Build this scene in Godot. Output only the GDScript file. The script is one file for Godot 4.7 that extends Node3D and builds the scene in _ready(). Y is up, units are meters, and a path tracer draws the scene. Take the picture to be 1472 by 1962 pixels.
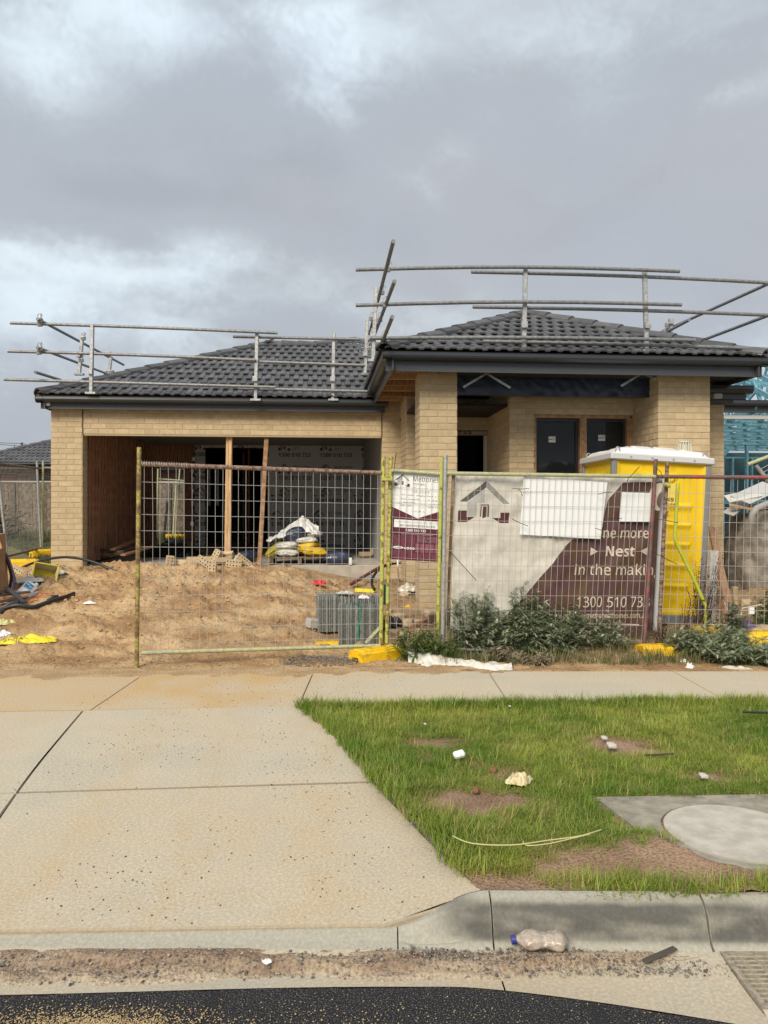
extends Node3D

# ---------- mesh building ----------
class MB:
	var v := PackedVector3Array()
	var n := PackedVector3Array()
	var c := PackedColorArray()
	var t := PackedVector2Array()
	var idx := PackedInt32Array()
	var col := Color.WHITE

	func p(a: Vector3, nn: Vector3, uv := Vector2.ZERO) -> int:
		v.append(a)
		n.append(nn)
		c.append(col)
		t.append(uv)
		return v.size() - 1

	func tri(a: Vector3, b: Vector3, d: Vector3) -> void:
		var nn := (b - a).cross(d - a).normalized()
		var i := p(a, nn)
		p(b, nn)
		p(d, nn)
		idx.append_array([i, i + 2, i + 1])

	func quad(a: Vector3, b: Vector3, d: Vector3, e: Vector3, r := Rect2(0, 0, 1, 1)) -> void:
		var nn := (d - a).cross(e - b).normalized()
		var i := p(a, nn, Vector2(r.position.x, r.end.y))
		p(b, nn, r.end)
		p(d, nn, Vector2(r.end.x, r.position.y))
		p(e, nn, r.position)
		idx.append_array([i, i + 2, i + 1, i, i + 3, i + 2])

	func box(o: Vector3, s: Vector3, b := Basis.IDENTITY) -> void:
		var h := s / 2.0
		var k: Array[Vector3] = []
		for i in 8:
			k.append(o + b * Vector3(h.x if i & 1 else -h.x, h.y if i & 2 else -h.y, h.z if i & 4 else -h.z))
		quad(k[4], k[5], k[7], k[6])
		quad(k[1], k[0], k[2], k[3])
		quad(k[5], k[1], k[3], k[7])
		quad(k[0], k[4], k[6], k[2])
		quad(k[6], k[7], k[3], k[2])
		quad(k[0], k[1], k[5], k[4])

	func cbox(o: Vector3, s: Vector3, ch: float, b := Basis.IDENTITY) -> void:  # chamfered box
		var h := s / 2.0
		var q := func(x: float, y: float, z: float) -> Vector3: return o + b * Vector3(x, y, z)
		var i := h - Vector3.ONE * ch
		for sg in [1.0, -1.0]:
			quad_s(q.call(-i.x, -i.y, sg * h.z), q.call(i.x, -i.y, sg * h.z), q.call(i.x, i.y, sg * h.z), q.call(-i.x, i.y, sg * h.z), sg)
			quad_s(q.call(sg * h.x, -i.y, i.z), q.call(sg * h.x, -i.y, -i.z), q.call(sg * h.x, i.y, -i.z), q.call(sg * h.x, i.y, i.z), sg)
			quad_s(q.call(-i.x, sg * h.y, i.z), q.call(i.x, sg * h.y, i.z), q.call(i.x, sg * h.y, -i.z), q.call(-i.x, sg * h.y, -i.z), sg)
			for sh in [1.0, -1.0]:
				var m: float = sg * sh
				quad_s(q.call(-i.x, sg * i.y, sh * h.z), q.call(i.x, sg * i.y, sh * h.z), q.call(i.x, sg * h.y, sh * i.z), q.call(-i.x, sg * h.y, sh * i.z), m)
				quad_s(q.call(sg * i.x, -i.y, sh * h.z), q.call(sg * h.x, -i.y, sh * i.z), q.call(sg * h.x, i.y, sh * i.z), q.call(sg * i.x, i.y, sh * h.z), m)
				quad_s(q.call(sg * h.x, sh * i.y, i.z), q.call(sg * h.x, sh * i.y, -i.z), q.call(sg * i.x, sh * h.y, -i.z), q.call(sg * i.x, sh * h.y, i.z), m)
				for sk in [1.0, -1.0]:
					var a: Vector3 = q.call(sg * h.x, sh * i.y, sk * i.z)
					var d: Vector3 = q.call(sg * i.x, sh * h.y, sk * i.z)
					var e: Vector3 = q.call(sg * i.x, sh * i.y, sk * h.z)
					if sg * sh * sk > 0:
						tri(a, d, e)
					else:
						tri(a, e, d)

	func quad_s(a: Vector3, b: Vector3, d: Vector3, e: Vector3, sg: float) -> void:
		if sg > 0:
			quad(a, b, d, e)
		else:
			quad(b, a, e, d)

	func bar(a: Vector3, b: Vector3, w: float, h: float, up := Vector3.UP, ch := 0.0) -> void:
		var z := (b - a).normalized()
		if absf(z.dot(up)) > 0.98:
			up = Vector3.RIGHT
		var x := up.cross(z).normalized()
		var y := z.cross(x)
		if ch > 0.0:
			cbox((a + b) / 2.0, Vector3(w, h, a.distance_to(b)), ch, Basis(x, y, z))
		else:
			box((a + b) / 2.0, Vector3(w, h, a.distance_to(b)), Basis(x, y, z))

	func tube(pts: Array, r: float, k := 8, caps := true, r1 := -1.0) -> void:
		var m := pts.size()
		var up := Vector3.UP
		var first := v.size()
		for i in m:
			var d: Vector3 = (pts[mini(i + 1, m - 1)] - pts[maxi(i - 1, 0)]).normalized()
			if absf(d.dot(up)) > 0.95:
				up = Vector3.RIGHT if absf(d.x) < 0.9 else Vector3.BACK
			var x := up.cross(d).normalized()
			var y := d.cross(x)
			up = y
			var rr := r if r1 < 0.0 else lerpf(r, r1, float(i) / (m - 1))
			for j in k:
				var a := TAU * j / k
				var nn := x * cos(a) + y * sin(a)
				p(pts[i] + nn * rr, nn, Vector2(float(j) / k, i))
		for i in m - 1:
			for j in k:
				var a := first + i * k + j
				var b := first + i * k + (j + 1) % k
				idx.append_array([a, a + k, b, b, a + k, b + k])
		if caps:
			for e in 2:
				var q := 0 if e == 0 else m - 1
				var ctr: Vector3 = pts[q]
				for j in k:
					var a := v[first + q * k + j]
					var b := v[first + q * k + (j + 1) % k]
					if e == 0:
						tri(ctr, b, a)
					else:
						tri(ctr, a, b)

	func sheet(nu: int, nv: int, f: Callable, flip := false, tint: Variant = null) -> void:  # smooth grid of f(u, v)
		var first := v.size()
		var g: Array[Vector3] = []
		for j in nv + 1:
			for i in nu + 1:
				g.append(f.call(float(i) / nu, float(j) / nv))
		for j in nv + 1:
			for i in nu + 1:
				var du := g[j * (nu + 1) + mini(i + 1, nu)] - g[j * (nu + 1) + maxi(i - 1, 0)]
				var dv := g[mini(j + 1, nv) * (nu + 1) + i] - g[maxi(j - 1, 0) * (nu + 1) + i]
				var nn := du.cross(dv)
				nn = nn.normalized() if nn.length() > 1e-12 else Vector3.UP
				if tint != null:
					col = tint.call(float(i) / nu, float(j) / nv, g[j * (nu + 1) + i])
				p(g[j * (nu + 1) + i], -nn if flip else nn, Vector2(float(i) / nu, 1.0 - float(j) / nv))
		for j in nv:
			for i in nu:
				var a := first + j * (nu + 1) + i
				var b := a + nu + 1
				if flip:
					idx.append_array([a, a + 1, b, a + 1, b + 1, b])
				else:
					idx.append_array([a, b, a + 1, a + 1, b, b + 1])

	func prism(poly: PackedVector2Array, o: Vector3, x: Vector3, y: Vector3, depth: Vector3) -> void:  # polygon in the plane (x, y), pulled along depth
		if Geometry2D.is_polygon_clockwise(poly):
			poly.reverse()
		var ts := Geometry2D.triangulate_polygon(poly)
		var at := func(q: Vector2) -> Vector3: return o + x * q.x + y * q.y
		var s := x.cross(y).dot(depth)
		for i in range(0, ts.size(), 3):
			var a: Vector3 = at.call(poly[ts[i]])
			var b: Vector3 = at.call(poly[ts[i + 1]])
			var d: Vector3 = at.call(poly[ts[i + 2]])
			if ((b - a).cross(d - a)).dot(x.cross(y)) < 0.0:
				var e := b
				b = d
				d = e
			if s > 0:
				tri(a + depth, b + depth, d + depth)
				tri(a, d, b)
			else:
				tri(a, b, d)
				tri(a + depth, d + depth, b + depth)
		for i in poly.size():
			var a: Vector3 = at.call(poly[i])
			var b: Vector3 = at.call(poly[(i + 1) % poly.size()])
			if s > 0:
				quad(a, b, b + depth, a + depth)
			else:
				quad(b, a, a + depth, b + depth)

	func add(m: MB, xf: Transform3D) -> void:
		var o := v.size()
		for i in m.v.size():
			v.append(xf * m.v[i])
			n.append((xf.basis * m.n[i]).normalized())
			c.append(m.c[i])
			t.append(m.t[i])
		for i in m.idx:
			idx.append(i + o)

	func done(m: Material) -> ArrayMesh:
		var a := []
		a.resize(Mesh.ARRAY_MAX)
		a[Mesh.ARRAY_VERTEX] = v
		a[Mesh.ARRAY_NORMAL] = n
		a[Mesh.ARRAY_COLOR] = c
		a[Mesh.ARRAY_TEX_UV] = t
		a[Mesh.ARRAY_INDEX] = idx
		var am := ArrayMesh.new()
		am.add_surface_from_arrays(Mesh.PRIMITIVE_TRIANGLES, a)
		am.surface_set_material(0, m)
		return am


# ---------- nodes ----------
func thing(called: String, label: String, category: String, at := Vector3.ZERO, turn := Vector3.ZERO, group := "") -> Node3D:
	var o := Node3D.new()
	o.name = called
	add_child(o, true)
	o.position = at
	o.rotation_degrees = turn
	return tag(o, label, category, group)


func tag(o: Node3D, label: String, category: String, group := "") -> Node3D:
	o.set_meta("label", label)
	o.set_meta("category", category)
	if group:
		o.set_meta("group", group)
	return o


func obj(called: String, m: Variant, mat: Material, parent: Node = self) -> MeshInstance3D:
	var o := MeshInstance3D.new()
	o.name = called
	o.mesh = (m as MB).done(mat) if m is MB else m
	if not m is MB and mat:
		o.material_override = mat
	parent.add_child(o, true)
	return o


func part(called: String, parent: Node) -> Node3D:
	var o := Node3D.new()
	o.name = called
	parent.add_child(o, true)
	return o


func kind(o: Node, k: String) -> Node:
	o.set_meta("kind", k)
	return o


func scatter(called: String, mesh: Mesh, xfs: Array, cols: Array, parent: Node = self) -> MultiMeshInstance3D:
	var mm := MultiMesh.new()
	mm.transform_format = MultiMesh.TRANSFORM_3D
	mm.use_colors = true
	mm.mesh = mesh
	mm.instance_count = xfs.size()
	for i in xfs.size():
		mm.set_instance_transform(i, xfs[i])
		mm.set_instance_color(i, cols[i])
	var o := MultiMeshInstance3D.new()
	o.name = called
	o.multimesh = mm
	parent.add_child(o, true)
	o.set_meta("kind", "stuff")
	return o


func wobj(called: String, m: MB, mat: Material, root: Node3D) -> MeshInstance3D:  # a part whose mesh is given in the world's coordinates
	var o := obj(called, m, mat, root)
	o.position = -root.position
	return o


# ---------- materials: base colours are given as linear values ----------
func lin(r: float, g: float, b: float) -> Color:
	return Color(r, g, b).linear_to_srgb()


func flat(r: float, g: float, b: float, rough := 0.7, metal := 0.0) -> StandardMaterial3D:
	var m := StandardMaterial3D.new()
	m.albedo_color = lin(r, g, b)
	m.roughness = rough
	m.metallic = metal
	m.cull_mode = BaseMaterial3D.CULL_DISABLED
	return m


var _seed := 7
var reliefs := {}


func noise_tex(freq: float, stops: Array, size := 512, octaves := 5, type := FastNoiseLite.TYPE_SIMPLEX_SMOOTH, gain := 0.55) -> NoiseTexture2D:
	var nz := FastNoiseLite.new()
	_seed += 1
	nz.seed = _seed
	nz.noise_type = type
	nz.frequency = freq
	nz.fractal_octaves = octaves
	nz.fractal_gain = gain if size < 1024 else 0.68
	var tx := NoiseTexture2D.new()
	tx.width = size
	tx.height = size
	tx.seamless = true
	tx.noise = nz
	var g := Gradient.new()
	var offs := PackedFloat32Array()
	var cols := PackedColorArray()
	for s in stops:
		offs.append(s[0])
		cols.append(s[1])
	g.offsets = offs
	g.colors = cols
	tx.color_ramp = g
	return tx


# a rough everyday surface: colours from a to b in clouds of noise, metres per repeat, relief in centimetres
func surf(stops: Array, metres: float, rough: float, relief := 0.0, freq := 0.01, size := 512, relief_freq := 0.05, vc := false) -> StandardMaterial3D:
	var m := StandardMaterial3D.new()
	m.albedo_texture = noise_tex(freq, stops, size)
	m.roughness = rough
	m.uv1_triplanar = true
	m.uv1_world_triplanar = true
	m.uv1_scale = Vector3.ONE / metres
	m.cull_mode = BaseMaterial3D.CULL_DISABLED
	m.vertex_color_use_as_albedo = vc
	if relief > 0.0:
		m.heightmap_enabled = true
		m.heightmap_scale = relief
		var key := "%s/%d" % [relief_freq, size]
		if not reliefs.has(key):
			reliefs[key] = noise_tex(relief_freq, [[0.0, Color.BLACK], [1.0, Color.WHITE]], size)
		m.heightmap_texture = reliefs[key]
	return m


func two(a: Color, b: Color) -> Array:
	return [[0.25, a], [0.75, b]]


var rng := RandomNumberGenerator.new()


func rr(a: float, b: float) -> float:
	return rng.randf_range(a, b)


# ---------- the lot's ground ----------
const LEFT_RISE := [[7.2, 0.0], [8.0, 0.06], [9.0, 0.22], [10.0, 0.42], [11.0, 0.57], [11.6, 0.63], [12.2, 0.59], [14.0, 0.57], [22.0, 0.78], [60.0, 0.9]]
const RIGHT_RISE := [[7.2, 0.0], [8.0, 0.03], [9.0, 0.12], [10.0, 0.27], [11.0, 0.36], [12.5, 0.40], [16.0, 0.45], [25.0, 0.6], [60.0, 0.7]]
var nz_a := FastNoiseLite.new()
var nz_b := FastNoiseLite.new()
var nz_c := FastNoiseLite.new()


func lut(a: Array, x: float) -> float:
	if x <= a[0][0]:
		return a[0][1]
	for i in a.size() - 1:
		if x <= a[i + 1][0]:
			return lerpf(a[i][1], a[i + 1][1], (x - a[i][0]) / (a[i + 1][0] - a[i][0]))
	return a[-1][1]


func gh(x: float, z: float) -> float:
	var t := smoothstep(0.0, 1.0, clampf((-0.3 - x) / 1.25, 0.0, 1.0))
	var h := lerpf(lut(RIGHT_RISE, -z), lut(LEFT_RISE, -z), t)
	var amp := smoothstep(7.2, 8.2, -z) * (1.0 - smoothstep(11.6, 12.3, -z) * 0.85)
	h += amp * (nz_a.get_noise_2d(x, z * 1.6) * 0.09 + nz_b.get_noise_2d(x, z) * 0.055 * (0.6 + t * 0.4))
	var crust := smoothstep(-0.05, 0.3, nz_a.get_noise_2d(x * 2.2 + 9.0, z * 3.6)) + 0.9 * exp(-pow((-z - 11.0) / 0.7, 2)) * t
	h += amp * clampf(crust, 0.12, 1.3) * (0.05 * absf(nz_c.get_noise_2d(x * 5.0, z * 7.0)) + 0.035 * nz_c.get_noise_2d(x * 9.0 + 3.0, z * 12.0))
	h += amp * 0.012 * nz_c.get_noise_2d(x * 2.0, z * 22.0)
	h += 0.12 * exp(-pow((x + 3.75) / 0.45, 2) - pow((z + 11.55) / 0.35, 2)) + 0.09 * exp(-pow((x + 2.4) / 0.8, 2) - pow((z + 11.5) / 0.3, 2))
	h += 0.2 * exp(-pow((x - 5.0) / 0.9, 2) - pow((z + 9.9) / 0.8, 2))
	return h


func ogs(list: Array, lift: float) -> Array:
	return list.map(func(q: Vector3) -> Vector3: return og(q, lift))


func og(q: Vector3, lift := 0.0) -> Vector3:
	return Vector3(q.x, gh(q.x, q.z) + lift, q.z)

var M := {}


func _ready() -> void:
	rng.seed = 11
	# camera
	var cam := Camera3D.new()
	cam.fov = 67.29
	cam.near = 0.05
	cam.far = 900.0
	cam.position = Vector3(0, 1.5, 0)
	add_child(cam)
	cam.current = true
	# sky and exposure
	var env := Environment.new()
	env.background_mode = Environment.BG_SKY
	env.tonemap_mode = Environment.TONE_MAPPER_LINEAR
	env.tonemap_exposure = 2.5
	env.sdfgi_enabled = true
	env.ssao_enabled = true
	env.ssil_enabled = true
	var sm := PanoramaSkyMaterial.new()
	sm.panorama = ImageTexture.create_from_image(overcast())
	env.sky = Sky.new()
	env.sky.sky_material = sm
	var we := WorldEnvironment.new()
	we.environment = env
	add_child(we)
	# a veiled sun behind the cloud, over the photographer's left shoulder
	var sun := DirectionalLight3D.new()
	sun.light_color = Color(1.0, 0.95, 0.87)
	sun.light_energy = 0.5
	sun.light_angular_distance = 28.0
	sun.shadow_enabled = true
	add_child(sun)
	sun.look_at_from_position(Vector3(-0.45, 0.85, 1.0) * 20.0, Vector3.ZERO)

	nz_a.seed = 5
	nz_a.frequency = 0.55
	nz_a.fractal_octaves = 4
	nz_b.seed = 9
	nz_b.frequency = 3.2
	nz_b.fractal_octaves = 4
	nz_b.fractal_gain = 0.55
	nz_c.seed = 12
	nz_c.frequency = 1.0
	nz_c.fractal_octaves = 2
	materials()
	ground()
	street()
	house()
	neighbours()
	guard_rails()
	site_fences()
	signs()
	toilet()
	building_supplies()
	rubbish()
	weeds()
	verge()


func overcast() -> Image:
	var w := 2048
	var h := 1024
	var im := Image.create(w, h, false, Image.FORMAT_RGBF)
	var a := FastNoiseLite.new()
	a.seed = 21
	a.frequency = 1.5
	a.fractal_octaves = 6
	a.fractal_gain = 0.5
	a.domain_warp_enabled = true
	a.domain_warp_amplitude = 0.35
	a.domain_warp_frequency = 1.2
	var b := FastNoiseLite.new()
	b.seed = 4
	b.frequency = 1.1
	b.fractal_octaves = 3
	# [azimuth, elevation, half-width, half-height in degrees, brightness] of the thin and the thick places in the cloud
	var lobes := [[-17.0, 31.5, 9.0, 3.0, 0.34], [-5.0, 31.0, 5.0, 2.8, 0.36], [-24.0, 28.0, 4.0, 3.0, 0.22], [-4.5, 27.8, 3.5, 1.8, 0.28], [-11.0, 30.0, 2.5, 1.5, -0.12], [-16.0, 25.0, 10.0, 2.6, -0.14], [-17.0, 21.3, 9.0, 1.8, -0.24], [2.5, 23.6, 4.0, 2.6, 0.2],
		[-21.5, 17.3, 7.0, 2.2, 0.34], [-12.5, 18.8, 4.0, 1.8, 0.26], [-20.0, 14.0, 12.0, 3.0, 0.24], [-6.0, 15.5, 6.0, 2.0, 0.14], [14.0, 20.0, 12.0, 5.0, -0.12], [16.0, 31.0, 12.0, 3.0, 0.12], [-20.0, 9.0, 12.0, 2.2, 0.02], [6.0, 29.0, 5.0, 2.0, -0.1]]
	var dark := Vector3(0.415, 0.447, 0.497)
	var mid := Vector3(0.475, 0.515, 0.57)
	var pale := Vector3(0.80, 0.91, 0.98)
	for y in h:
		var el := PI / 2.0 - (y + 0.5) / h * PI
		var ed := rad_to_deg(el)
		for x in w:
			if el < 0.0:
				im.set_pixel(x, y, Color(0.22, 0.21, 0.19))
				continue
			var az := wrapf((x + 0.5) / w * TAU, -PI, PI)
			var d := Vector3(sin(az) * cos(el), sin(el), -cos(az) * cos(el))
			# clouds lie in a layer, so they flatten towards the horizon
			var q := Vector3(d.x, d.y * 1.9, d.z)
			var k := 0.54 + 0.37 * a.get_noise_3dv(q * 1.45) + 0.11 * a.get_noise_3dv(q * 5.0 + Vector3(9, 2, 1))
			var ad := rad_to_deg(az)
			var k0 := k
			for l in lobes:
				var ux: float = (ad - l[0]) / l[2]
				var uy: float = (ed - l[1]) / l[3]
				var e := ux * ux + uy * uy
				if e < 6.0:
					k += l[4] * exp(-e) * (1.15 + 2.2 * (k0 - 0.54))
			k = clampf(k, 0.0, 1.25)
			var c := dark.lerp(mid, smoothstep(0.1, 0.5, k)) if k < 0.5 else mid.lerp(pale, smoothstep(0.48, 1.1, k))
			var tint := b.get_noise_3dv(q * 1.4)
			c *= Vector3(1.0 + 0.05 * tint, 1.0 - 0.02 * absf(tint), 1.0 - 0.03 * tint)
			c *= (1.0 + 0.8 * maxf(0.0, sin(el) - 0.5)) / 2.5  # an overcast sky is brighter towards the zenith
			im.set_pixel(x, y, Color(c.x, c.y, c.z))
	return im


func materials() -> void:
	M.brick = []
	for k in 5:
		var s: float = [1.0, 1.06, 0.93, 1.03, 0.97][k]
		M.brick.append(surf([[0.2, lin(0.45 * s, 0.35 * s, 0.21 * s)], [0.55, lin(0.49 * s, 0.385 * s, 0.24 * s)], [0.8, lin(0.53 * s, 0.42 * s, 0.265 * s)]], 0.9, 0.9, 0.12, 0.02, 256, 0.06))
	M.mortar = surf(two(lin(0.42, 0.335, 0.21), lin(0.49, 0.395, 0.255)), 0.7, 0.95, 0.2)
	M.tile = []
	for k in 3:
		var s: float = [1.0, 1.2, 0.82][k]
		M.tile.append(surf([[0.25, lin(0.065 * s, 0.067 * s, 0.072 * s)], [0.7, lin(0.10 * s, 0.102 * s, 0.108 * s)]], 1.1, 0.56, 0.06, 0.02, 256))
	M.slate = []
	for k in 4:
		var s: float = [1.0, 0.8, 1.2, 0.65][k]
		M.slate.append(surf(two(lin(0.15 * s, 0.16 * s, 0.15 * s), lin(0.22 * s, 0.23 * s, 0.215 * s)), 0.4, 0.85, 0.05, 0.03, 256))
	M.gutter = flat(0.032, 0.036, 0.042, 0.28)
	M.fascia = flat(0.05, 0.055, 0.062, 0.42)
	M.galv = surf([[0.2, lin(0.30, 0.31, 0.31)], [0.8, lin(0.5, 0.51, 0.51)]], 0.5, 0.45, 0.0, 0.03, 256)
	M.galv.metallic = 0.45
	M.pipe = surf([[0.2, lin(0.17, 0.175, 0.18)], [0.8, lin(0.3, 0.305, 0.31)]], 0.6, 0.5, 0.0, 0.03, 256)
	M.pipe.metallic = 0.4
	M.wire = flat(0.42, 0.42, 0.41, 0.5, 0.2)
	M.rust_wire = flat(0.19, 0.13, 0.085, 0.8)
	M.rusty_paint = surf([[0.3, lin(0.10, 0.05, 0.035)], [0.48, lin(0.17, 0.085, 0.06)], [0.56, lin(0.45, 0.40, 0.33)], [0.66, lin(0.14, 0.07, 0.05)], [0.8, lin(0.3, 0.24, 0.2)]], 0.35, 0.75, 0.1, 0.02, 256)
	M.lime_paint = surf([[0.30, lin(0.17, 0.10, 0.045)], [0.40, lin(0.40, 0.40, 0.07)], [0.58, lin(0.50, 0.53, 0.08)], [0.66, lin(0.27, 0.26, 0.15)], [0.78, lin(0.44, 0.46, 0.09)]], 0.5, 0.5, 0.05, 0.015, 256)
	M.rusty_lime = surf([[0.3, lin(0.12, 0.07, 0.035)], [0.46, lin(0.24, 0.17, 0.07)], [0.55, lin(0.42, 0.42, 0.08)], [0.66, lin(0.15, 0.08, 0.04)], [0.78, lin(0.38, 0.36, 0.12)]], 0.7, 0.65, 0.05, 0.012, 256)
	M.lime_grey = surf([[0.3, lin(0.3, 0.31, 0.25)], [0.48, lin(0.40, 0.41, 0.28)], [0.6, lin(0.5, 0.5, 0.14)], [0.75, lin(0.3, 0.32, 0.25)]], 0.4, 0.5, 0.05, 0.02, 256)
	M.red_paint = surf([[0.3, lin(0.11, 0.065, 0.06)], [0.58, lin(0.18, 0.11, 0.10)], [0.68, lin(0.36, 0.03, 0.035)], [0.76, lin(0.3, 0.04, 0.045)], [0.8, lin(0.2, 0.15, 0.14)]], 0.6, 0.6, 0.05, 0.012, 256)
	M.yellow = surf([[0.3, lin(0.78, 0.47, 0.004)], [0.62, lin(0.86, 0.56, 0.008)], [0.74, lin(0.5, 0.30, 0.03)]], 0.7, 0.5, 0.05, 0.014, 256)
	M.pine = surf([[0.3, lin(0.44, 0.26, 0.12)], [0.7, lin(0.62, 0.42, 0.23)]], 0.5, 0.75, 0.05, 0.02, 256)
	M.pine.uv1_scale = Vector3(5, 0.5, 5)
	M.old_wood = surf([[0.3, lin(0.12, 0.08, 0.05)], [0.7, lin(0.26, 0.19, 0.13)]], 0.5, 0.85, 0.1, 0.02, 256)
	M.old_wood.uv1_scale = Vector3(4, 0.5, 4)
	M.red_board = surf([[0.3, lin(0.32, 0.15, 0.085)], [0.55, lin(0.46, 0.26, 0.155)], [0.8, lin(0.22, 0.10, 0.06)]], 1.0, 0.85, 0.1, 0.012, 256)
	M.red_board.uv1_scale = Vector3(4, 0.6, 4)
	M.lining_light = surf([[0.3, lin(0.38, 0.24, 0.14)], [0.6, lin(0.50, 0.33, 0.2)], [0.8, lin(0.28, 0.16, 0.09)]], 1.0, 0.85, 0.1, 0.012, 256)
	M.lining_light.uv1_scale = Vector3(4, 0.6, 4)
	M.concrete = surf([[0.2, lin(0.43, 0.395, 0.32)], [0.5, lin(0.50, 0.46, 0.375)], [0.66, lin(0.535, 0.495, 0.41)], [0.72, lin(0.62, 0.585, 0.50)], [0.8, lin(0.55, 0.51, 0.425)]], 1.5, 0.92, 0.05, 0.07, 1024, 0.06, true)
	M.slab = surf([[0.25, lin(0.36, 0.33, 0.285)], [0.75, lin(0.46, 0.425, 0.37)]], 1.4, 0.85, 0.1, 0.01, 512)
	M.dirt = surf([[0.2, lin(0.52, 0.47, 0.41)], [0.42, lin(0.84, 0.80, 0.76)], [0.7, lin(1, 1, 1)]], 1.1, 0.97, 1.6, 0.02, 1024, 0.022, true)
	M.soil = surf([[0.2, lin(0.42, 0.39, 0.37)], [0.5, lin(0.85, 0.84, 0.82)], [0.8, lin(1.0, 1.0, 1.0)]], 0.6, 0.97, 0.7, 0.06, 512, 0.08, true)
	M.asphalt = surf([[0.0, lin(0.01, 0.01, 0.011)], [0.5, lin(0.026, 0.026, 0.028)], [0.68, lin(0.042, 0.042, 0.043)], [0.74, lin(0.26, 0.25, 0.23)], [0.85, lin(0.4, 0.39, 0.36)]], 1.3, 0.85, 0.6, 0.16, 1024, 0.1, true)
	M.asphalt.roughness = 0.95
	M.asphalt.metallic_specular = 0.25
	M.stone = surf([[0.2, lin(0.7, 0.7, 0.7)], [0.8, lin(1, 1, 1)]], 0.2, 0.9, 0.0, 0.03, 256, 0.05, true)
	M.leaf = flat(1, 1, 1, 0.62)
	M.leaf.vertex_color_use_as_albedo = true
	M.leaf.backlight_enabled = true
	M.leaf.backlight = Color(0.6, 0.6, 0.6)
	M.black_plastic = flat(0.012, 0.012, 0.014, 0.45)
	M.white_plastic = surf(two(lin(0.68, 0.69, 0.69), lin(0.8, 0.81, 0.81)), 1.2, 0.42, 0.0, 0.01, 256)
	M.dark_void = flat(0.02, 0.02, 0.02, 0.9)


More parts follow.
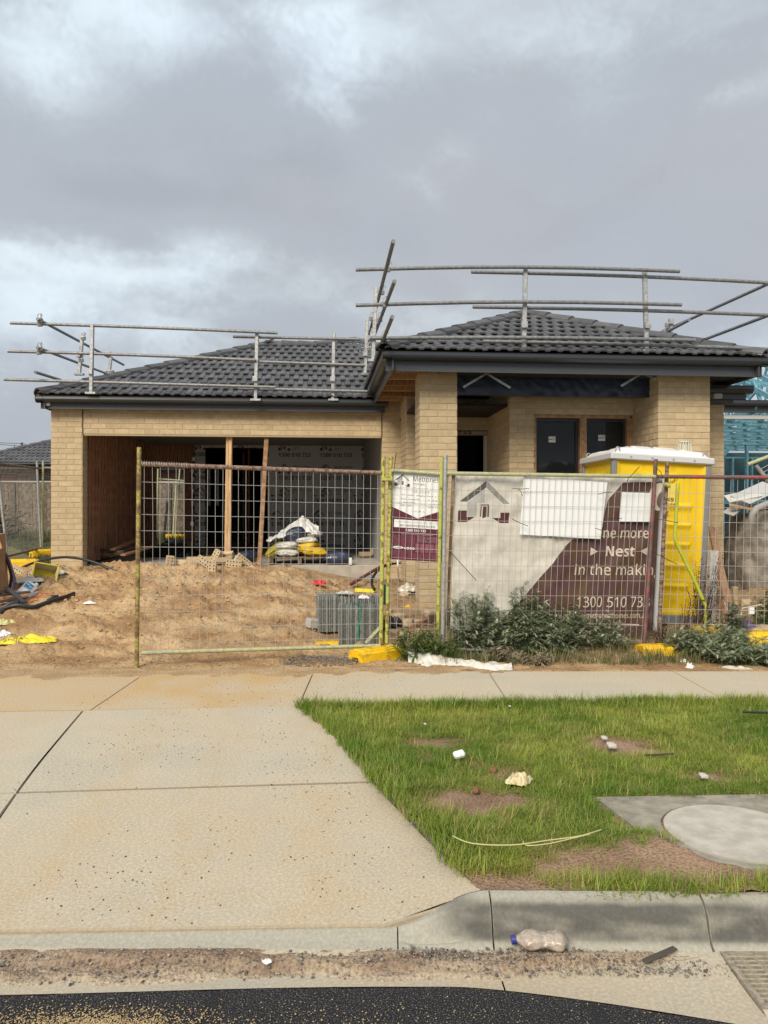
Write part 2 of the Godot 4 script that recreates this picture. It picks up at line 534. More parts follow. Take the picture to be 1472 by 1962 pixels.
# ---------- the ground of the lot and all round it ----------
func ground() -> void:
	var xs: Array[float] = [-300.0, -120.0, -50.0, -25.0, -16.0, -12.0, -10.0, -8.5, -7.2]
	var x := -6.6
	while x < 6.6:
		xs.append(x)
		x += 0.036
	xs.append_array([7.2, 8.5, 10.0, 14.0, 22.0, 45.0, 120.0, 300.0])
	var zs: Array[float] = []
	var d := 7.12
	while d < 12.6:
		zs.append(d)
		d += 0.04
	zs.append_array([12.9, 13.4, 14.0, 15.0, 16.0, 17.0, 18.5, 20.0, 22.0, 26.0, 35.0, 60.0, 140.0, 400.0])
	var b := MB.new()
	var spot := FastNoiseLite.new()
	spot.seed = 31
	spot.frequency = 0.9
	spot.fractal_octaves = 7
	spot.fractal_gain = 0.62
	for zz in zs:
		for xx in xs:
			var q := Vector3(xx, gh(xx, -zz), -zz)
			if zz < 7.3:
				q.y = 0.012 - (7.3 - zz) * 0.2
			var k := spot.get_noise_2d(xx, zz * 1.7)
			var c := Color(0.49, 0.335, 0.175).lerp(Color(0.31, 0.185, 0.09), clampf(0.25 + k * 1.7, 0, 1))
			c = c.lerp(Color(0.58, 0.43, 0.255), clampf(-k * 1.7, 0, 1))
			# darker streaks, shadows of the broken surface painted into the colour
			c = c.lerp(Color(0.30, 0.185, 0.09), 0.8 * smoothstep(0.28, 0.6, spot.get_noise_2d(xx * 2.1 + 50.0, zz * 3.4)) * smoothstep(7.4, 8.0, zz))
			# trampled, browner soil to the right of the sand heap and along the fence
			c = c.lerp(Color(0.29, 0.205, 0.125), 0.75 * smoothstep(-0.9, 0.6, xx + k * 0.4) * smoothstep(7.4, 8.0, zz))
			c = c.lerp(Color(0.46, 0.16, 0.055), 0.9 * exp(-pow((xx + 4.55) / 0.32, 2) - pow((zz - 9.9) / 0.28, 2)))
			# lawn behind, on the left
			c = c.lerp(Color(0.16, 0.155, 0.055), smoothstep(12.0, 13.2, zz) * smoothstep(-4.9, -5.2, xx))
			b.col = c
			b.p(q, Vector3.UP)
	var nx := xs.size()
	for j in zs.size():
		for i in nx:
			var dx := b.v[j * nx + mini(i + 1, nx - 1)] - b.v[j * nx + maxi(i - 1, 0)]
			var dz := b.v[maxi(j - 1, 0) * nx + i] - b.v[mini(j + 1, zs.size() - 1) * nx + i]
			b.n[j * nx + i] = dz.cross(dx).normalized()
	for j in zs.size() - 1:
		for i in nx - 1:
			var a := j * nx + i
			b.idx.append_array([a, a + nx, a + 1, a + 1, a + nx, a + nx + 1])
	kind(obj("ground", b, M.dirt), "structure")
	# clods and crumbs of dry earth on the heap
	var xf := []
	var cl := []
	for i in 2600:
		var p := Vector3(rr(-6.2, 2.2), 0, -rr(7.35, 12.0))
		if spot.get_noise_2d(p.x * 1.3, p.z * 1.3) < -0.05 and i % 3:
			continue
		var s := 0.007 + 0.03 * pow(rng.randf(), 4.0)
		xf.append(Transform3D(Basis.from_euler(Vector3(rr(0, 6), rr(0, 6), rr(0, 6))).scaled(Vector3(s, s * rr(0.5, 0.9), s * rr(0.6, 1.2))), og(p, s * 0.25)))
		var k := rr(0.7, 1.15)
		cl.append(Color(0.43 * k, 0.28 * k, 0.14 * k) if p.x < 0.0 else Color(0.32 * k, 0.24 * k, 0.16 * k))
	for i in 420:
		var p := Vector3(rr(-4.6, -0.3), 0, -rr(9.6, 12.0))
		if rng.randf() < 0.3:
			p = Vector3(rr(-6.0, 1.8), 0, -rr(7.6, 11.5))
		var s := rr(0.02, 0.065) * rng.randf_range(0.5, 1.0)
		xf.append(Transform3D(Basis.from_euler(Vector3(rr(0, 6), rr(0, 6), rr(0, 6))).scaled(Vector3(s, s * rr(0.5, 0.8), s * rr(0.6, 1.2))), og(p, s * 0.12)))
		var k := rr(0.75, 1.2)
		cl.append(Color(0.50 * k, 0.34 * k, 0.18 * k))
	scatter("dirt_clods", lump(3), xf, cl)
	# a spill of blue-grey gravel by the gate
	xf = []
	cl = []
	for i in 420:
		var a := rr(0, TAU)
		var r := sqrt(rng.randf())
		var p := Vector3(-0.62 + cos(a) * r * 0.42, 0, -7.62 + sin(a) * r * 0.22)
		var s := rr(0.008, 0.022)
		xf.append(Transform3D(Basis.from_euler(Vector3(rr(0, 6), rr(0, 6), rr(0, 6))).scaled(Vector3(s, s * 0.7, s)), og(p, (1.0 - r) * 0.05 + s * 0.3)))
		var k := rr(0.6, 1.3)
		cl.append(Color(0.2 * k, 0.19 * k, 0.19 * k))
	scatter("gravel_spill", lump(5), xf, cl)


func lump(sd: int) -> ArrayMesh:  # an irregular stone about one unit across
	var g := RandomNumberGenerator.new()
	g.seed = sd
	var f := FastNoiseLite.new()
	f.seed = sd
	f.frequency = 0.9
	var b := MB.new()
	b.sheet(8, 5, func(u: float, w: float) -> Vector3:
		var q := Vector3(cos(u * TAU) * sin(w * PI), -cos(w * PI), -sin(u * TAU) * sin(w * PI))
		return q * (0.5 + 0.32 * f.get_noise_3dv(q)))
	return b.done(M.stone)


# ---------- footpath, driveway, kerb, gutter and road ----------
func slab_poly(called: String, poly: PackedVector2Array, y: Callable, parent: Node, stain: Callable, cell := 0.07) -> void:
	# a concrete slab over the polygon (x, z) whose top follows y(x, z), its arris rounded into the joint
	var b := MB.new()
	var inner: Array = Geometry2D.offset_polygon(poly, -0.005)
	var top: PackedVector2Array = inner[0]
	var lo := Vector2(1e9, 1e9)
	var hi := -lo
	for q in top:
		lo = lo.min(q)
		hi = hi.max(q)
	var nx := int(ceil((hi.x - lo.x) / cell))
	var nz := int(ceil((hi.y - lo.y) / cell))
	for j in nz:
		for i in nx:
			var c0 := lo + Vector2(i, j) * cell
			var sq := PackedVector2Array([c0, c0 + Vector2(cell, 0), c0 + Vector2(cell, cell), c0 + Vector2(0, cell)])
			for piece in Geometry2D.intersect_polygons(sq, top):
				var first := b.v.size()
				if Geometry2D.is_polygon_clockwise(piece):
					piece.reverse()
				for q in piece:
					b.col = stain.call(q.x, q.y)
					b.p(Vector3(q.x, y.call(q.x, q.y), q.y), Vector3.UP)
				for k in range(1, piece.size() - 1):
					b.idx.append_array([first, first + k, first + k + 1])
	for ring in 2:
		var a: PackedVector2Array = top if ring == 0 else poly
		var n := a.size()
		for i in n:
			var p0 := a[i]
			var p1 := a[(i + 1) % n]
			var q0 := p0
			var q1 := p1
			if ring == 0 and top.size() == poly.size():
				q0 = nearest(poly, p0)
				q1 = nearest(poly, p1)
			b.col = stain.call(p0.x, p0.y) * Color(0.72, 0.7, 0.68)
			var dy0 := 0.0 if ring == 0 else -0.008
			var dy1 := -0.008 if ring == 0 else -0.12
			b.quad(Vector3(p1.x, y.call(p1.x, p1.y) + dy0, p1.y), Vector3(p0.x, y.call(p0.x, p0.y) + dy0, p0.y), Vector3(q0.x, y.call(p0.x, p0.y) + dy1, q0.y), Vector3(q1.x, y.call(p1.x, p1.y) + dy1, q1.y))
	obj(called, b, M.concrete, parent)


func nearest(poly: PackedVector2Array, q: Vector2) -> Vector2:
	var best := poly[0]
	for p in poly:
		if p.distance_squared_to(q) < best.distance_squared_to(q):
			best = p
	return best


func path_front(x: float) -> float:  # z of the footpath's street edge, then its house edge
	return -5.97 - 0.062 * x


func path_back(x: float) -> float:
	return -7.3 - 0.03 * x


func street() -> void:
	var st := FastNoiseLite.new()
	st.seed = 77
	st.frequency = 0.8
	st.fractal_octaves = 5
	var stain := func(x: float, z: float) -> Color:
		var k := st.get_noise_2d(x, z)
		var c := Color(1.0, 0.97, 0.92).lerp(Color(0.98, 0.89, 0.76), clampf(0.35 + k * 1.2, 0, 1))
		c = c.lerp(Color(0.84, 0.84, 0.80), clampf(-k * 1.5 - 0.1, 0, 0.6))
		return c.lerp(Color(0.92, 0.90, 0.86), clampf(st.get_noise_2d(x * 5.0 + 20.0, z * 5.0) * 2.0, 0, 0.6))
	var tracked := func(x: float, z: float) -> Color:  # wheel tracks of dried mud over the crossing
		var c: Color = stain.call(x, z)
		var s := 0.0
		for tx in [-1.55, -0.35, -2.9, -1.0]:
			s += exp(-pow((x - tx - 0.25 * (z + 4.5) * 0.3 + 0.05 * st.get_noise_2d(z * 2.0, tx * 9.0)) / 0.13, 2)) * (0.45 + 0.8 * st.get_noise_2d(x * 7.0, z * 2.5 + tx))
		s += 0.5 * smoothstep(-3.6, -3.1, z) * (0.5 + st.get_noise_2d(x * 3.0, z * 5.0))
		return c.lerp(Color(0.95, 0.82, 0.64), clampf(s * (0.7 + 1.2 * st.get_noise_2d(x * 11.0, z * 6.0)), 0, 0.6))
	var dusty := func(x: float, z: float) -> Color:  # sand tracked onto the path from the heap
		var c: Color = stain.call(x, z)
		var k := st.get_noise_2d(x * 2.0 + 40.0, z * 2.0)
		return c.lerp(Color(0.98, 0.74, 0.44), clampf(smoothstep(0.4, -1.6, x) * (0.62 + k * 0.7 + smoothstep(-6.5, -7.2, z) * 0.35), 0, 1))
	# footpath
	var fp := part("footpath", self)
	kind(fp, "structure")
	var joints := [-26.0, -14.0, -8.5, -5.2, -2.22, -0.66, 0.98, 2.72, 4.4, 6.2, 9.0, 14.0, 26.0]
	for i in joints.size() - 1:
		var a: float = joints[i] + 0.0015
		var b: float = joints[i + 1] - 0.0015
		slab_poly("slab", PackedVector2Array([Vector2(a, path_front(a)), Vector2(b, path_front(b)), Vector2(b, path_back(b)), Vector2(a, path_back(a))]), func(_x: float, _z: float) -> float: return 0.0, fp, dusty, 0.09 if absf(a) < 5.0 else 0.6)
	# driveway crossing, sloping to the channel
	var dy := func(x: float, z: float) -> float:
		var t := clampf((z + 5.9) / 2.9, 0.0, 1.0)
		var low := lerpf(-0.135, -0.03, smoothstep(-0.1, 0.42, x))
		return low * (t * 0.45 + 0.55 * smoothstep(0.35, 1.0, t))
	var dw := part("driveway", self)
	kind(dw, "structure")
	var edge := [Vector2(-0.649, -5.944), Vector2(-0.429, -5.503), Vector2(-0.268, -5.093), Vector2(-0.159, -4.744), Vector2(-0.079, -4.459), Vector2(-0.058, -4.405)]
	var edge2 := [Vector2(-0.058, -4.393), Vector2(0.009, -4.208), Vector2(0.098, -3.968), Vector2(0.181, -3.719), Vector2(0.254, -3.500), Vector2(0.332, -3.279), Vector2(0.408, -3.085)]
	slab_poly("slab", PackedVector2Array(edge + [Vector2(-2.03, -4.262), Vector2(-2.275, -5.825)]), dy, dw, tracked, 0.05)
	slab_poly("slab", PackedVector2Array(edge2 + [Vector2(0.0, -3.03), Vector2(-1.82, -3.0), Vector2(-2.03, -4.252)]), dy, dw, tracked, 0.05)
	slab_poly("slab", PackedVector2Array([Vector2(-2.279, -5.82), Vector2(-2.035, -4.26), Vector2(-4.6, -4.1), Vector2(-4.7, -5.67)]), dy, dw, tracked, 0.05)
	slab_poly("slab", PackedVector2Array([Vector2(-2.035, -4.252), Vector2(-1.825, -3.0), Vector2(-4.5, -2.95), Vector2(-4.6, -4.09)]), dy, dw, tracked, 0.05)
	# kerb: layback (low) at the crossing, rising to a barrier kerb on the right
	var kb := part("kerb", self)
	kind(kb, "structure")
	var grime := func(u: float, w: float, q: Vector3) -> Color:
		var k := st.get_noise_2d(q.x * 3.0, q.y * 9.0)
		var c := Color(0.70, 0.73, 0.74)
		c = c.lerp(Color(0.22, 0.62, 0.95), clampf(1.6 * exp(-pow((q.x - 0.145) / 0.018, 2)) * exp(-pow((q.y + 0.07) / 0.022, 2)) + 1.2 * exp(-pow((q.x - 0.20) / 0.014, 2)) * exp(-pow((q.y + 0.045) / 0.02, 2)), 0, 0.8))
		var face := smoothstep(-0.016, -0.045, q.y) * (1.0 - smoothstep(-0.135, -0.16, q.y))
		var streak := st.get_noise_2d(q.x * 5.0, q.y * 14.0 + 3.0) + 0.4 * st.get_noise_2d(q.x * 14.0, q.y * 3.0)
		return c.lerp(Color(0.15, 0.16, 0.175), clampf(face * (0.80 + k * 0.5 + streak * 0.45) * smoothstep(0.14, 0.34, q.x), 0, 0.9))
	var prof := func(x: float) -> Array:
		var up := smoothstep(0.02, 0.42, x) * smoothstep(-4.4, -4.9, x) + smoothstep(0.02, 0.42, x)
		up = clampf(up, 0, 1)
		var top := lerpf(-0.137, -0.012, up)
		var z0 := -2.985 + 0.012 * x
		return [Vector2(z0 - 0.10, -0.25), Vector2(z0 - 0.10, top), Vector2(z0 - 0.075, lerpf(top, top - 0.004, up)), Vector2(z0 - 0.045, lerpf(top, top - 0.015, up)), Vector2(z0 - 0.02, lerpf(-0.145, top - 0.036, up)), Vector2(z0 - 0.003, lerpf(-0.152, top - 0.064, up)), Vector2(z0 + 0.013, lerpf(-0.158, top - 0.108, up)), Vector2(z0 + 0.03, lerpf(-0.163, -0.15, up)), Vector2(z0 + 0.055, -0.168), Vector2(z0 + 0.055, -0.25)]
	for seg in [[-12.0, -4.9], [-4.892, -2.0], [-1.992, 0.05], [0.056, 0.415], [0.423, 1.245], [1.255, 2.1], [2.108, 4.2], [4.208, 12.0]]:
		var b := MB.new()
		var x0: float = seg[0]
		var x1: float = seg[1]
		b.sheet(maxi(4, int((x1 - x0) / (0.02 if absf(x0) < 2.2 else 0.2))), 36, func(u: float, w: float) -> Vector3:
			var x := lerpf(x0, x1, u)
			var ring: Array = prof.call(x)
			var f := 9.0 - w * 9.0
			var e := clampi(int(f), 0, 8)
			var q: Vector2 = (ring[e] as Vector2).lerp(ring[e + 1], f - e)
			return Vector3(x, q.y + 0.002 * st.get_noise_2d(x * 12.0, q.y * 40.0), q.x + 0.003 * st.get_noise_2d(x * 6.0, w * 8.0)), false, grime)
		for e in [x0, x1]:
			var ring := PackedVector2Array(prof.call(e))
			b.prism(ring, Vector3(e, 0, 0), Vector3.BACK, Vector3.UP, Vector3(0.001, 0, 0))
		obj("kerb_stone", b, M.concrete, kb)
	# gutter channel: a concrete pan whose edge swings out towards the pit on the right
	var rim := func(x: float) -> float: return -2.66 - 0.045 * x * 0.0 - 0.05 * smoothstep(-1.6, 0.0, x) + 0.26 * pow(clampf((x - 0.25) / 1.1, 0.0, 2.2), 1.35)
	var pan_y := func(x: float, w: float) -> float: return -0.168 - 0.012 * sin(w * PI) - 0.004 * w
	var gx := [1.27, 1.95, -2.93, -2.58]  # the pit opening
	var gc := part("gutter_channel", self)
	kind(gc, "structure")
	var pan := func(x0: float, x1: float, za: Callable, zb: Callable, called: String) -> void:
		var b := MB.new()
		b.sheet(maxi(3, int((x1 - x0) / 0.07)), 6, func(u: float, w: float) -> Vector3:
			var x := lerpf(x0, x1, u)
			var z := lerpf(zb.call(x), za.call(x), w)
			return Vector3(x, pan_y.call(x, 1.0 - w), z), false, func(_u: float, _w: float, q: Vector3) -> Color: return (stain.call(q.x, q.z) as Color) * Color(0.92, 0.92, 0.92))
		obj(called, b, M.concrete, gc)
	var back := func(x: float) -> float: return -2.93 + 0.012 * x
	pan.call(-12.0, -3.0, back, rim, "channel_slab")
	pan.call(-2.994, 0.42, back, rim, "channel_slab")
	pan.call(0.426, gx[0], back, rim, "channel_slab")
	pan.call(gx[1], 9.0, back, rim, "channel_slab")
	pan.call(gx[0], gx[1], func(_x: float) -> float: return gx[3], rim, "channel_slab")
	pan.call(gx[0], gx[1], back, func(_x: float) -> float: return gx[2] + 0.03, "channel_slab")
	# the pit below the grate
	var pit := MB.new()
	var cx: float = (gx[0] + gx[1]) / 2.0
	pit.quad(Vector3(gx[0], -0.9, gx[2]), Vector3(gx[1], -0.9, gx[2]), Vector3(gx[1], -0.19, gx[2]), Vector3(gx[0], -0.19, gx[2]))
	pit.quad(Vector3(gx[1], -0.9, gx[3]), Vector3(gx[0], -0.9, gx[3]), Vector3(gx[0], -0.19, gx[3]), Vector3(gx[1], -0.19, gx[3]))
	pit.quad(Vector3(gx[0], -0.9, gx[3]), Vector3(gx[0], -0.9, gx[2]), Vector3(gx[0], -0.19, gx[2]), Vector3(gx[0], -0.19, gx[3]))
	pit.quad(Vector3(gx[1], -0.9, gx[2]), Vector3(gx[1], -0.9, gx[3]), Vector3(gx[1], -0.19, gx[3]), Vector3(gx[1], -0.19, gx[2]))
	pit.quad(Vector3(gx[0], -0.9, gx[3]), Vector3(gx[1], -0.9, gx[3]), Vector3(gx[1], -0.9, gx[2]), Vector3(gx[0], -0.9, gx[2]))
	obj("drain_pit", pit, M.concrete, gc)
	var gr := thing("drain_grate", "steel drain grate with long narrow bars set in the gutter at the right edge", "drain grate", Vector3(cx, -0.168, (gx[2] + gx[3]) / 2.0))
	var steel := surf([[0.3, lin(0.23, 0.20, 0.15)], [0.7, lin(0.36, 0.32, 0.25)]], 0.3, 0.6, 0.05, 0.03, 256)
	var w: float = gx[1] - gx[0]
	var dz: float = gx[3] - gx[2]
	var f := MB.new()
	for s in [-1.0, 1.0]:
		f.box(Vector3(0, -0.012, s * (dz / 2.0 - 0.012)), Vector3(w - 0.004, 0.03, 0.022))
		f.box(Vector3(s * (w / 2.0 - 0.014), -0.0121, 0), Vector3(0.022, 0.03, dz - 0.05))
	obj("frame", f, steel, gr)
	for i in 11:
		var b := MB.new()
		b.cbox(Vector3(0, -0.016, -dz / 2.0 + 0.036 + i * (dz - 0.072) / 10.0), Vector3(w - 0.052, 0.03, 0.009), 0.002)
		obj("bar", b, steel, gr)
	for i in 5:
		var b := MB.new()
		b.cbox(Vector3(-w / 2.0 + 0.12 + i * 0.11, -0.0145, 0), Vector3(0.012, 0.026, dz - 0.052), 0.002)
		obj("cross_bar", b, steel, gr)
	# asphalt
	var road := MB.new()
	road.sheet(260, 40, func(u: float, v2: float) -> Vector3:
		var x := lerpf(-9.0, 9.0, u)
		var z0: float = rim.call(x) + 0.012 * st.get_noise_2d(x * 9.0, 3.0)
		return Vector3(x, -0.188 + 0.013 * pow(v2, 2.0), lerpf(z0, 4.0, pow(1.0 - v2, 2.6)) if v2 < 1.0 else z0 + 0.001), false, func(u: float, v2: float, q: Vector3) -> Color:
			var k := st.get_noise_2d(q.x * 1.5 - 7.0, q.z * 1.5)
			var s := clampf(0.9 * exp(-pow((q.x + 0.95) / 0.24, 2)) * smoothstep(-2.62, -2.57, q.z) * (0.85 + k * 1.4) + 0.4 * smoothstep(-2.60, -2.68, q.z) * smoothstep(0.4, -0.6, q.x) * (0.5 + k * 2.0), 0, 1)
			return Color.WHITE.lerp(Color(9.0, 6.8, 4.0), s * 0.8))
	kind(obj("road", road, M.asphalt), "structure")
	var far_road := MB.new()
	for s in [-1.0, 1.0]:
		far_road.box(Vector3(s * 34.5, -0.236, 0.5), Vector3(51.0, 0.12, 7.0))
	far_road.box(Vector3(0, -0.256, 12.0), Vector3(120.0, 0.12, 16.1))
	kind(obj("road", far_road, M.asphalt), "structure")
	var base := MB.new()
	base.box(Vector3(0, -0.55, 1.5), Vector3(160.0, 0.2, 18.0))
	base.box(Vector3(0, -0.30, -4.9), Vector3(40.0, 0.3, 3.6))
	base.quad(Vector3(-300, -0.6, 300), Vector3(300, -0.6, 300), Vector3(300, -0.6, -7), Vector3(-300, -0.6, -7))
	kind(obj("ground", base, M.soil), "structure")
	# sand spilt from the lot over the path, and a smear of yellow sand on the road
	var spill := MB.new()
	spill.sheet(200, 14, func(u: float, v: float) -> Vector3:
		var x := lerpf(-6.0, 1.4, u)
		var reach := 0.20 + 0.30 * st.get_noise_2d(x * 1.6, 3.0) + 0.12 * st.get_noise_2d(x * 7.0, 8.0) + 0.12 * smoothstep(-0.5, -2.5, x)
		var z := path_back(x) - 0.06 + v * maxf(0.09, reach + 0.06)
		return Vector3(x, lerpf(0.016, -0.004, v) + 0.012 * st.get_noise_2d(x * 6.0, z * 9.0) * (1.0 - v), z), true, func(_u: float, v: float, q: Vector3) -> Color:
			var k := st.get_noise_2d(q.x * 2.5, q.z * 6.0)
			return Color(0.44, 0.30, 0.16).lerp(Color(0.56, 0.41, 0.24), clampf(0.4 + k * 1.5 + v * 0.3, 0, 1)))
	kind(obj("spilt_sand", spill, M.soil), "stuff")
	var gx_ := []
	var gc_ := []
	for i in 5200:
		var far := i % 3 == 0
		var q := Vector3(-0.95 + rng.randfn() * (0.9 if far else 0.17), 0, -2.50 + rng.randfn() * (0.07 if far else 0.045))
		if q.z < -2.66 or q.z > -2.2:
			continue
		var s := rr(0.0016, 0.0042)
		gx_.append(Transform3D(Basis.from_euler(Vector3(rr(0, 6), rr(0, 6), rr(0, 6))).scaled(Vector3(s * 1.6, s * 0.6, s * 1.6)), Vector3(q.x, -0.1755, q.z)))
		var k := rr(0.75, 1.2)
		gc_.append(Color(0.50 * k, 0.37 * k, 0.19 * k))
	scatter("road_sand", lump(14), gx_, gc_)
	# sand washed along the channel
	var sd := MB.new()
	var sand_h := func(x: float, w2: float) -> float:
		var n1 := st.get_noise_2d(x * 2.2, w2 * 1.4 + 9.0)
		var n2 := st.get_noise_2d(x * 9.0, w2 * 6.0)
		var mass := (smoothstep(1.25, 0.55, x) * 0.8 + 0.2) * smoothstep(1.32, 1.1, x)
		return mass * sin(PI * clampf(w2 * 0.96 + 0.02, 0, 1)) * (0.028 + n1 * 0.034) + n2 * 0.010 * sin(PI * clampf(w2, 0.0, 1.0)) - 0.007
	sd.sheet(520, 30, func(u: float, w2: float) -> Vector3:
		var x := lerpf(-5.0, 1.3, u)
		var zb := -2.945 + 0.012 * x
		var zf := lerpf(-2.70, -2.76, smoothstep(-1.5, 0.2, x)) - 0.1 * smoothstep(0.2, 1.3, x) + 0.05 * st.get_noise_2d(x * 2.0, 1.0)
		var z := lerpf(zf, zb, w2)
		var fr := clampf((z - zb) / (rim.call(x) - zb), 0.0, 1.0)
		return Vector3(x, -0.168 - 0.012 * sin(fr * PI) - 0.003 * fr + sand_h.call(x, w2), z), false, func(u: float, w2: float, q: Vector3) -> Color:
			var k := st.get_noise_2d(q.x * 2.5, q.z * 6.0)
			return Color(0.30, 0.215, 0.15).lerp(Color(0.44, 0.35, 0.25), clampf(0.5 + k * 1.4 - (w2 - 0.5) * 0.5, 0, 1)).lerp(Color(0.5, 0.42, 0.31), smoothstep(0.3, 0.02, w2)))
	kind(obj("washed_sand", sd, M.soil), "stuff")
	var xf := []
	var cl := []
	for i in 5600:
		var x := rr(-2.6, 1.34)
		if i > 3400:
			x = rr(0.1, 1.2)
		var w2 := rng.randf()
		var z := lerpf(-2.72 - 0.06 * smoothstep(-1.5, 0.6, x), -2.94, w2) + rr(-0.03, 0.01)
		var s := 0.0022 + 0.011 * pow(rng.randf(), 4.0)
		xf.append(Transform3D(Basis.from_euler(Vector3(rr(0, 6), rr(0, 6), rr(0, 6))).scaled(Vector3(s, s * 0.7, s * 1.2)), Vector3(x, -0.176 + maxf(0.0, sand_h.call(x, w2)) + s * 0.2, z)))
		var k := rr(0.25, 1.2)
		cl.append(Color(0.36 * k, 0.32 * k, 0.27 * k))
	for i in 5200:  # grit thrown onto the driveway and path
		var x := rr(-2.4, 0.2)
		var z := -rr(3.05, 7.1)
		if st.get_noise_2d(x * 1.1 + 7.0, z * 0.9) + 0.25 * smoothstep(-2.0, -0.4, x) < rr(-0.1, 0.45):
			continue
		if z > -5.6 and x > -0.7 + (z + 5.9) * 0.36:
			continue
		var s := 0.0018 + 0.0062 * pow(rng.randf(), 4.0)
		xf.append(Transform3D(Basis.from_euler(Vector3(rr(0, 6), rr(0, 6), rr(0, 6))).scaled(Vector3(s, s * 0.7, s * 1.2)), Vector3(x, (dy.call(x, z) if z > -5.9 else 0.0) + s * 0.3, z)))
		var k := rr(0.12, 0.8)
		cl.append(Color(0.2 * k, 0.16 * k, 0.12 * k))
	scatter("gutter_gravel", lump(8), xf, cl)
	# service pit cover on the verge
	var pc := thing("pit_cover", "square grey concrete service pit slab with a round lid on the verge", "pit cover", Vector3(1.65, 0.004, -3.60))
	var sq := MB.new()
	var hole := PackedVector2Array()
	for i in 41:
		hole.append(Vector2(cos(TAU * i / 40.0) * 0.335, sin(TAU * i / 40.0) * 0.335))
	var grey := surf([[0.25, lin(0.22, 0.20, 0.16)], [0.75, lin(0.33, 0.305, 0.245)]], 0.9, 0.9, 0.15, 0.012, 512)
	for half in 2:  # slab in two halves round the lid
		var hp := PackedVector2Array()
		for i in 21:
			hp.append(hole[i + half * 20])
		if half == 0:
			hp.append_array([Vector2(-0.45, 0.0), Vector2(-0.54, 0.44), Vector2(0.85, 0.50), Vector2(0.85, 0.0)])
		else:
			hp.append_array([Vector2(0.85, 0.0), Vector2(0.85, -0.42), Vector2(-0.30, -0.36), Vector2(-0.45, 0.0)])
		sq.prism(hp, Vector3.ZERO, Vector3.RIGHT, Vector3.FORWARD, Vector3(0, -0.1, 0))
	obj("slab", sq, grey, pc)
	var lid := MB.new()
	var disc_ := PackedVector2Array()
	for i in 48:
		disc_.append(Vector2(cos(TAU * i / 48.0) * 0.322, sin(TAU * i / 48.0) * 0.322))
	lid.prism(disc_, Vector3(0, 0.004, 0), Vector3.RIGHT, Vector3.FORWARD, Vector3(0, -0.09, 0))
	obj("lid", lid, surf([[0.25, lin(0.40, 0.375, 0.32)], [0.75, lin(0.5, 0.47, 0.41)]], 0.9, 0.9, 0.15, 0.012, 512), pc)


# ---------- print: lettering and marks drawn into textures ----------
func fill_poly(im: Image, pts: PackedVector2Array, col: Color) -> void:
	var lo := 1e9
	var hi := -1e9
	for q in pts:
		lo = minf(lo, q.y)
		hi = maxf(hi, q.y)
	for y in range(maxi(0, int(lo)), mini(im.get_height() - 1, int(hi)) + 1):
		var cuts: Array[float] = []
		var yy := y + 0.5
		for i in pts.size():
			var a := pts[i]
			var b := pts[(i + 1) % pts.size()]
			if (a.y <= yy) != (b.y <= yy):
				cuts.append(a.x + (yy - a.y) / (b.y - a.y) * (b.x - a.x))
		cuts.sort()
		for k in range(0, cuts.size() - 1, 2):
			var x0 := maxi(0, int(round(cuts[k])))
			var x1 := mini(im.get_width(), int(round(cuts[k + 1])))
			if x1 > x0:
				im.fill_rect(Rect2i(x0, y, x1 - x0, 1), col)


func disc(im: Image, c: Vector2, r: Vector2, col: Color) -> void:
	var p := PackedVector2Array()
	for i in 28:
		p.append(c + Vector2(cos(TAU * i / 28.0) * r.x, sin(TAU * i / 28.0) * r.y))
	fill_poly(im, p, col)


var fonts := {}


func write(im: Image, text: String, at: Vector2, tall: float, col: Color, bold := false, wide := 0.0, up := false) -> float:
	# text with its baseline starting at «at», capitals about 0.72 * tall high, drawn to the width «wide» if given
	if not fonts.has(bold):
		var f := SystemFont.new()
		f.font_names = PackedStringArray(["Droid Sans"])
		f.font_weight = 700 if bold else 400
		fonts[bold] = f
	var tm := TextMesh.new()
	tm.font = fonts[bold]
	tm.text = text
	tm.font_size = 96
	tm.pixel_size = 0.01
	tm.depth = 0.0
	tm.curve_step = 1.0
	tm.horizontal_alignment = HORIZONTAL_ALIGNMENT_LEFT
	tm.vertical_alignment = VERTICAL_ALIGNMENT_BOTTOM
	var arr := tm.get_mesh_arrays()
	var vs: PackedVector3Array = arr[Mesh.ARRAY_VERTEX]
	var ix: PackedInt32Array = arr[Mesh.ARRAY_INDEX] if arr[Mesh.ARRAY_INDEX] != null else PackedInt32Array(range(vs.size()))
	if vs.is_empty():
		return 0.0
	var lo := Vector2(1e9, 1e9)
	var hi := -lo
	for q in vs:
		lo = lo.min(Vector2(q.x, q.y))
		hi = hi.max(Vector2(q.x, q.y))
	var base := 0.24 * 0.96  # the descent below the line box
	var s := tall / 0.96
	var sx := wide / (hi.x - lo.x) if wide > 0.0 else s
	for i in range(0, ix.size() - 2, 3):
		var tr := PackedVector2Array()
		for k in 3:
			var q := vs[ix[i + k]]
			var w := Vector2((q.x - lo.x) * sx, -(q.y - base) * s)
			if up:
				w = Vector2(w.y, -w.x)
			tr.append(at + w)
		fill_poly(im, tr, col)
	return (hi.x - lo.x) * sx


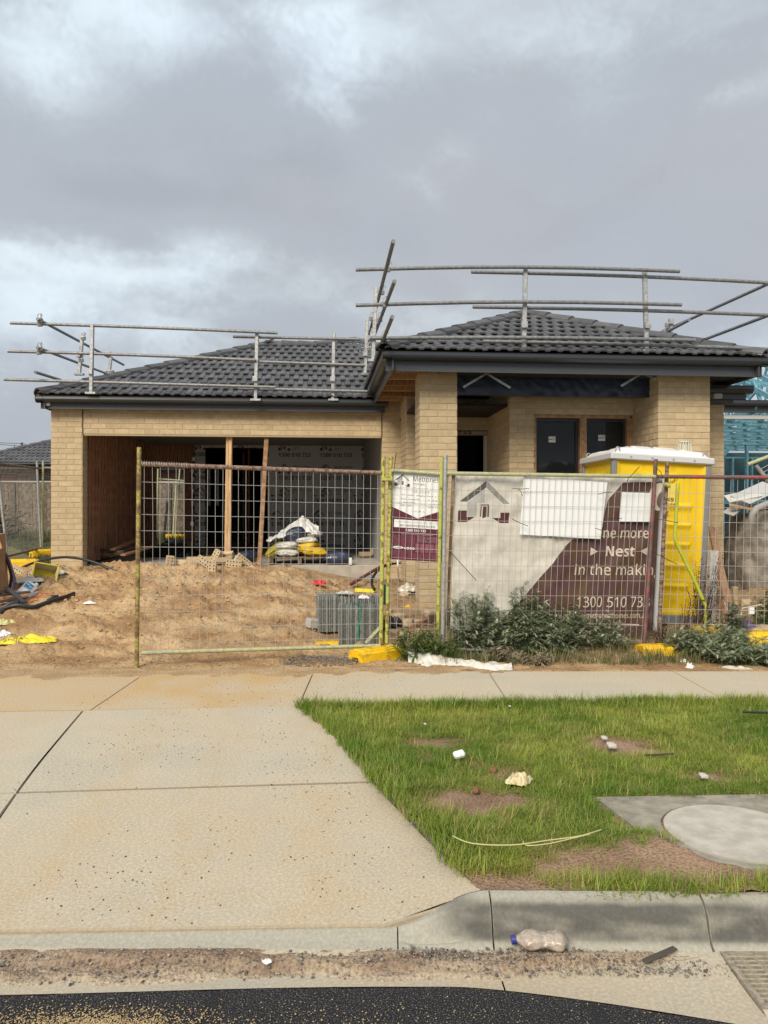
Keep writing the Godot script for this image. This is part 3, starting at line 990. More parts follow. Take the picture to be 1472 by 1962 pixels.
func builder_mark(im: Image, o: Vector2, w: float, dark: Color, grey: Color, wine: Color) -> void:  # the builder's house mark, w pixels wide
	var P := func(list: Array, col: Color) -> void:
		var p := PackedVector2Array()
		for q in list:
			p.append(o + Vector2(q[0], q[1]) * w)
		fill_poly(im, p, col)
	P.call([[0.04, 0.40], [0.52, 0.0], [0.52, 0.13], [0.18, 0.40]], dark)
	P.call([[0.52, 0.0], [0.98, 0.44], [0.86, 0.44], [0.52, 0.13]], grey)
	P.call([[0.18, 0.42], [0.50, 0.15], [0.50, 0.42], [0.36, 0.42], [0.36, 0.68], [0.18, 0.68]], grey.lightened(0.25))
	P.call([[0.43, 0.45], [0.59, 0.45], [0.59, 0.69], [0.56, 0.69], [0.56, 0.48], [0.45, 0.48], [0.45, 0.69], [0.43, 0.69]], dark)
	P.call([[0.475, 0.49], [0.55, 0.49], [0.55, 0.69], [0.475, 0.72]], wine)
	P.call([[0.02, 0.57], [0.18, 0.57], [0.18, 0.69], [0.34, 0.69], [0.18, 0.79], [0.02, 0.79]], wine)
	P.call([[0.66, 0.71], [0.82, 0.71], [0.82, 0.61], [0.98, 0.61], [0.98, 0.81], [0.82, 0.81]], wine)


func printed(im: Image, rough := 0.6) -> StandardMaterial3D:
	var m := StandardMaterial3D.new()
	m.albedo_texture = ImageTexture.create_from_image(im)
	m.roughness = rough
	m.cull_mode = BaseMaterial3D.CULL_DISABLED
	return m


# ---------- the house ----------
var lone_bricks := 300
var brick_cache := {}
var spare_bricks := {}


func brick_mesh(w: float) -> MB:
	var key := int(round(w * 1000.0))
	if not brick_cache.has(key):
		var b := MB.new()
		var h := 0.038
		var c := 0.003
		var d := 0.006
		var x := w / 2.0
		b.quad(Vector3(-x + c, -h + c, d), Vector3(x - c, -h + c, d), Vector3(x - c, h - c, d), Vector3(-x + c, h - c, d))
		b.quad(Vector3(-x + c, h - c, d), Vector3(x - c, h - c, d), Vector3(x, h, d - c), Vector3(-x, h, d - c))
		b.quad(Vector3(-x, -h, d - c), Vector3(x, -h, d - c), Vector3(x - c, -h + c, d), Vector3(-x + c, -h + c, d))
		b.quad(Vector3(-x, -h, d - c), Vector3(-x + c, -h + c, d), Vector3(-x + c, h - c, d), Vector3(-x, h, d - c))
		b.quad(Vector3(x - c, -h + c, d), Vector3(x, -h, d - c), Vector3(x, h, d - c), Vector3(x - c, h - c, d))
		b.quad(Vector3(-x, h, d - c), Vector3(x, h, d - c), Vector3(x, h, -0.02), Vector3(-x, h, -0.02))
		b.quad(Vector3(-x, -h, -0.02), Vector3(x, -h, -0.02), Vector3(x, -h, d - c), Vector3(-x, -h, d - c))
		b.quad(Vector3(-x, -h, -0.02), Vector3(-x, -h, d - c), Vector3(-x, h, d - c), Vector3(-x, h, -0.02))
		b.quad(Vector3(x, -h, d - c), Vector3(x, -h, -0.02), Vector3(x, h, -0.02), Vector3(x, h, d - c))
		brick_cache[key] = [b, []]
		for k in 5:
			brick_cache[key][1].append(b.done(M.brick[k]))
	return brick_cache[key][0]


# stretcher-bond bricks on a wall face: o is its lower left corner seen from outside, x runs right, out faces outwards
func lay(wall: Node3D, o: Vector3, x: Vector3, out: Vector3, width: float, height: float, own: bool, gaps: Array = [], shift := 0.0) -> void:
	var rows := int(height / 0.086)
	var basis := Basis(x, Vector3.UP, out)
	for r in rows:
		var at := -0.12 * ((r % 2) as float) + shift
		while at > 0.0:
			at -= 0.24
		while at < width - 0.02:
			var a := maxf(at + 0.005, 0.0)
			var b := minf(at + 0.235, width)
			at += 0.24
			if b - a < 0.03:
				continue
			var y := r * 0.086 + 0.043
			var parts := [[a, b]]
			for g in gaps:  # openings: x0, x1, y0, y1
				if y > g[2] and y < g[3]:
					var keep := []
					for q in parts:
						if q[1] <= g[0] or q[0] >= g[1]:
							keep.append(q)
						else:
							if q[0] < g[0] - 0.03:
								keep.append([q[0], g[0]])
							if q[1] > g[1] + 0.03:
								keep.append([g[1], q[1]])
					parts = keep
			for q in parts:
				var w: float = q[1] - q[0]
				var p: Vector3 = o + x * ((q[0] + q[1]) / 2.0) + Vector3.UP * y + out * rr(-0.0012, 0.0012)
				var k := rng.randi() % 5
				var mesh := brick_mesh(w)
				var xf := Transform3D(basis, p)
				if own and lone_bricks > 0:
					lone_bricks -= 1
					var e := obj("brick", brick_cache[int(round(w * 1000.0))][1][k], null, wall)
					e.transform = xf
				else:
					if not spare_bricks.has(k):
						spare_bricks[k] = MB.new()
					(spare_bricks[k] as MB).add(mesh, xf)


func flush_bricks(parent: Node3D) -> void:
	for k in spare_bricks:
		kind(obj("bricks", spare_bricks[k], M.brick[k], parent), "stuff")
	spare_bricks = {}


func core(parent: Node3D, lo: Vector3, hi: Vector3, m: Material = null, called := "wall") -> MeshInstance3D:
	var b := MB.new()
	b.box((lo + hi) / 2.0, hi - lo)
	return obj(called, b, m if m else M.mortar, parent)


# roof tiles over a plane: o = left end of the eave, x along it, up the slope; left(k), right(k), top(u) bound it in plan (k = plan distance from the eave)
func tiles(parent: Node3D, o: Vector3, x: Vector3, back: Vector3, pitch: float, length: float, left: Callable, right: Callable, kmax: float, own: bool, top: Variant = null) -> void:
	var cs := cos(pitch)
	var up := (back * cs + Vector3.UP * sin(pitch)).normalized()
	var nrm := x.cross(up).normalized()
	if nrm.y < 0:
		nrm = -nrm
	var prof := [[0.0, 0.0], [0.012, 0.015], [0.022, 0.018], [0.084, 0.018], [0.094, 0.015], [0.106, 0.0], [0.16, 0.0], [0.172, 0.015], [0.182, 0.018], [0.244, 0.018], [0.254, 0.015], [0.266, 0.0], [0.318, 0.0]]
	var cache := {}
	var rest := {}
	var rows := int(ceil(kmax / cs / 0.32))
	for r in rows:
		var s0 := r * 0.32 - 0.045
		var s1 := s0 + 0.36
		var k0 := maxf(0.0, s0 * cs)
		var k1 := s1 * cs
		var j0 := int(floor(left.call(k0) / 0.32)) - 1
		var j1 := int(ceil(right.call(k0) / 0.32)) + 1
		for j in range(j0, j1):
			var u := j * 0.32 + (0.08 if r % 2 else 0.0)
			var lf: float = left.call(k0)
			var lb: float = left.call(k1)
			var rf: float = right.call(k0)
			var rb: float = right.call(k1)
			if u + 0.32 < lf + 0.02 or u > rf - 0.02:
				continue
			var sb := s1
			if top != null:
				var kt: float = top.call(u + 0.16)
				if k0 > kt - 0.05:
					continue
				sb = minf(s1, kt / cs)
			var clipped := u < lb or u + 0.32 > rb or sb < s1
			var key := 0
			var b := MB.new()
			if clipped or not cache.has(0):
				for i in prof.size() - 1:
					var a0 := clampf(u + prof[i][0], lf, rf) - u
					var a1 := clampf(u + prof[i + 1][0], lf, rf) - u
					var c0 := clampf(u + prof[i][0], lb, rb) - u
					var c1 := clampf(u + prof[i + 1][0], lb, rb) - u
					if a1 - a0 < 0.001 and c1 - c0 < 0.001:
						continue
					var h0: float = prof[i][1]
					var h1: float = prof[i + 1][1]
					b.quad(Vector3(a0, h0 + 0.03, 0), Vector3(a1, h1 + 0.03, 0), Vector3(c1, h1 + 0.004, s0 - sb), Vector3(c0, h0 + 0.004, s0 - sb))
					b.quad(Vector3(a0, h0 + 0.008, 0.0), Vector3(a1, h1 + 0.008, 0.0), Vector3(a1, h1 + 0.03, 0), Vector3(a0, h0 + 0.03, 0))
					b.quad(Vector3(c1, h1 - 0.014, s0 - sb), Vector3(a1, h1 + 0.008, 0), Vector3(a0, h0 + 0.008, 0), Vector3(c0, h0 - 0.014, s0 - sb))
				if b.idx.is_empty():
					continue
			var m: ArrayMesh
			var mk := rng.randi() % 3
			var xf := Transform3D(Basis(x, nrm, -up), o + x * u + up * s0 + nrm * (0.02 + rr(-0.002, 0.002)))
			if not own:
				if not rest.has(mk):
					rest[mk] = MB.new()
				if not clipped and not cache.has(0):
					cache[0] = b
				(rest[mk] as MB).add(b if clipped else cache[0], xf)
				continue
			if clipped:
				m = b.done(M.tile[mk])
			else:
				if not cache.has(0):
					cache[0] = [b.done(M.tile[0]), b.done(M.tile[1]), b.done(M.tile[2])]
				m = cache[0][mk]
			var e := obj("roof_tile", m, null, parent)
			e.transform = xf
	for mk in rest:
		kind(obj("roof_tiles", rest[mk], M.tile[mk], parent), "stuff")


func caps(parent: Node3D, a: Vector3, b: Vector3, own := true, step := 0.40) -> void:  # ridge or hip capping from a up to b
	var d := (b - a).normalized()
	var side := d.cross(Vector3.UP).normalized()
	var up := side.cross(d)
	var n := int(round(a.distance_to(b) / step))
	var all := MB.new()
	for i in n:
		var p0 := a.lerp(b, float(i) / n) - d * 0.02
		var p1 := a.lerp(b, float(i + 1) / n) + d * 0.03
		var m := MB.new()
		var ring := [[-0.125, -0.045], [-0.12, -0.018], [-0.035, 0.035], [0.035, 0.035], [0.12, -0.018], [0.125, -0.045]]
		for k in ring.size() - 1:
			var q := func(e: int, f: float, lift: float, pt: Vector3) -> Vector3: return pt + side * ring[e][0] * f + up * (ring[e][1] + lift)
			m.quad(q.call(k, 1.06, 0.045, p0), q.call(k, 1.0, 0.022, p1), q.call(k + 1, 1.0, 0.022, p1), q.call(k + 1, 1.06, 0.045, p0))
			m.quad(q.call(k, 1.06, 0.02, p0), q.call(k, 1.06, 0.045, p0), q.call(k + 1, 1.06, 0.045, p0), q.call(k + 1, 1.06, 0.02, p0))
			m.quad(q.call(k + 1, 1.06, 0.02, p0), q.call(k + 1, 1.0, 0.0, p1), q.call(k, 1.0, 0.0, p1), q.call(k, 1.06, 0.02, p0))
		if own:
			obj("ridge_tile", m, M.tile[rng.randi() % 3], parent)
		else:
			all.add(m, Transform3D())
	if not own:
		kind(obj("ridge_tiles", all, M.tile[0], parent), "stuff")


func gutter_run(parent: Node3D, a: Vector3, b: Vector3, out: Vector3, ends := true, drop := 0.13) -> void:  # quad gutter with its top lip along a-b, and the fascia behind it
	var d := (b - a).normalized()
	var prof := PackedVector2Array([Vector2(0.0, 0.0), Vector2(-0.014, 0.0), Vector2(-0.016, -0.014), Vector2(-0.004, -0.022), Vector2(0.0, -0.05), Vector2(-0.008, -0.075), Vector2(-0.03, -0.098), Vector2(-0.06, -0.105), Vector2(-0.115, -0.105), Vector2(-0.115, -0.005), Vector2(-0.11, -0.005), Vector2(-0.11, -0.098), Vector2(-0.06, -0.098), Vector2(-0.034, -0.09), Vector2(-0.015, -0.072), Vector2(-0.007, -0.05), Vector2(-0.01, -0.005)])
	var g := MB.new()
	g.prism(prof, a, out, Vector3.UP, b - a)
	if ends:
		for e in [a, b - d * 0.003]:
			g.prism(PackedVector2Array([Vector2(0.0, 0.0), Vector2(0.0, -0.05), Vector2(-0.03, -0.099), Vector2(-0.06, -0.106), Vector2(-0.114, -0.106), Vector2(-0.114, 0.0)]), e + d * 0.0015, out, Vector3.UP, d * 0.003)
	obj("gutter", g, M.gutter, parent)
	var f := MB.new()
	f.prism(PackedVector2Array([Vector2(-0.118, -0.01), Vector2(-0.118, -0.108 - drop + 0.016), Vector2(-0.110, -0.108 - drop), Vector2(-0.14, -0.108 - drop), Vector2(-0.14, -0.01)]), a + d * 0.05, out, Vector3.UP, (b - a) - d * 0.1)
	obj("fascia", f, M.fascia, parent)


func house() -> void:
	var h := thing("brick_house", "cream brick single storey house under construction with open garage and dark tiled roof", "house", Vector3(-0.03, 0, -12.7), Vector3(0, 5, 0))
	var R := Vector3.RIGHT
	var L := Vector3.LEFT
	var F := Vector3.BACK
	# garage front: pier, lintel band, right-hand wall
	var w := core(h, Vector3(-5.285, 0.1, -0.24), Vector3(-4.805, 3.2, -0.005))
	var c1 := core(h, Vector3(0.255, 0.0, 2.32), Vector3(0.735, 3.36, 2.785))
	var c2 := core(h, Vector3(3.45, 0.0, 2.32), Vector3(4.155, 3.36, 2.785))
	lay(c1, Vector3(0.25, -0.02, 2.785), R, F, 0.49, 3.38, true)
	lay(c2, Vector3(3.445, -0.02, 2.785), R, F, 0.715, 3.38, true)
	lay(w, Vector3(-5.29, 0.1, -0.005), R, F, 0.485, 3.1, true)
	lay(c1, Vector3(0.255, -0.02, 2.32), F, L, 0.465, 3.38, true)
	lay(c2, Vector3(3.45, -0.02, 2.32), F, L, 0.465, 3.38, true)
	lay(w, Vector3(-4.805, 0.1, -0.005), Vector3.FORWARD, R, 0.235, 3.1, false)
	lay(w, Vector3(-5.285, 0.1, -0.24), F, L, 0.235, 3.1, false)
	lay(c1, Vector3(0.735, -0.02, 2.785), Vector3.FORWARD, R, 0.465, 3.38, false)
	lay(c2, Vector3(4.155, -0.02, 2.785), Vector3.FORWARD, R, 0.465, 3.38, false)
	var band := core(h, Vector3(-4.795, 2.74, -0.11), Vector3(-0.012, 3.2, -0.005))
	lay(band, Vector3(-4.79, 2.745, -0.005), R, F, 4.775, 0.45, false)
	var lintel := MB.new()
	lintel.box(Vector3(-2.4, 2.732, -0.06), Vector3(4.76, 0.012, 0.1))
	obj("lintel", lintel, flat(0.5, 0.42, 0.28, 0.6), h)
	var rw := core(h, Vector3(0.0, 0.0, -0.24), Vector3(0.34, 3.4, -0.005))
	lay(rw, Vector3(0.0, -0.02, -0.005), R, F, 0.34, 3.2, false)
	var np := core(h, Vector3(0.305, 0.0, -0.1), Vector3(0.62, 3.45, 0.895))
	lay(np, Vector3(0.305, -0.02, -0.005), F, L, 0.9, 3.45, false)
	lay(np, Vector3(0.3, -0.02, 0.895), R, F, 0.33, 3.45, false)
	# porch back wall with the front door, return, window wall
	var pw := core(h, Vector3(0.62, 2.80, 0.40), Vector3(1.66, 3.3, 0.595))
	lay(pw, Vector3(0.62, 2.8, 0.595), R, F, 1.02, 0.5, false)
	core(h, Vector3(0.62, 0.0, 0.40), Vector3(0.76, 2.8, 0.594))
	var rt := core(h, Vector3(1.636, 0.3, 0.3), Vector3(1.98, 3.3, 1.995))
	lay(rt, Vector3(1.636, 0.3, 0.595), F, L, 1.4, 2.95, false)
	lay(rt, Vector3(1.63, 0.3, 1.995), R, F, 0.365, 2.95, false)
	var wl := core(h, Vector3(1.98, 2.885, 1.75), Vector3(3.45, 3.3, 1.995))
	lay(wl, Vector3(1.995, 2.885, 1.995), R, F, 1.45, 0.38, false)
	var ws := core(h, Vector3(1.98, 0.3, 1.75), Vector3(3.45, 1.5, 1.995))
	lay(ws, Vector3(1.995, 0.3, 1.995), R, F, 1.45, 1.2, false)
	var rs := core(h, Vector3(3.45, 0.0, 1.75), Vector3(3.9, 3.3, 2.32))
	lay(rs, Vector3(3.45, -0.02, 1.8), F, L, 0.52, 3.3, false)
	var rr_ := core(h, Vector3(3.9, 0.0, 0.2), Vector3(4.675, 3.08, 2.195))
	lay(rr_, Vector3(3.9, -0.02, 2.195), R, F, 0.78, 3.1, false)
	flush_bricks(h)
	# joints of sealant where the walls meet
	for e in [[-4.8, 2.75], [-0.006, 2.75]]:
		var s := MB.new()
		s.box(Vector3(e[0], (e[1] + 3.18) / 2.0, 0.0), Vector3(0.011, 3.18 - e[1], 0.018))
		obj("control_joint", s, flat(0.09, 0.045, 0.04, 0.8), h)
	# rear and side walls of the house, plain backs
	core(h, Vector3(-5.285, 0.2, -5.75), Vector3(-5.10, 3.1, -0.242))
	core(h, Vector3(4.5, 0.0, -11.0), Vector3(4.67, 3.1, 0.198))
	core(h, Vector3(-2.2, 0.0, -11.2), Vector3(4.67, 3.1, -11.002))
	# floor slab
	var slab := MB.new()
	slab.cbox(Vector3(-0.3, 0.42, -5.65), Vector3(9.7, 0.4, 11.2), 0.01)
	obj("floor_slab", slab, M.slab, h)
	var porch_slab := MB.new()
	porch_slab.box(Vector3(2.1, 0.3, 1.1), Vector3(2.9, 0.4, 2.3))
	obj("porch_slab", porch_slab, M.slab, h)
	# ---- roofs
	var roof := part("roof", h)
	var tg := 0.4663
	var gy := 3.335
	var ge := Vector3(-5.40, gy, 0.21)
	var gpitch := atan(tg)
	var gtop := func(u: float) -> float:
		var g: float = u - 5.40
		return 3.30 + 0.48 * smoothstep(-1.1, -0.25, g)
	tiles(roof, ge, R, Vector3.FORWARD, gpitch, 6.6, func(k: float) -> float: return k, func(k: float) -> float: return minf(5.4 + 3.5 - k, 5.75), 3.8, true, gtop)
	var hip := func(o: Vector3, du: float, k: float, t: float) -> Vector3: return o + Vector3(du * k, k * t, -k)
	caps(roof, ge + Vector3(0, 0.03, 0), hip.call(ge + Vector3(0, 0.03, 0), 1.0, 3.30, tg))
	var r0: Vector3 = hip.call(ge + Vector3(0, 0.03, 0), 1.0, 3.30, tg)
	caps(roof, r0, Vector3(-1.1, r0.y, r0.z))
	var apex := Vector3(-0.28, gy + 0.03 + 3.78 * tg, 0.21 - 3.78)
	caps(roof, Vector3(-1.1, r0.y, r0.z), apex)
	caps(roof, Vector3(0.25, apex.y - 0.25, apex.z + 0.53), apex)
	# porch roof: a hipped end towards the street
	var pe := Vector3(-0.24, 3.505, 3.16)
	var pt := 0.452
	var half := 2.465
	tiles(roof, pe, R, Vector3.FORWARD, atan(pt), 4.93, func(k: float) -> float: return k, func(k: float) -> float: return 4.93 - k, half, true)
	var pa: Vector3 = hip.call(pe + Vector3(0, 0.03, 0), 1.0, half, pt)
	caps(roof, pe + Vector3(0, 0.03, 0), pa, true, 0.42)
	caps(roof, pe + Vector3(4.93, 0.03, 0), pa, true, 0.42)
	# the slopes that face away from the street
	tiles(roof, Vector3(pe.x, pe.y, -9.0), F, R, atan(pt), 12.0, func(_k: float) -> float: return 0.0, func(k: float) -> float: return 12.16 - k, half, false)
	tiles(roof, pe + Vector3(4.93, 0, 0), Vector3.FORWARD, L, atan(pt), 12.0, func(k: float) -> float: return k, func(_k: float) -> float: return 12.16, half, false)
	tiles(roof, ge + Vector3(0, 0, -6.6), F, R, gpitch, 6.6, func(k: float) -> float: return k, func(k: float) -> float: return 6.6 - k, 3.3, false)
	caps(roof, Vector3(pa.x, pa.y, -9.0), pa, false)
	# roof boarding under the tiles
	var deck := MB.new()
	var q4 := func(a: Vector3, b: Vector3, c: Vector3, d: Vector3) -> void:
		deck.quad(a, b, c, d)
		var dn := Vector3(0, -0.02, 0)
		deck.quad(d + dn, c + dn, b + dn, a + dn)
	var ga := ge + Vector3(0.02, -0.01, -0.02)
	q4.call(ga, ga + Vector3(5.7, 0, 0), ga + Vector3(5.1, 3.4 * tg, -3.4), ga + Vector3(3.32, 3.4 * tg, -3.4))
	q4.call(ga + Vector3(3.32, 3.4 * tg, -3.4), ga + Vector3(5.1, 3.4 * tg, -3.4), ga + Vector3(5.1, 0, -6.8), ga + Vector3(0, 0, -6.8))
	q4.call(ga + Vector3(0, 0, -6.8), ga, ga + Vector3(3.32, 3.4 * tg, -3.4), ga + Vector3(3.32, 3.4 * tg, -3.4))
	var pb := pe + Vector3(0.02, -0.01, -0.02)
	q4.call(pb, pb + Vector3(4.89, 0, 0), pb + Vector3(half, half * pt, -half), pb + Vector3(half, half * pt, -half))
	q4.call(pb + Vector3(0, 0, -12.1), pb, pb + Vector3(half, half * pt, -half), pb + Vector3(half, half * pt, -12.1))
	q4.call(pb + Vector3(4.89, 0, 0), pb + Vector3(4.89, 0, -12.1), pb + Vector3(half, half * pt, -12.1), pb + Vector3(half, half * pt, -half))
	obj("roof_boarding", deck, flat(0.2, 0.12, 0.07, 0.9), roof)
	# gutters and fascias
	gutter_run(h, Vector3(-5.44, 3.315, 0.28), Vector3(0.08, 3.315, 0.28), F, true, 0.085)
	gutter_run(h, Vector3(-5.44, 3.315, -6.6), Vector3(-5.44, 3.315, 0.28), L, false, 0.085)
	gutter_run(h, Vector3(-0.27, 3.485, 3.25), Vector3(4.73, 3.485, 3.25), F, true, 0.125)
	gutter_run(h, Vector3(-0.27, 3.485, -1.0), Vector3(-0.27, 3.485, 3.25), L, false, 0.125)
	gutter_run(h, Vector3(4.73, 3.485, 3.25), Vector3(4.73, 3.485, -1.0), R, false, 0.125)
	gutter_run(h, Vector3(4.1, 3.25, 2.5), Vector3(4.95, 3.25, 2.5), F, true, 0.08)
	# porch eave: rafters, ceiling, beam wrapped in dark foil, metal straps
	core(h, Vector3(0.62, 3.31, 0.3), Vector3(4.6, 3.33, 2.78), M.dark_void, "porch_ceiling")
	var beam := MB.new()
	beam.sheet(40, 6, func(u: float, t: float) -> Vector3:
		return Vector3(lerpf(0.735, 3.45, u), lerpf(3.065, 3.31, t), 2.52 + 0.012 * nz_b.get_noise_2d(u * 7.0, t * 1.2)))
	beam.box(Vector3(2.09, 3.19, 2.44), Vector3(2.71, 0.24, 0.12))
	var navy := flat(0.012, 0.022, 0.042, 0.35)
	obj("porch_beam", beam, navy, h)
	for e in [[Vector3(0.822, 3.121, 2.782), Vector3(1.207, 3.352, 2.816)], [Vector3(1.043, 3.338, 2.842), Vector3(1.420, 3.108, 2.875)], [Vector3(2.942, 3.168, 2.767), Vector3(3.259, 3.361, 2.795)], [Vector3(3.146, 3.375, 2.825), Vector3(3.379, 3.251, 2.845)]]:
		var s := MB.new()
		s.bar(e[0], e[1], 0.004, 0.028, Vector3.UP)
		obj("strap", s, M.galv, h)
	for i in 6:
		var s := MB.new()
		var v := 2.95 - i * 0.5
		var reach := minf(1.1, 3.16 - v - 0.2)
		if reach > 0.1:
			s.bar(Vector3(-0.1, 3.37, v), Vector3(-0.1 + reach, 3.37 + reach * pt, v), 0.035, 0.09)
		s.box(Vector3(0.2, 3.32, v - 0.04), Vector3(0.7, 0.09, 0.034))
		obj("rafter", s, M.pine if i % 2 else M.red_board, h)
	for i in 8:
		var s := MB.new()
		var u := 0.9 + i * 0.5
		s.bar(Vector3(u, 3.37, 3.1), Vector3(u, 3.37 + 0.5 * pt, 2.6), 0.035, 0.07)
		obj("rafter", s, M.old_wood, h)
	# front door opening
	var dr := part("door_opening", h)
	for e in [[Vector3(0.78, 0.5, 0.5), Vector3(0.78, 2.72, 0.5), 0.04], [Vector3(1.615, 0.5, 0.5), Vector3(1.615, 2.72, 0.5), 0.04]]:
		var s := MB.new()
		s.bar(e[0], e[1], 0.1, e[2], Vector3.RIGHT)
		obj("jamb", s, flat(0.62, 0.58, 0.5, 0.7), dr)
	var hd := MB.new()
	hd.box(Vector3(1.2, 2.755, 0.545), Vector3(0.85, 0.07, 0.09))
	obj("head", hd, flat(0.22, 0.14, 0.075, 0.8), dr)
	var num := Image.create(256, 32, false, Image.FORMAT_RGB8)
	num.fill(lin(0.36, 0.29, 0.22))
	write(num, "0 733", Vector2(10, 27), 38, Color(0.05, 0.04, 0.04), true, 150)
	var nb := MB.new()
	nb.box(Vector3(1.2, 2.755, 0.594), Vector3(0.84, 0.055, 0.004))
	nb.quad(Vector3(1.0, 2.728, 0.5975), Vector3(1.6, 2.728, 0.5975), Vector3(1.6, 2.782, 0.5975), Vector3(1.0, 2.782, 0.5975))
	obj("printed_strip", nb, printed(num), dr)
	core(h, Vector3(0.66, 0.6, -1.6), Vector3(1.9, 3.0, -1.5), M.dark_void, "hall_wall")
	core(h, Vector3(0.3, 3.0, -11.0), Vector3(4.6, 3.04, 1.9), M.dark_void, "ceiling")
	# window
	var wn := part("window", h)
	var tim := surf([[0.3, lin(0.30, 0.17, 0.08)], [0.7, lin(0.42, 0.26, 0.13)]], 0.5, 0.6, 0.0, 0.02, 256)
	for e in [[1.995, 2.03, 1.5, 2.885], [2.665, 2.765, 1.5, 2.84], [3.36, 3.445, 1.5, 2.84]]:
		var s := MB.new()
		s.box(Vector3((e[0] + e[1]) / 2.0, (e[2] + e[3]) / 2.0, 1.9), Vector3(e[1] - e[0], e[3] - e[2], 0.12))
		obj("reveal", s, tim, wn)
	var s2 := MB.new()
	s2.box(Vector3(2.72, 2.862, 1.901), Vector3(1.38, 0.044, 0.118))
	obj("reveal", s2, tim, wn)
	var frame := flat(0.018, 0.02, 0.022, 0.4)
	for e in [[2.03, 2.665], [2.765, 3.36]]:
		var s := MB.new()
		for x in [e[0] + 0.018, e[1] - 0.018]:
			s.box(Vector3(x, 2.17, 1.86), Vector3(0.036, 1.33, 0.05))
		s.box(Vector3((e[0] + e[1]) / 2.0, 2.818, 1.8601), Vector3(e[1] - e[0] - 0.072, 0.036, 0.05))
		s.box(Vector3((e[0] + e[1]) / 2.0, 1.52, 1.8601), Vector3(e[1] - e[0] - 0.072, 0.04, 0.05))
		obj("frame", s, frame, wn)
		var g := MB.new()
		g.box(Vector3((e[0] + e[1]) / 2.0, 2.17, 1.853), Vector3(e[1] - e[0] - 0.07, 1.26, 0.005))
		var glass := flat(0.03, 0.035, 0.04, 0.03)
		glass.albedo_color.a = 0.35
		glass.metallic_specular = 0.3
		glass.transparency = BaseMaterial3D.TRANSPARENCY_ALPHA
		obj("pane", g, glass, wn)
	var lab := Image.create(96, 80, false, Image.FORMAT_RGB8)
	lab.fill(Color(0.86, 0.86, 0.85))
	lab.fill_rect(Rect2i(8, 34, 40, 12), Color(0.1, 0.1, 0.1))
	lab.fill_rect(Rect2i(54, 16, 32, 4), Color(0.25, 0.25, 0.25))
	lab.fill_rect(Rect2i(54, 28, 30, 3), Color(0.3, 0.3, 0.3))
	lab.fill_rect(Rect2i(58, 42, 22, 10), Color(0.2, 0.2, 0.2))
	for p in [Vector3(2.289, 2.542, 1.862), Vector3(3.022, 2.570, 1.862)]:
		var s := MB.new()
		s.box(p, Vector3(0.10, 0.085, 0.001))
		s.quad(p + Vector3(-0.05, -0.042, 0.001), p + Vector3(0.05, -0.042, 0.001), p + Vector3(0.05, 0.042, 0.001), p + Vector3(-0.05, 0.042, 0.001))
		obj("sticker", s, printed(lab), wn)
	core(h, Vector3(1.99, 0.6, 0.8), Vector3(3.44, 3.0, 0.9), flat(0.014, 0.015, 0.016, 0.9), "room_wall")  # wall coloured near-black as painted shade, so the window looks dark inside
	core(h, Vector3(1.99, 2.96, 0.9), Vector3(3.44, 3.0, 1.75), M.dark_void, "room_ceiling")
	# ---- garage inside
	var lining := part("garage_lining", h)
	for i in 40:
		var v := -0.30 - i * 0.13
		var s := MB.new()
		var th := 0.03 + 0.02 * (i % 3)
		s.cbox(Vector3(-4.96 + th / 2.0, 1.86, v), Vector3(th, 2.42, 0.095 + 0.02 * rng.randf()), 0.004)
		obj("board", s, M.red_board if i % 3 else M.lining_light, lining)
	core(lining, Vector3(-5.09, 0.62, -5.4), Vector3(-4.965, 3.06, -0.25), flat(0.05, 0.03, 0.02, 0.9), "lining_back")
	for v in 9:
		var s := MB.new()
		s.box(Vector3(-4.925, 1.78 + 0.03 * (v % 2), -0.55 - v * 0.56), Vector3(0.05, 0.045, 0.4))
		obj("nogging", s, M.red_board, lining)
	core(h, Vector3(-5.0, 3.05, -5.5), Vector3(0.3, 3.08, -0.12), flat(0.28, 0.26, 0.23, 0.9), "garage_ceiling")
	core(h, Vector3(0.02, 0.62, -5.5), Vector3(0.2, 3.05, -0.241), flat(0.35, 0.35, 0.35, 0.9), "wall")
	# rear wall of the garage: side opening, studs, printed wrap, passage to the house
	for e in [[-4.95, -4.76, 0.62, 3.05], [-4.12, -3.87, 0.62, 3.05], [-4.76, -4.12, 2.5, 3.05]]:
		core(h, Vector3(e[0], e[2], -5.52), Vector3(e[1], e[3], -5.39), M.red_board, "rear_frame")
	core(h, Vector3(-4.0, 2.6, -5.40), Vector3(-3.9, 3.0, -5.3), M.red_board, "stud")
	var wrap := Image.create(512, 280, false, Image.FORMAT_RGB8)
	wrap.fill(lin(0.60, 0.605, 0.60))
	var ink := lin(0.035, 0.03, 0.03)
	builder_mark(wrap, Vector2(40, 26), 150, ink, lin(0.16, 0.15, 0.15), lin(0.10, 0.03, 0.035))
	write(wrap, "Metronest", Vector2(222, 86), 56, lin(0.12, 0.115, 0.115), false, 225)
	write(wrap, "Homes", Vector2(222, 122), 30, lin(0.16, 0.15, 0.15), false, 76)
	wrap.fill_rect(Rect2i(222, 134, 34, 5), lin(0.12, 0.06, 0.06))
	write(wrap, "1300 510 733", Vector2(44, 222), 66, ink, true, 395)
	var wm := printed(wrap, 0.7)
	wm.texture_repeat = true
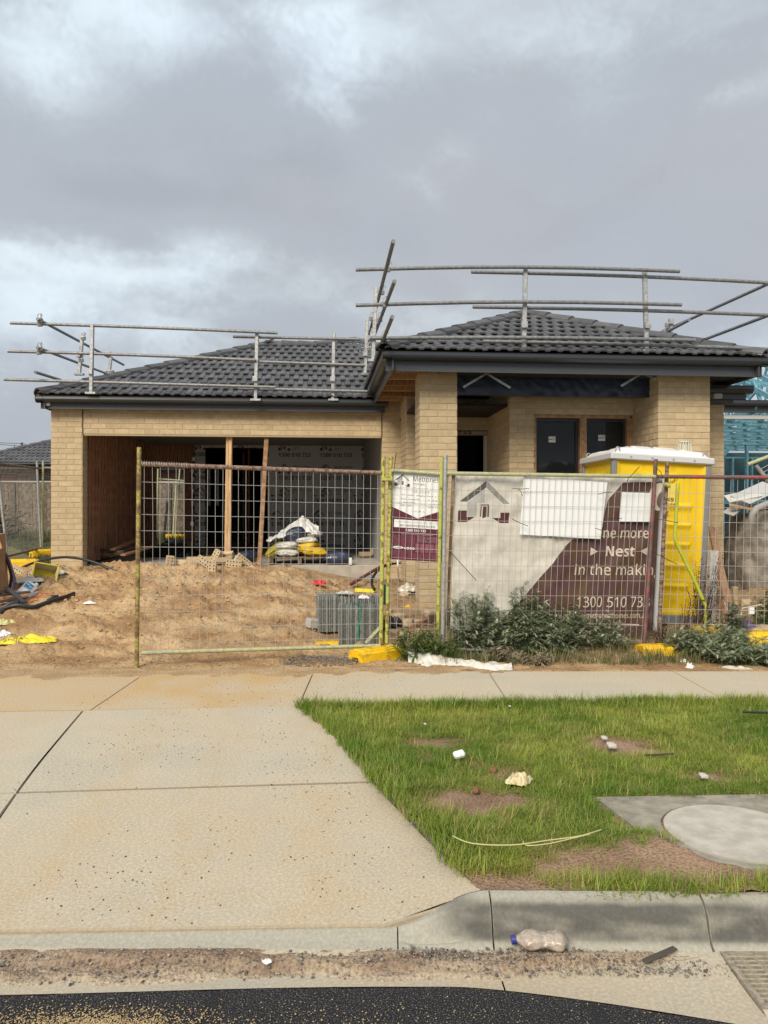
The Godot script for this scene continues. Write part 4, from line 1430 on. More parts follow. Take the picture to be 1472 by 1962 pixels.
	var sheet_ := func(x0: float, x1: float, y0: float, y1: float, off: float, z: float) -> void:
		var s := MB.new()
		s.box(Vector3((x0 + x1) / 2.0, (y0 + y1) / 2.0, z - 0.012), Vector3(x1 - x0, y1 - y0, 0.02))
		for i in s.t.size():
			s.t[i] = Vector2(0.02, 0.02)
		s.quad(Vector3(x0, y0, z), Vector3(x1, y0, z), Vector3(x1, y1, z), Vector3(x0, y1, z), Rect2(x0 / 0.965 + off, -y1 / 0.535, (x1 - x0) / 0.965, (y1 - y0) / 0.535))
		obj("wall_wrap", s, wm, h)
	sheet_.call(-3.87, -3.64, 0.68, 1.90, 0.30, -5.40)
	sheet_.call(-3.87, -3.64, 1.90, 3.05, 0.12, -5.39)
	sheet_.call(-3.64, -2.22, 2.985, 3.05, 0.12, -5.391)
	sheet_.call(-2.22, 0.02, 0.68, 1.915, 0.30, -5.40)
	sheet_.call(-2.22, 0.02, 1.90, 3.05, 0.12, -5.39)
	core(h, Vector3(-2.22, 0.62, -5.5), Vector3(0.02, 0.69, -5.43), M.old_wood, "bottom_plate")
	# the passage: dark rooms, bare studs, a white frame
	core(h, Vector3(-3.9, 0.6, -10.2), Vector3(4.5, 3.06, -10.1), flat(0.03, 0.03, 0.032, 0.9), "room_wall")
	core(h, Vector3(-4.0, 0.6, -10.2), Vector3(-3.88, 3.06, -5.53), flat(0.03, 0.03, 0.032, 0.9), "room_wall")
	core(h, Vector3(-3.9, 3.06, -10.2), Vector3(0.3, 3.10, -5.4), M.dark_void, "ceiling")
	for e in [[-3.3, -6.6], [-2.95, -7.4], [-2.75, -6.6], [-2.45, -7.4]]:
		var s := MB.new()
		s.box(Vector3(e[0], 1.84, e[1]), Vector3(0.045, 2.42, 0.09))
		obj("stud", s, M.red_board, h)
	var wf := MB.new()
	for u in [-3.62, -3.42]:
		wf.box(Vector3(u, 2.1, -5.9), Vector3(0.06, 0.9, 0.05))
	wf.box(Vector3(-3.52, 2.58, -5.901), Vector3(0.24, 0.05, 0.05))
	obj("inner_frame", wf, flat(0.5, 0.51, 0.52, 0.6), h)
	var wp := MB.new()
	wp.box(Vector3(-3.13, 2.05, -5.7), Vector3(0.11, 0.95, 0.02))
	obj("plasterboard_strip", wp, flat(0.55, 0.56, 0.57, 0.6), h)
	# small downpipe outlets on the gutters, left end bracket
	var br := MB.new()
	br.cbox(Vector3(-5.289, 3.199, 0.140), Vector3(0.10, 0.07, 0.12), 0.008)
	obj("rafter_end", br, flat(0.5, 0.5, 0.49, 0.6), h)
	var eb := MB.new()
	eb.cbox(Vector3(4.347, 3.074, 2.639), Vector3(0.12, 0.07, 0.05), 0.008)
	obj("rafter_end", eb, flat(0.3, 0.3, 0.3, 0.6), h)
	core(h, Vector3(4.2, 3.02, 2.2), Vector3(4.72, 3.18, 2.38), flat(0.03, 0.032, 0.036, 0.5), "eave_block")


# ---------- neighbours ----------
func neighbours() -> void:
	var R := Vector3.RIGHT
	var F := Vector3.BACK
	# red brick house behind the paling fence on the left
	var n := thing("neighbour_house", "red brick house with dark tiled hip roof behind the paling fence on the left", "house", Vector3(-13.6, 0.7, -25.2), Vector3(0, 5, 0))
	var cream: Array = M.brick
	M.brick = []
	for k in 5:
		var s: float = [1.0, 0.85, 1.15, 0.95, 1.05][k]
		M.brick.append(flat(0.24 * s, 0.092 * s, 0.075 * s, 0.9))
	brick_cache = {}
	var nw := core(n, Vector3(0.45, -0.5, -7.0), Vector3(9.5, 2.3, -0.01), flat(0.36, 0.32, 0.28, 0.9))
	lay(nw, Vector3(0.45, 0.0, -0.01), R, F, 9.0, 2.3, false, [[1.45, 4.6, 0.6, 1.92], [6.3, 8.3, 0.6, 1.92]])
	for k in spare_bricks:
		kind(obj("bricks", spare_bricks[k], M.brick[k], nw), "stuff")
	spare_bricks = {}
	M.brick = cream
	brick_cache = {}
	for e in [[1.9, 5.05], [6.75, 8.75]]:
		var w := part("window", n)
		var g := MB.new()
		g.box(Vector3((e[0] + e[1]) / 2.0, 1.26, 0.0), Vector3(e[1] - e[0], 1.32, 0.02))
		obj("pane", g, flat(0.02, 0.02, 0.022, 0.12), w)
		var f := MB.new()
		for x in [e[0] + 0.03, (e[0] * 0.45 + e[1] * 0.55), e[1] - 0.03]:
			f.box(Vector3(x, 1.26, 0.02), Vector3(0.06, 1.32, 0.05))
		f.box(Vector3((e[0] + e[1]) / 2.0, 1.93, 0.021), Vector3(e[1] - e[0], 0.06, 0.05))
		obj("frame", f, flat(0.10, 0.10, 0.105, 0.5), w)
	var nr := part("roof", n)
	tiles(nr, Vector3(-0.1, 2.38, 0.55), R, Vector3.FORWARD, 0.385, 10.6, func(k: float) -> float: return k, func(k: float) -> float: return 10.6 - k, 4.2, false)
	caps(nr, Vector3(-0.1, 2.41, 0.55), Vector3(4.1, 2.41 + 4.2 * tan(0.385), -3.65), false)
	caps(nr, Vector3(10.5, 2.41, 0.55), Vector3(6.3, 2.41 + 4.2 * tan(0.385), -3.65), false)
	var bd := MB.new()
	bd.quad(Vector3(-0.1, 2.36, 0.5), Vector3(10.5, 2.36, 0.5), Vector3(6.3, 2.36 + 4.2 * 0.405, -3.65), Vector3(4.1, 2.36 + 4.2 * 0.405, -3.65))
	bd.quad(Vector3(-0.1, 2.36, -7.8), Vector3(-0.1, 2.36, 0.5), Vector3(4.1, 2.36 + 4.2 * 0.405, -3.65), Vector3(4.1, 2.36 + 4.2 * 0.405, -3.65))
	bd.quad(Vector3(10.5, 2.36, -7.8), Vector3(-0.1, 2.36, -7.8), Vector3(4.1, 2.36 + 4.2 * 0.405, -3.65), Vector3(6.3, 2.36 + 4.2 * 0.405, -3.65))
	bd.box(Vector3(5.2, 2.30, -3.6), Vector3(10.4, 0.03, 8.1))
	obj("roof_boarding", bd, M.tile[0], nr)
	gutter_run(n, Vector3(-0.15, 2.40, 0.64), Vector3(10.6, 2.40, 0.64), F, true, 0.09)
	# a distant pole with aerial wires above that roof
	var ap := thing("aerial_pole", "thin distant pole with cross rods above the neighbouring roof", "aerial", Vector3(-16.008, 4.107, -34.000))
	var am := MB.new()
	am.tube([Vector3(-16.008, 4.014, -34.000), Vector3(-16.008, 4.568, -34.000)], 0.05, 6)
	wobj("pole", am, flat(0.08, 0.08, 0.09), ap)
	for e in [[Vector3(-17.115, 4.568, -34.000), Vector3(-15.962, 4.522, -34.000)], [Vector3(-17.115, 4.499, -34.000), Vector3(-15.962, 4.406, -34.000)], [Vector3(-16.008, 4.545, -34.000), Vector3(-15.593, 4.383, -34.000)], [Vector3(-16.331, 4.476, -34.000), Vector3(-16.331, 4.337, -34.000)], [Vector3(-15.662, 4.499, -34.000), Vector3(-15.662, 4.291, -34.000)]]:
		var m := MB.new()
		m.tube([e[0], e[1]], 0.014, 5)
		wobj("rod", m, flat(0.1, 0.1, 0.11), ap)
	# paling fence
	var pf := thing("paling_fence", "weathered grey brown timber paling fence before the red brick house", "fence", Vector3(-9.0, 0.7, -22.0), Vector3(0, 4, 0))
	var wood := []
	for k in 3:
		var s: float = [1.0, 0.8, 1.2][k]
		wood.append(surf([[0.3, lin(0.11 * s, 0.085 * s, 0.062 * s)], [0.7, lin(0.20 * s, 0.165 * s, 0.125 * s)]], 0.8, 0.9, 0.0, 0.02, 256))
	for i in 92:
		var m := MB.new()
		var hh := 1.62 + rr(-0.02, 0.02)
		m.box(Vector3(-4.0 + i * 0.098, hh / 2.0 - 0.1, rr(-0.006, 0.006)), Vector3(0.094, hh + 0.2, 0.016))
		obj("paling", m, wood[i % 3] if rng.randf() < 0.7 else wood[rng.randi() % 3], pf)
	for y in [0.3, 1.45]:
		var m := MB.new()
		m.box(Vector3(0.5, y, -0.05), Vector3(9.2, 0.08, 0.05))
		obj("rail", m, wood[0], pf)
	var cp := MB.new()
	cp.box(Vector3(0.5, 1.665, 0.0), Vector3(9.2, 0.04, 0.06))
	obj("capping", cp, flat(0.42, 0.40, 0.36, 0.8), pf)
	for x in [-1.55, 2.8]:
		var m := MB.new()
		m.box(Vector3(x, 0.75, 0.03), Vector3(0.12, 1.8, 0.04))
		obj("post", m, wood[1], pf)
	# house of blue steel framing on the right
	var b := thing("steel_frame_house", "unclad neighbouring house of blue steel frames and trusses at the right edge", "house", Vector3(5.9, 0.45, -13.6), Vector3(0, 3, 0))
	var blue := surf([[0.3, lin(0.13, 0.32, 0.40)], [0.7, lin(0.2, 0.43, 0.52)]], 0.7, 0.4, 0.0, 0.02, 256)
	blue.metallic = 0.2
	gutter_run(b, Vector3(-0.1, 3.02, 0.1), Vector3(9.0, 3.02, 0.1), F, true, 0.10)
	var pale := MB.new()
	pale.box(Vector3(4.4, 2.74, -0.1), Vector3(9.0, 0.07, 0.08))
	obj("lintel", pale, flat(0.42, 0.43, 0.43, 0.5), b)
	for i in 16:  # studs of the inner walls
		for zz in [-3.4, -7.6]:
			var m := MB.new()
			m.box(Vector3(0.15 + i * 0.55 + (0.2 if zz < -5.0 else 0.0), 1.2, zz), Vector3(0.045, 2.75, 0.09))
			obj("stud", m, blue, b)
	for zz in [-3.4, -7.6]:
		for y in [0.05, 1.3, 2.56]:
			var m := MB.new()
			m.box(Vector3(4.4, y, zz + 0.002), Vector3(9.0, 0.045, 0.085))
			obj("plate", m, blue, b)
	for e in [[0.3, 0.7, 1.9, 2.45], [1.6, 0.5, 0.5, 2.3]]:
		var m := MB.new()
		m.bar(Vector3(e[0], e[1], -3.33), Vector3(e[2], e[3], -3.33), 0.04, 0.09)
		obj("brace", m, blue, b)
	for i in 15:  # roof trusses
		var x := 0.1 + i * 0.6
		var m := MB.new()
		m.bar(Vector3(x, 2.84, -0.1), Vector3(x, 2.84, -8.0), 0.045, 0.09)
		m.bar(Vector3(x, 2.9, 0.0), Vector3(x, 4.75, -4.05), 0.045, 0.09)
		m.bar(Vector3(x, 4.75, -4.05), Vector3(x, 2.9, -8.0), 0.045, 0.09)
		for k in 4:
			m.bar(Vector3(x, 2.86, -0.8 - k * 1.6), Vector3(x, 3.2 + 0.42 * minf(k * 1.6 + 0.9, 6.4 - k * 1.3), -1.2 - k * 1.6), 0.035, 0.05)
			m.bar(Vector3(x, 2.86, -2.0 - k * 1.5), Vector3(x, 3.2 + 0.42 * minf(k * 1.6 + 0.9, 6.4 - k * 1.3), -1.2 - k * 1.6), 0.034, 0.05)
		obj("truss", m, blue, b)
	for k in 14:
		var m := MB.new()
		m.box(Vector3(4.4, 2.775 if k % 2 else 2.777, -0.5 - k * 0.55), Vector3(9.0, 0.035, 0.05))
		obj("batten", m, blue, b)
	for e in [[Vector3(0.0, 3.0, 0.0), Vector3(2.6, 4.4, -3.0)], [Vector3(0.2, 4.5, -3.6), Vector3(2.4, 3.1, -0.4)], [Vector3(1.2, 3.1, -0.3), Vector3(3.6, 4.6, -3.6)]]:
		var m := MB.new()
		m.bar(e[0], e[1], 0.03, 0.10)
		obj("brace", m, blue, b)
	for e in [[1.3, -7.9, 0.12], [2.1, -7.8, 0.16]]:
		var m := MB.new()
		m.box(Vector3(e[0], 1.25, e[1]), Vector3(e[2], 1.9, 0.02))
		obj("wall_sheet", m, flat(0.7, 0.72, 0.74, 0.7), b)
	var rear := MB.new()  # dark teal sheets added to shut out the sky and darken the frame interior
	rear.box(Vector3(4.4, 1.3, -8.3), Vector3(9.6, 2.9, 0.1))
	rear.box(Vector3(-0.3, 1.3, -4.2), Vector3(0.1, 2.9, 8.0))
	obj("dark_backdrop", rear, flat(0.03, 0.075, 0.095, 0.8), b)
	# bulging waste bag and what is heaped on it
	var bag := thing("bulk_waste_bag", "bulging dirty grey woven bulk bag of building waste beside the brick corner", "waste bag", Vector3(5.65, 0.42, -11.0))
	var bm := MB.new()
	bm.sheet(72, 22, func(u: float, v: float) -> Vector3:
		var a := u * TAU - PI / 2.0
		var q := Vector2(signf(cos(a)) * pow(absf(cos(a)), 0.55), signf(sin(a)) * pow(absf(sin(a)), 0.55))
		var front := clampf(-sin(a), 0, 1)
		var dip := 0.52 * exp(-pow((q.x + 0.12) / 0.28, 2)) * front
		var top := 1.02 - dip + 0.12 * absf(q.x) * front
		var bulge := 1.0 + 0.13 * sin(PI * clampf(v * 0.9 + 0.08, 0, 1))
		var wr := 0.035 * nz_b.get_noise_3d(q.x * 0.9, v * 0.8, q.y * 0.9) + 0.06 * nz_a.get_noise_3d(q.x * 2.0, v * 2.0, q.y * 2.0)
		return Vector3(q.x * (0.62 * bulge + wr), v * top - 0.1 * (1.0 - v), q.y * -(0.46 * bulge + wr)))
	wobj("bag", bm, surf([[0.25, lin(0.15, 0.13, 0.11)], [0.6, lin(0.27, 0.245, 0.21)], [0.8, lin(0.34, 0.31, 0.27)]], 0.7, 0.85, 0.3, 0.015, 256), bag).position = Vector3.ZERO
	var fill := MB.new()
	fill.sheet(16, 12, func(u: float, v: float) -> Vector3:
		return Vector3((u - 0.5) * 1.15, 0.5 + 0.42 * sin(u * PI) * sin(v * PI) + 0.25 * nz_b.get_noise_2d(u * 1.2, v * 1.2), (0.5 - v) * 0.8))
	obj("filling", fill, flat(0.03, 0.028, 0.025, 0.95), bag)
	for e in [[Vector3(4.762, 1.681, -10.700), Vector3(5.171, 1.766, -10.600), 0.30, 0.015, "white", "bent white sheet offcut lying on the bulk waste bag"], [Vector3(4.881, 1.665, -10.550), Vector3(5.401, 1.870, -10.700), 0.34, 0.012, "pale", "long pale board sloping across the waste bag"], [Vector3(4.958, 1.543, -10.500), Vector3(5.372, 1.638, -10.700), 0.09, 0.03, "wood", "splintered timber stick on top of the waste bag"], [Vector3(4.730, 1.593, -10.500), Vector3(5.422, 1.493, -10.800), 0.06, 0.03, "wood", "thin dark timber batten jutting from the waste bag"], [Vector3(4.703, 1.471, -10.520), Vector3(5.095, 1.641, -10.900), 0.16, 0.012, "grey", "curled grey plaster sheet at the bag's left corner"]]:
		var a: Vector3 = e[0]
		var c: Vector3 = e[1]
		var o := thing("waste_offcut", e[5], "offcut", (a + c) / 2.0, Vector3.ZERO, "offcuts on the waste bag")
		var m := MB.new()
		m.bar(a, c, e[2], e[3], Vector3(0.1, 1, 0.35), 0.003)
		wobj("board", m, {"white": flat(0.6, 0.6, 0.58), "pale": flat(0.45, 0.47, 0.48), "wood": M.pine, "grey": flat(0.4, 0.4, 0.39)}[e[4]], o)
	var hose := thing("grey_duct", "fat grey flexible duct curving out of the waste bag", "duct", Vector3(5.108, 1.542, -10.400))
	var hm := MB.new()
	hm.tube([Vector3(4.943, 1.367, -10.350), Vector3(4.933, 1.472, -10.300), Vector3(4.989, 1.549, -10.300), Vector3(5.126, 1.598, -10.350), Vector3(5.278, 1.634, -10.400)], 0.045, 10)
	wobj("tube", hm, flat(0.32, 0.32, 0.32, 0.7), hose)


# ---------- edge protection on the roofs ----------
func guard_rails() -> void:
	var build := func(label: String, base: Vector3, posts: Array, rails: Array, clamps: Array) -> void:
		var g := thing("guard_rail", label, "guard rail", base, Vector3.ZERO, "scaffold edge protection on the roofs")
		for e in posts:
			var m := MB.new()
			m.bar(e[0], e[1], 0.055, 0.055, Vector3.BACK, 0.006)
			var foot: Vector3 = e[0]
			m.bar(foot + Vector3(-0.07, -0.015, 0.03), foot + Vector3(0.09, -0.015, 0.03), 0.09, 0.03, Vector3.UP)
			m.bar(foot + Vector3(0.0, 0.28, 0.045), foot + Vector3(0.0, 0.36, 0.045), 0.075, 0.05, Vector3.BACK)
			wobj("post", m, M.galv, g)
		for e in rails:
			var m := MB.new()
			var pts := []
			var a: Vector3 = e[0]
			var c: Vector3 = e[1]
			for i in 7:
				var t := i / 6.0
				pts.append(a.lerp(c, t) + Vector3(0, (e[2] if e.size() > 2 else 0.0) * sin(PI * t), 0))
			m.tube(pts, 0.024, 8)
			wobj("rail", m, M.pipe, g)
		for c in clamps:
			var m := MB.new()
			m.cbox(c, Vector3(0.075, 0.075, 0.08), 0.012, Basis.from_euler(Vector3(0.3, 0.2, 0.1)))
			m.tube([c + Vector3(0.02, 0.03, 0.0), c + Vector3(0.03, 0.10, 0.01)], 0.008, 5)
			var ring := []
			for i in 9:
				ring.append(c + Vector3(0.02 + 0.04 * cos(i * 0.6), 0.05 + 0.04 * sin(i * 0.6), 0.03))
			m.tube(ring, 0.007, 5)
			wobj("clamp", m, M.galv, g)
	build.call("long grey pipe guard rail along the garage roof's front gutter", Vector3(-3.333, 3.339, -12.100),
		[[Vector3(-4.575, 3.367, -12.020), Vector3(-4.558, 4.428, -12.020)], [Vector3(-2.044, 3.295, -12.250), Vector3(-2.020, 4.392, -12.250)], [Vector3(-0.824, 3.317, -12.400), Vector3(-0.808, 4.385, -12.400)]],
		[[Vector3(-5.805, 4.435, -11.950), Vector3(-1.688, 4.339, -12.200), 0.01], [Vector3(-2.408, 4.299, -12.280), Vector3(-0.370, 4.280, -12.380)], [Vector3(-5.845, 3.997, -11.950), Vector3(-2.036, 3.909, -12.200), 0.012], [Vector3(-2.216, 3.908, -12.280), Vector3(-0.302, 3.860, -12.380)], [Vector3(-5.902, 3.559, -11.950), Vector3(-1.722, 3.478, -12.200)], [Vector3(-2.333, 3.474, -12.280), Vector3(-0.252, 3.440, -12.380)]],
		[Vector3(-5.352, 4.423, -11.970), Vector3(-5.368, 3.985, -11.970)])
	build.call("short guard rail running back over the garage's left eave", Vector3(-5.309, 3.900, -13.400),
		[[Vector3(-5.230, 3.873, -13.200), Vector3(-5.176, 4.536, -13.200)], [Vector3(-5.353, 4.258, -15.000), Vector3(-5.322, 4.533, -15.000)]],
		[[Vector3(-5.316, 4.462, -11.800), Vector3(-5.620, 4.676, -16.600)], [Vector3(-5.316, 4.022, -11.800), Vector3(-5.836, 4.412, -16.200)], [Vector3(-5.348, 3.645, -11.800), Vector3(-5.552, 3.766, -13.200)]],
		[Vector3(-5.328, 4.471, -11.900), Vector3(-5.328, 4.027, -11.900), Vector3(-5.158, 4.482, -13.200), Vector3(-5.194, 4.106, -13.200)])
	build.call("bowed double pipe guard rail across the porch roof's front", Vector3(2.566, 3.565, -9.850),
		[[Vector3(1.778, 3.550, -9.780), Vector3(1.798, 4.638, -9.780)], [Vector3(3.395, 3.586, -9.950), Vector3(3.368, 4.652, -9.950)]],
		[[Vector3(-0.348, 4.491, -9.500), Vector3(3.801, 4.596, -9.900), 0.045], [Vector3(1.108, 4.552, -9.780), Vector3(5.059, 4.493, -10.050), 0.02], [Vector3(-0.348, 4.052, -9.500), Vector3(3.828, 4.166, -9.900), 0.04], [Vector3(1.128, 4.108, -9.780), Vector3(5.059, 4.070, -10.050), 0.015], [Vector3(-0.180, 3.646, -9.500), Vector3(4.003, 3.710, -9.900), 0.02], [Vector3(1.254, 3.670, -9.780), Vector3(5.059, 3.627, -10.050), 0.01]],
		[Vector3(0.039, 4.513, -9.550), Vector3(0.006, 4.079, -9.550), Vector3(-0.006, 3.657, -9.550)])
	build.call("guard rail along the porch roof's left eave with poles jutting forward", Vector3(-0.218, 3.770, -11.500),
		[[Vector3(-0.155, 3.652, -10.900), Vector3(-0.111, 4.687, -10.900)], [Vector3(-0.308, 3.765, -12.600), Vector3(-0.274, 4.654, -12.600)]],
		[[Vector3(0.102, 4.451, -8.380), Vector3(-0.255, 4.600, -13.400)], [Vector3(0.114, 4.013, -8.380), Vector3(-0.251, 4.303, -13.200)], [Vector3(0.091, 3.626, -8.380), Vector3(-0.318, 3.643, -13.000)]],
		[Vector3(-0.036, 4.556, -10.700), Vector3(-0.065, 4.179, -10.700), Vector3(-0.192, 4.470, -11.800), Vector3(-0.176, 4.230, -11.800), Vector3(-0.236, 4.133, -12.400)])
	build.call("guard rail running back along the porch roof's right eave", Vector3(4.623, 4.346, -12.300),
		[[Vector3(4.610, 4.242, -12.400), Vector3(4.635, 4.537, -12.400)]],
		[[Vector3(5.009, 4.470, -9.950), Vector3(4.638, 4.511, -12.900)], [Vector3(5.009, 4.058, -9.950), Vector3(4.925, 4.156, -11.900)], [Vector3(4.584, 4.429, -12.700), Vector3(4.604, 4.396, -11.600)]],
		[Vector3(4.576, 4.520, -12.400), Vector3(4.579, 4.443, -12.500)])


# ---------- site fences ----------
func foot_block(label: String, at: Vector3, turn: float, sc := 1.0, tip := 0.0) -> void:
	var o := thing("fence_block", label, "fence foot", at, Vector3(tip, turn, 0), "yellow plastic feet of the site fences")
	var m := MB.new()
	var prof := PackedVector2Array([Vector2(-0.125, 0), Vector2(-0.115, 0.12), Vector2(-0.095, 0.14), Vector2(0.095, 0.14), Vector2(0.115, 0.12), Vector2(0.125, 0), Vector2(0.06, 0), Vector2(0.05, 0.075), Vector2(-0.05, 0.075), Vector2(-0.06, 0)])
	for i in prof.size():
		prof[i] *= sc
	m.prism(prof, Vector3(-0.28 * sc, 0, 0), Vector3.FORWARD, Vector3.UP, Vector3(0.56 * sc, 0, 0))
	m.cbox(Vector3(0, 0.143 * sc, 0), Vector3(0.5, 0.02, 0.16) * sc, 0.008)
	obj("block", m, M.yellow, o)
	for x in [-0.09, 0.09]:
		var s := MB.new()
		s.tube([Vector3(x, 0.150, 0) * sc, Vector3(x, 0.160, 0) * sc], 0.03 * sc, 12)
		obj("socket", s, flat(0.5, 0.28, 0.02, 0.7), o)


func mesh_panel(o: Node3D, tl: Vector3, tr: Vector3, bl: Vector3, br: Vector3, nx: int, ny: int, wire: Material, r := 0.0023) -> void:
	var hz := (tr - tl).normalized().cross(Vector3.UP).normalized() * -0.006
	for i in nx:
		var t := (i + 0.5) / nx
		var m := MB.new()
		var a := tl.lerp(tr, t)
		var b := bl.lerp(br, t)
		var mid := a.lerp(b, rr(0.35, 0.65)) + Vector3(rr(-0.006, 0.006), 0, rr(-0.004, 0.004))
		m.tube([a, a.lerp(mid, 0.5) + Vector3(rr(-0.002, 0.002), 0, 0), mid, b], r, 5, false)
		wobj("vertical_wire", m, wire, o)
	for i in ny:
		var t := (i + 1.0) / (ny + 0.45)
		var m := MB.new()
		var a := tl.lerp(bl, t) + hz
		var b := tr.lerp(br, t) + hz
		m.tube([a, a.lerp(b, 0.3) + Vector3(0, rr(-0.006, 0.006), 0), a.lerp(b, 0.7) + Vector3(0, rr(-0.006, 0.006), 0), b], r, 5, false)
		wobj("horizontal_wire", m, wire, o)


func pole(called: String, o: Node3D, a: Vector3, b: Vector3, r: float, m: Material) -> void:
	var t := MB.new()
	t.tube([a, a.lerp(b, 0.5), b], r, 12)
	wobj(called, t, m, o)


func tie(o: Node3D, a: Vector3, b: Vector3, c: Vector3) -> void:
	var t := MB.new()
	t.tube([a, b, c], 0.0035, 5)
	wobj("cable_tie", t, M.black_plastic, o)


func site_fences() -> void:
	# the gate: a panel swung across the driveway
	var a := thing("site_gate", "temporary wire mesh gate with rusty top rail and lime bottom rail across the driveway", "site fence", Vector3(-1.217, -0.042, -7.600))
	pole("post", a, Vector3(-2.364, 0.004, -7.350), Vector3(-2.339, 2.118, -7.350), 0.0215, M.rusty_lime)
	pole("post", a, Vector3(-0.032, 0.144, -7.900), Vector3(-0.005, 2.073, -7.900), 0.0215, M.lime_paint)
	pole("top_rail", a, Vector3(-2.337, 1.959, -7.360), Vector3(-0.027, 1.901, -7.890), 0.0215, M.rusty_paint)
	pole("bottom_rail", a, Vector3(-2.322, 0.152, -7.360), Vector3(-0.037, 0.130, -7.890), 0.0195, M.lime_grey)
	mesh_panel(a, Vector3(-2.332, 1.944, -7.360), Vector3(-0.027, 1.891, -7.890), Vector3(-2.332, 0.162, -7.360), Vector3(-0.037, 0.135, -7.890), 32, 11, M.wire)
	var wind := MB.new()
	var coil := []
	for i in 90:  # loose tie wire wound along the rail
		var t := i / 89.0
		coil.append(Vector3(-2.314, 1.964, -7.350).lerp(Vector3(-1.900, 1.950, -7.450), t) + Vector3(0, 0.027 * cos(i * 1.3), 0.027 * sin(i * 1.3)))
	wind.tube(coil, 0.0022, 4)
	wobj("tie_wire", wind, flat(0.5, 0.47, 0.42, 0.5, 0.3), a)
	var br := MB.new()
	br.bar(Vector3(-0.191, 0.165, -7.840), Vector3(-0.043, 0.319, -7.880), 0.03, 0.006, Vector3.BACK)
	wobj("corner_brace", br, M.lime_grey, a)
	# narrow panel that carries the builder's sign
	var b := thing("site_fence", "narrow wire mesh fence panel with lime posts holding the builder's sign", "site fence", Vector3(0.327, 0.085, -7.900), Vector3.ZERO, "wire mesh site fence panels")
	pole("post", b, Vector3(0.027, 0.150, -7.930), Vector3(0.070, 2.070, -7.930), 0.0205, M.lime_paint)
	pole("post", b, Vector3(0.545, 0.115, -7.880), Vector3(0.593, 2.061, -7.880), 0.0205, M.lime_paint)
	pole("top_rail", b, Vector3(0.070, 1.930, -7.930), Vector3(0.593, 1.890, -7.880), 0.0195, M.lime_grey)
	pole("bottom_rail", b, Vector3(0.032, 0.117, -7.930), Vector3(0.545, 0.115, -7.880), 0.0195, M.lime_grey)
	mesh_panel(b, Vector3(0.075, 1.920, -7.930), Vector3(0.593, 1.880, -7.880), Vector3(0.027, 0.128, -7.930), Vector3(0.545, 0.126, -7.880), 8, 11, M.wire)
	var cl := MB.new()
	cl.bar(Vector3(-0.027, 1.842, -7.880), Vector3(0.091, 1.837, -7.880), 0.075, 0.05, Vector3.UP, 0.008)
	cl.tube([Vector3(0.027, 1.830, -7.840), Vector3(0.026, 1.828, -7.800)], 0.012, 8)
	wobj("clamp", cl, M.lime_paint, b)
	var tt := MB.new()
	tt.bar(Vector3(0.011, 0.749, -7.960), Vector3(0.005, 0.539, -7.960), 0.03, 0.004, Vector3.BACK)
	wobj("tape", tt, flat(0.02, 0.16, 0.18, 0.5), b)
	# panel with the banner
	var c := thing("site_fence", "wire mesh fence with a red right post in front of the banner", "site fence", Vector3(1.677, 0.040, -8.000), Vector3.ZERO, "wire mesh site fence panels")
	pole("post", c, Vector3(0.597, 0.114, -7.860), Vector3(0.629, 2.081, -7.860), 0.0215, M.galv)
	pole("post", c, Vector3(2.732, -0.125, -8.120), Vector3(2.891, 2.061, -8.180), 0.0215, M.red_paint)
	pole("top_rail", c, Vector3(0.635, 1.895, -7.870), Vector3(2.882, 1.877, -8.170), 0.0205, M.lime_grey)
	pole("bottom_rail", c, Vector3(0.609, 0.090, -7.870), Vector3(2.747, 0.066, -8.130), 0.0195, M.galv)
	mesh_panel(c, Vector3(0.635, 1.884, -7.870), Vector3(2.877, 1.866, -8.170), Vector3(0.603, 0.101, -7.870), Vector3(2.747, 0.071, -8.130), 34, 11, M.wire)
	for e in [[Vector3(1.328, 1.743, -7.960), Vector3(1.422, 1.737, -7.940), Vector3(1.501, 1.743, -7.960)], [Vector3(1.390, 1.737, -7.940), Vector3(1.415, 1.704, -7.930), Vector3(1.427, 1.667, -7.940)], [Vector3(1.323, 1.430, -7.960), Vector3(1.390, 1.392, -7.940), Vector3(1.489, 1.354, -7.950)], [Vector3(2.242, 1.686, -8.060), Vector3(2.310, 1.707, -8.030), Vector3(2.395, 1.708, -8.060)], [Vector3(2.297, 1.429, -8.060), Vector3(2.389, 1.429, -8.040), Vector3(2.493, 1.434, -8.060)], [Vector3(2.206, 1.331, -8.050), Vector3(2.236, 1.320, -8.020), Vector3(2.275, 1.309, -8.040)], [Vector3(2.521, 1.724, -8.060), Vector3(2.556, 1.850, -8.050), Vector3(2.679, 1.976, -8.060)], [Vector3(0.679, 1.094, -7.880), Vector3(0.811, 0.945, -7.860), Vector3(0.941, 0.803, -7.840)], [Vector3(0.085, 1.820, -7.860), Vector3(0.101, 1.905, -7.850), Vector3(0.123, 2.103, -7.860)]]:
		tie(c, e[0], e[1], e[2])
	# next panel to the right, its bottom rail lost in the weeds
	var d := thing("site_fence", "wire mesh fence panel with a worn brown top rail beyond the red post", "site fence", Vector3(3.539, 0.022, -8.100), Vector3.ZERO, "wire mesh site fence panels")
	pole("post", d, Vector3(2.944, 0.134, -8.250), Vector3(3.039, 2.043, -8.250), 0.0205, M.rusty_paint)
	pole("top_rail", d, Vector3(2.911, 1.879, -8.220), Vector3(4.147, 1.858, -8.000), 0.0205, M.red_paint)
	pole("bottom_rail", d, Vector3(2.866, 0.078, -8.220), Vector3(4.147, 0.078, -8.000), 0.0195, M.galv)
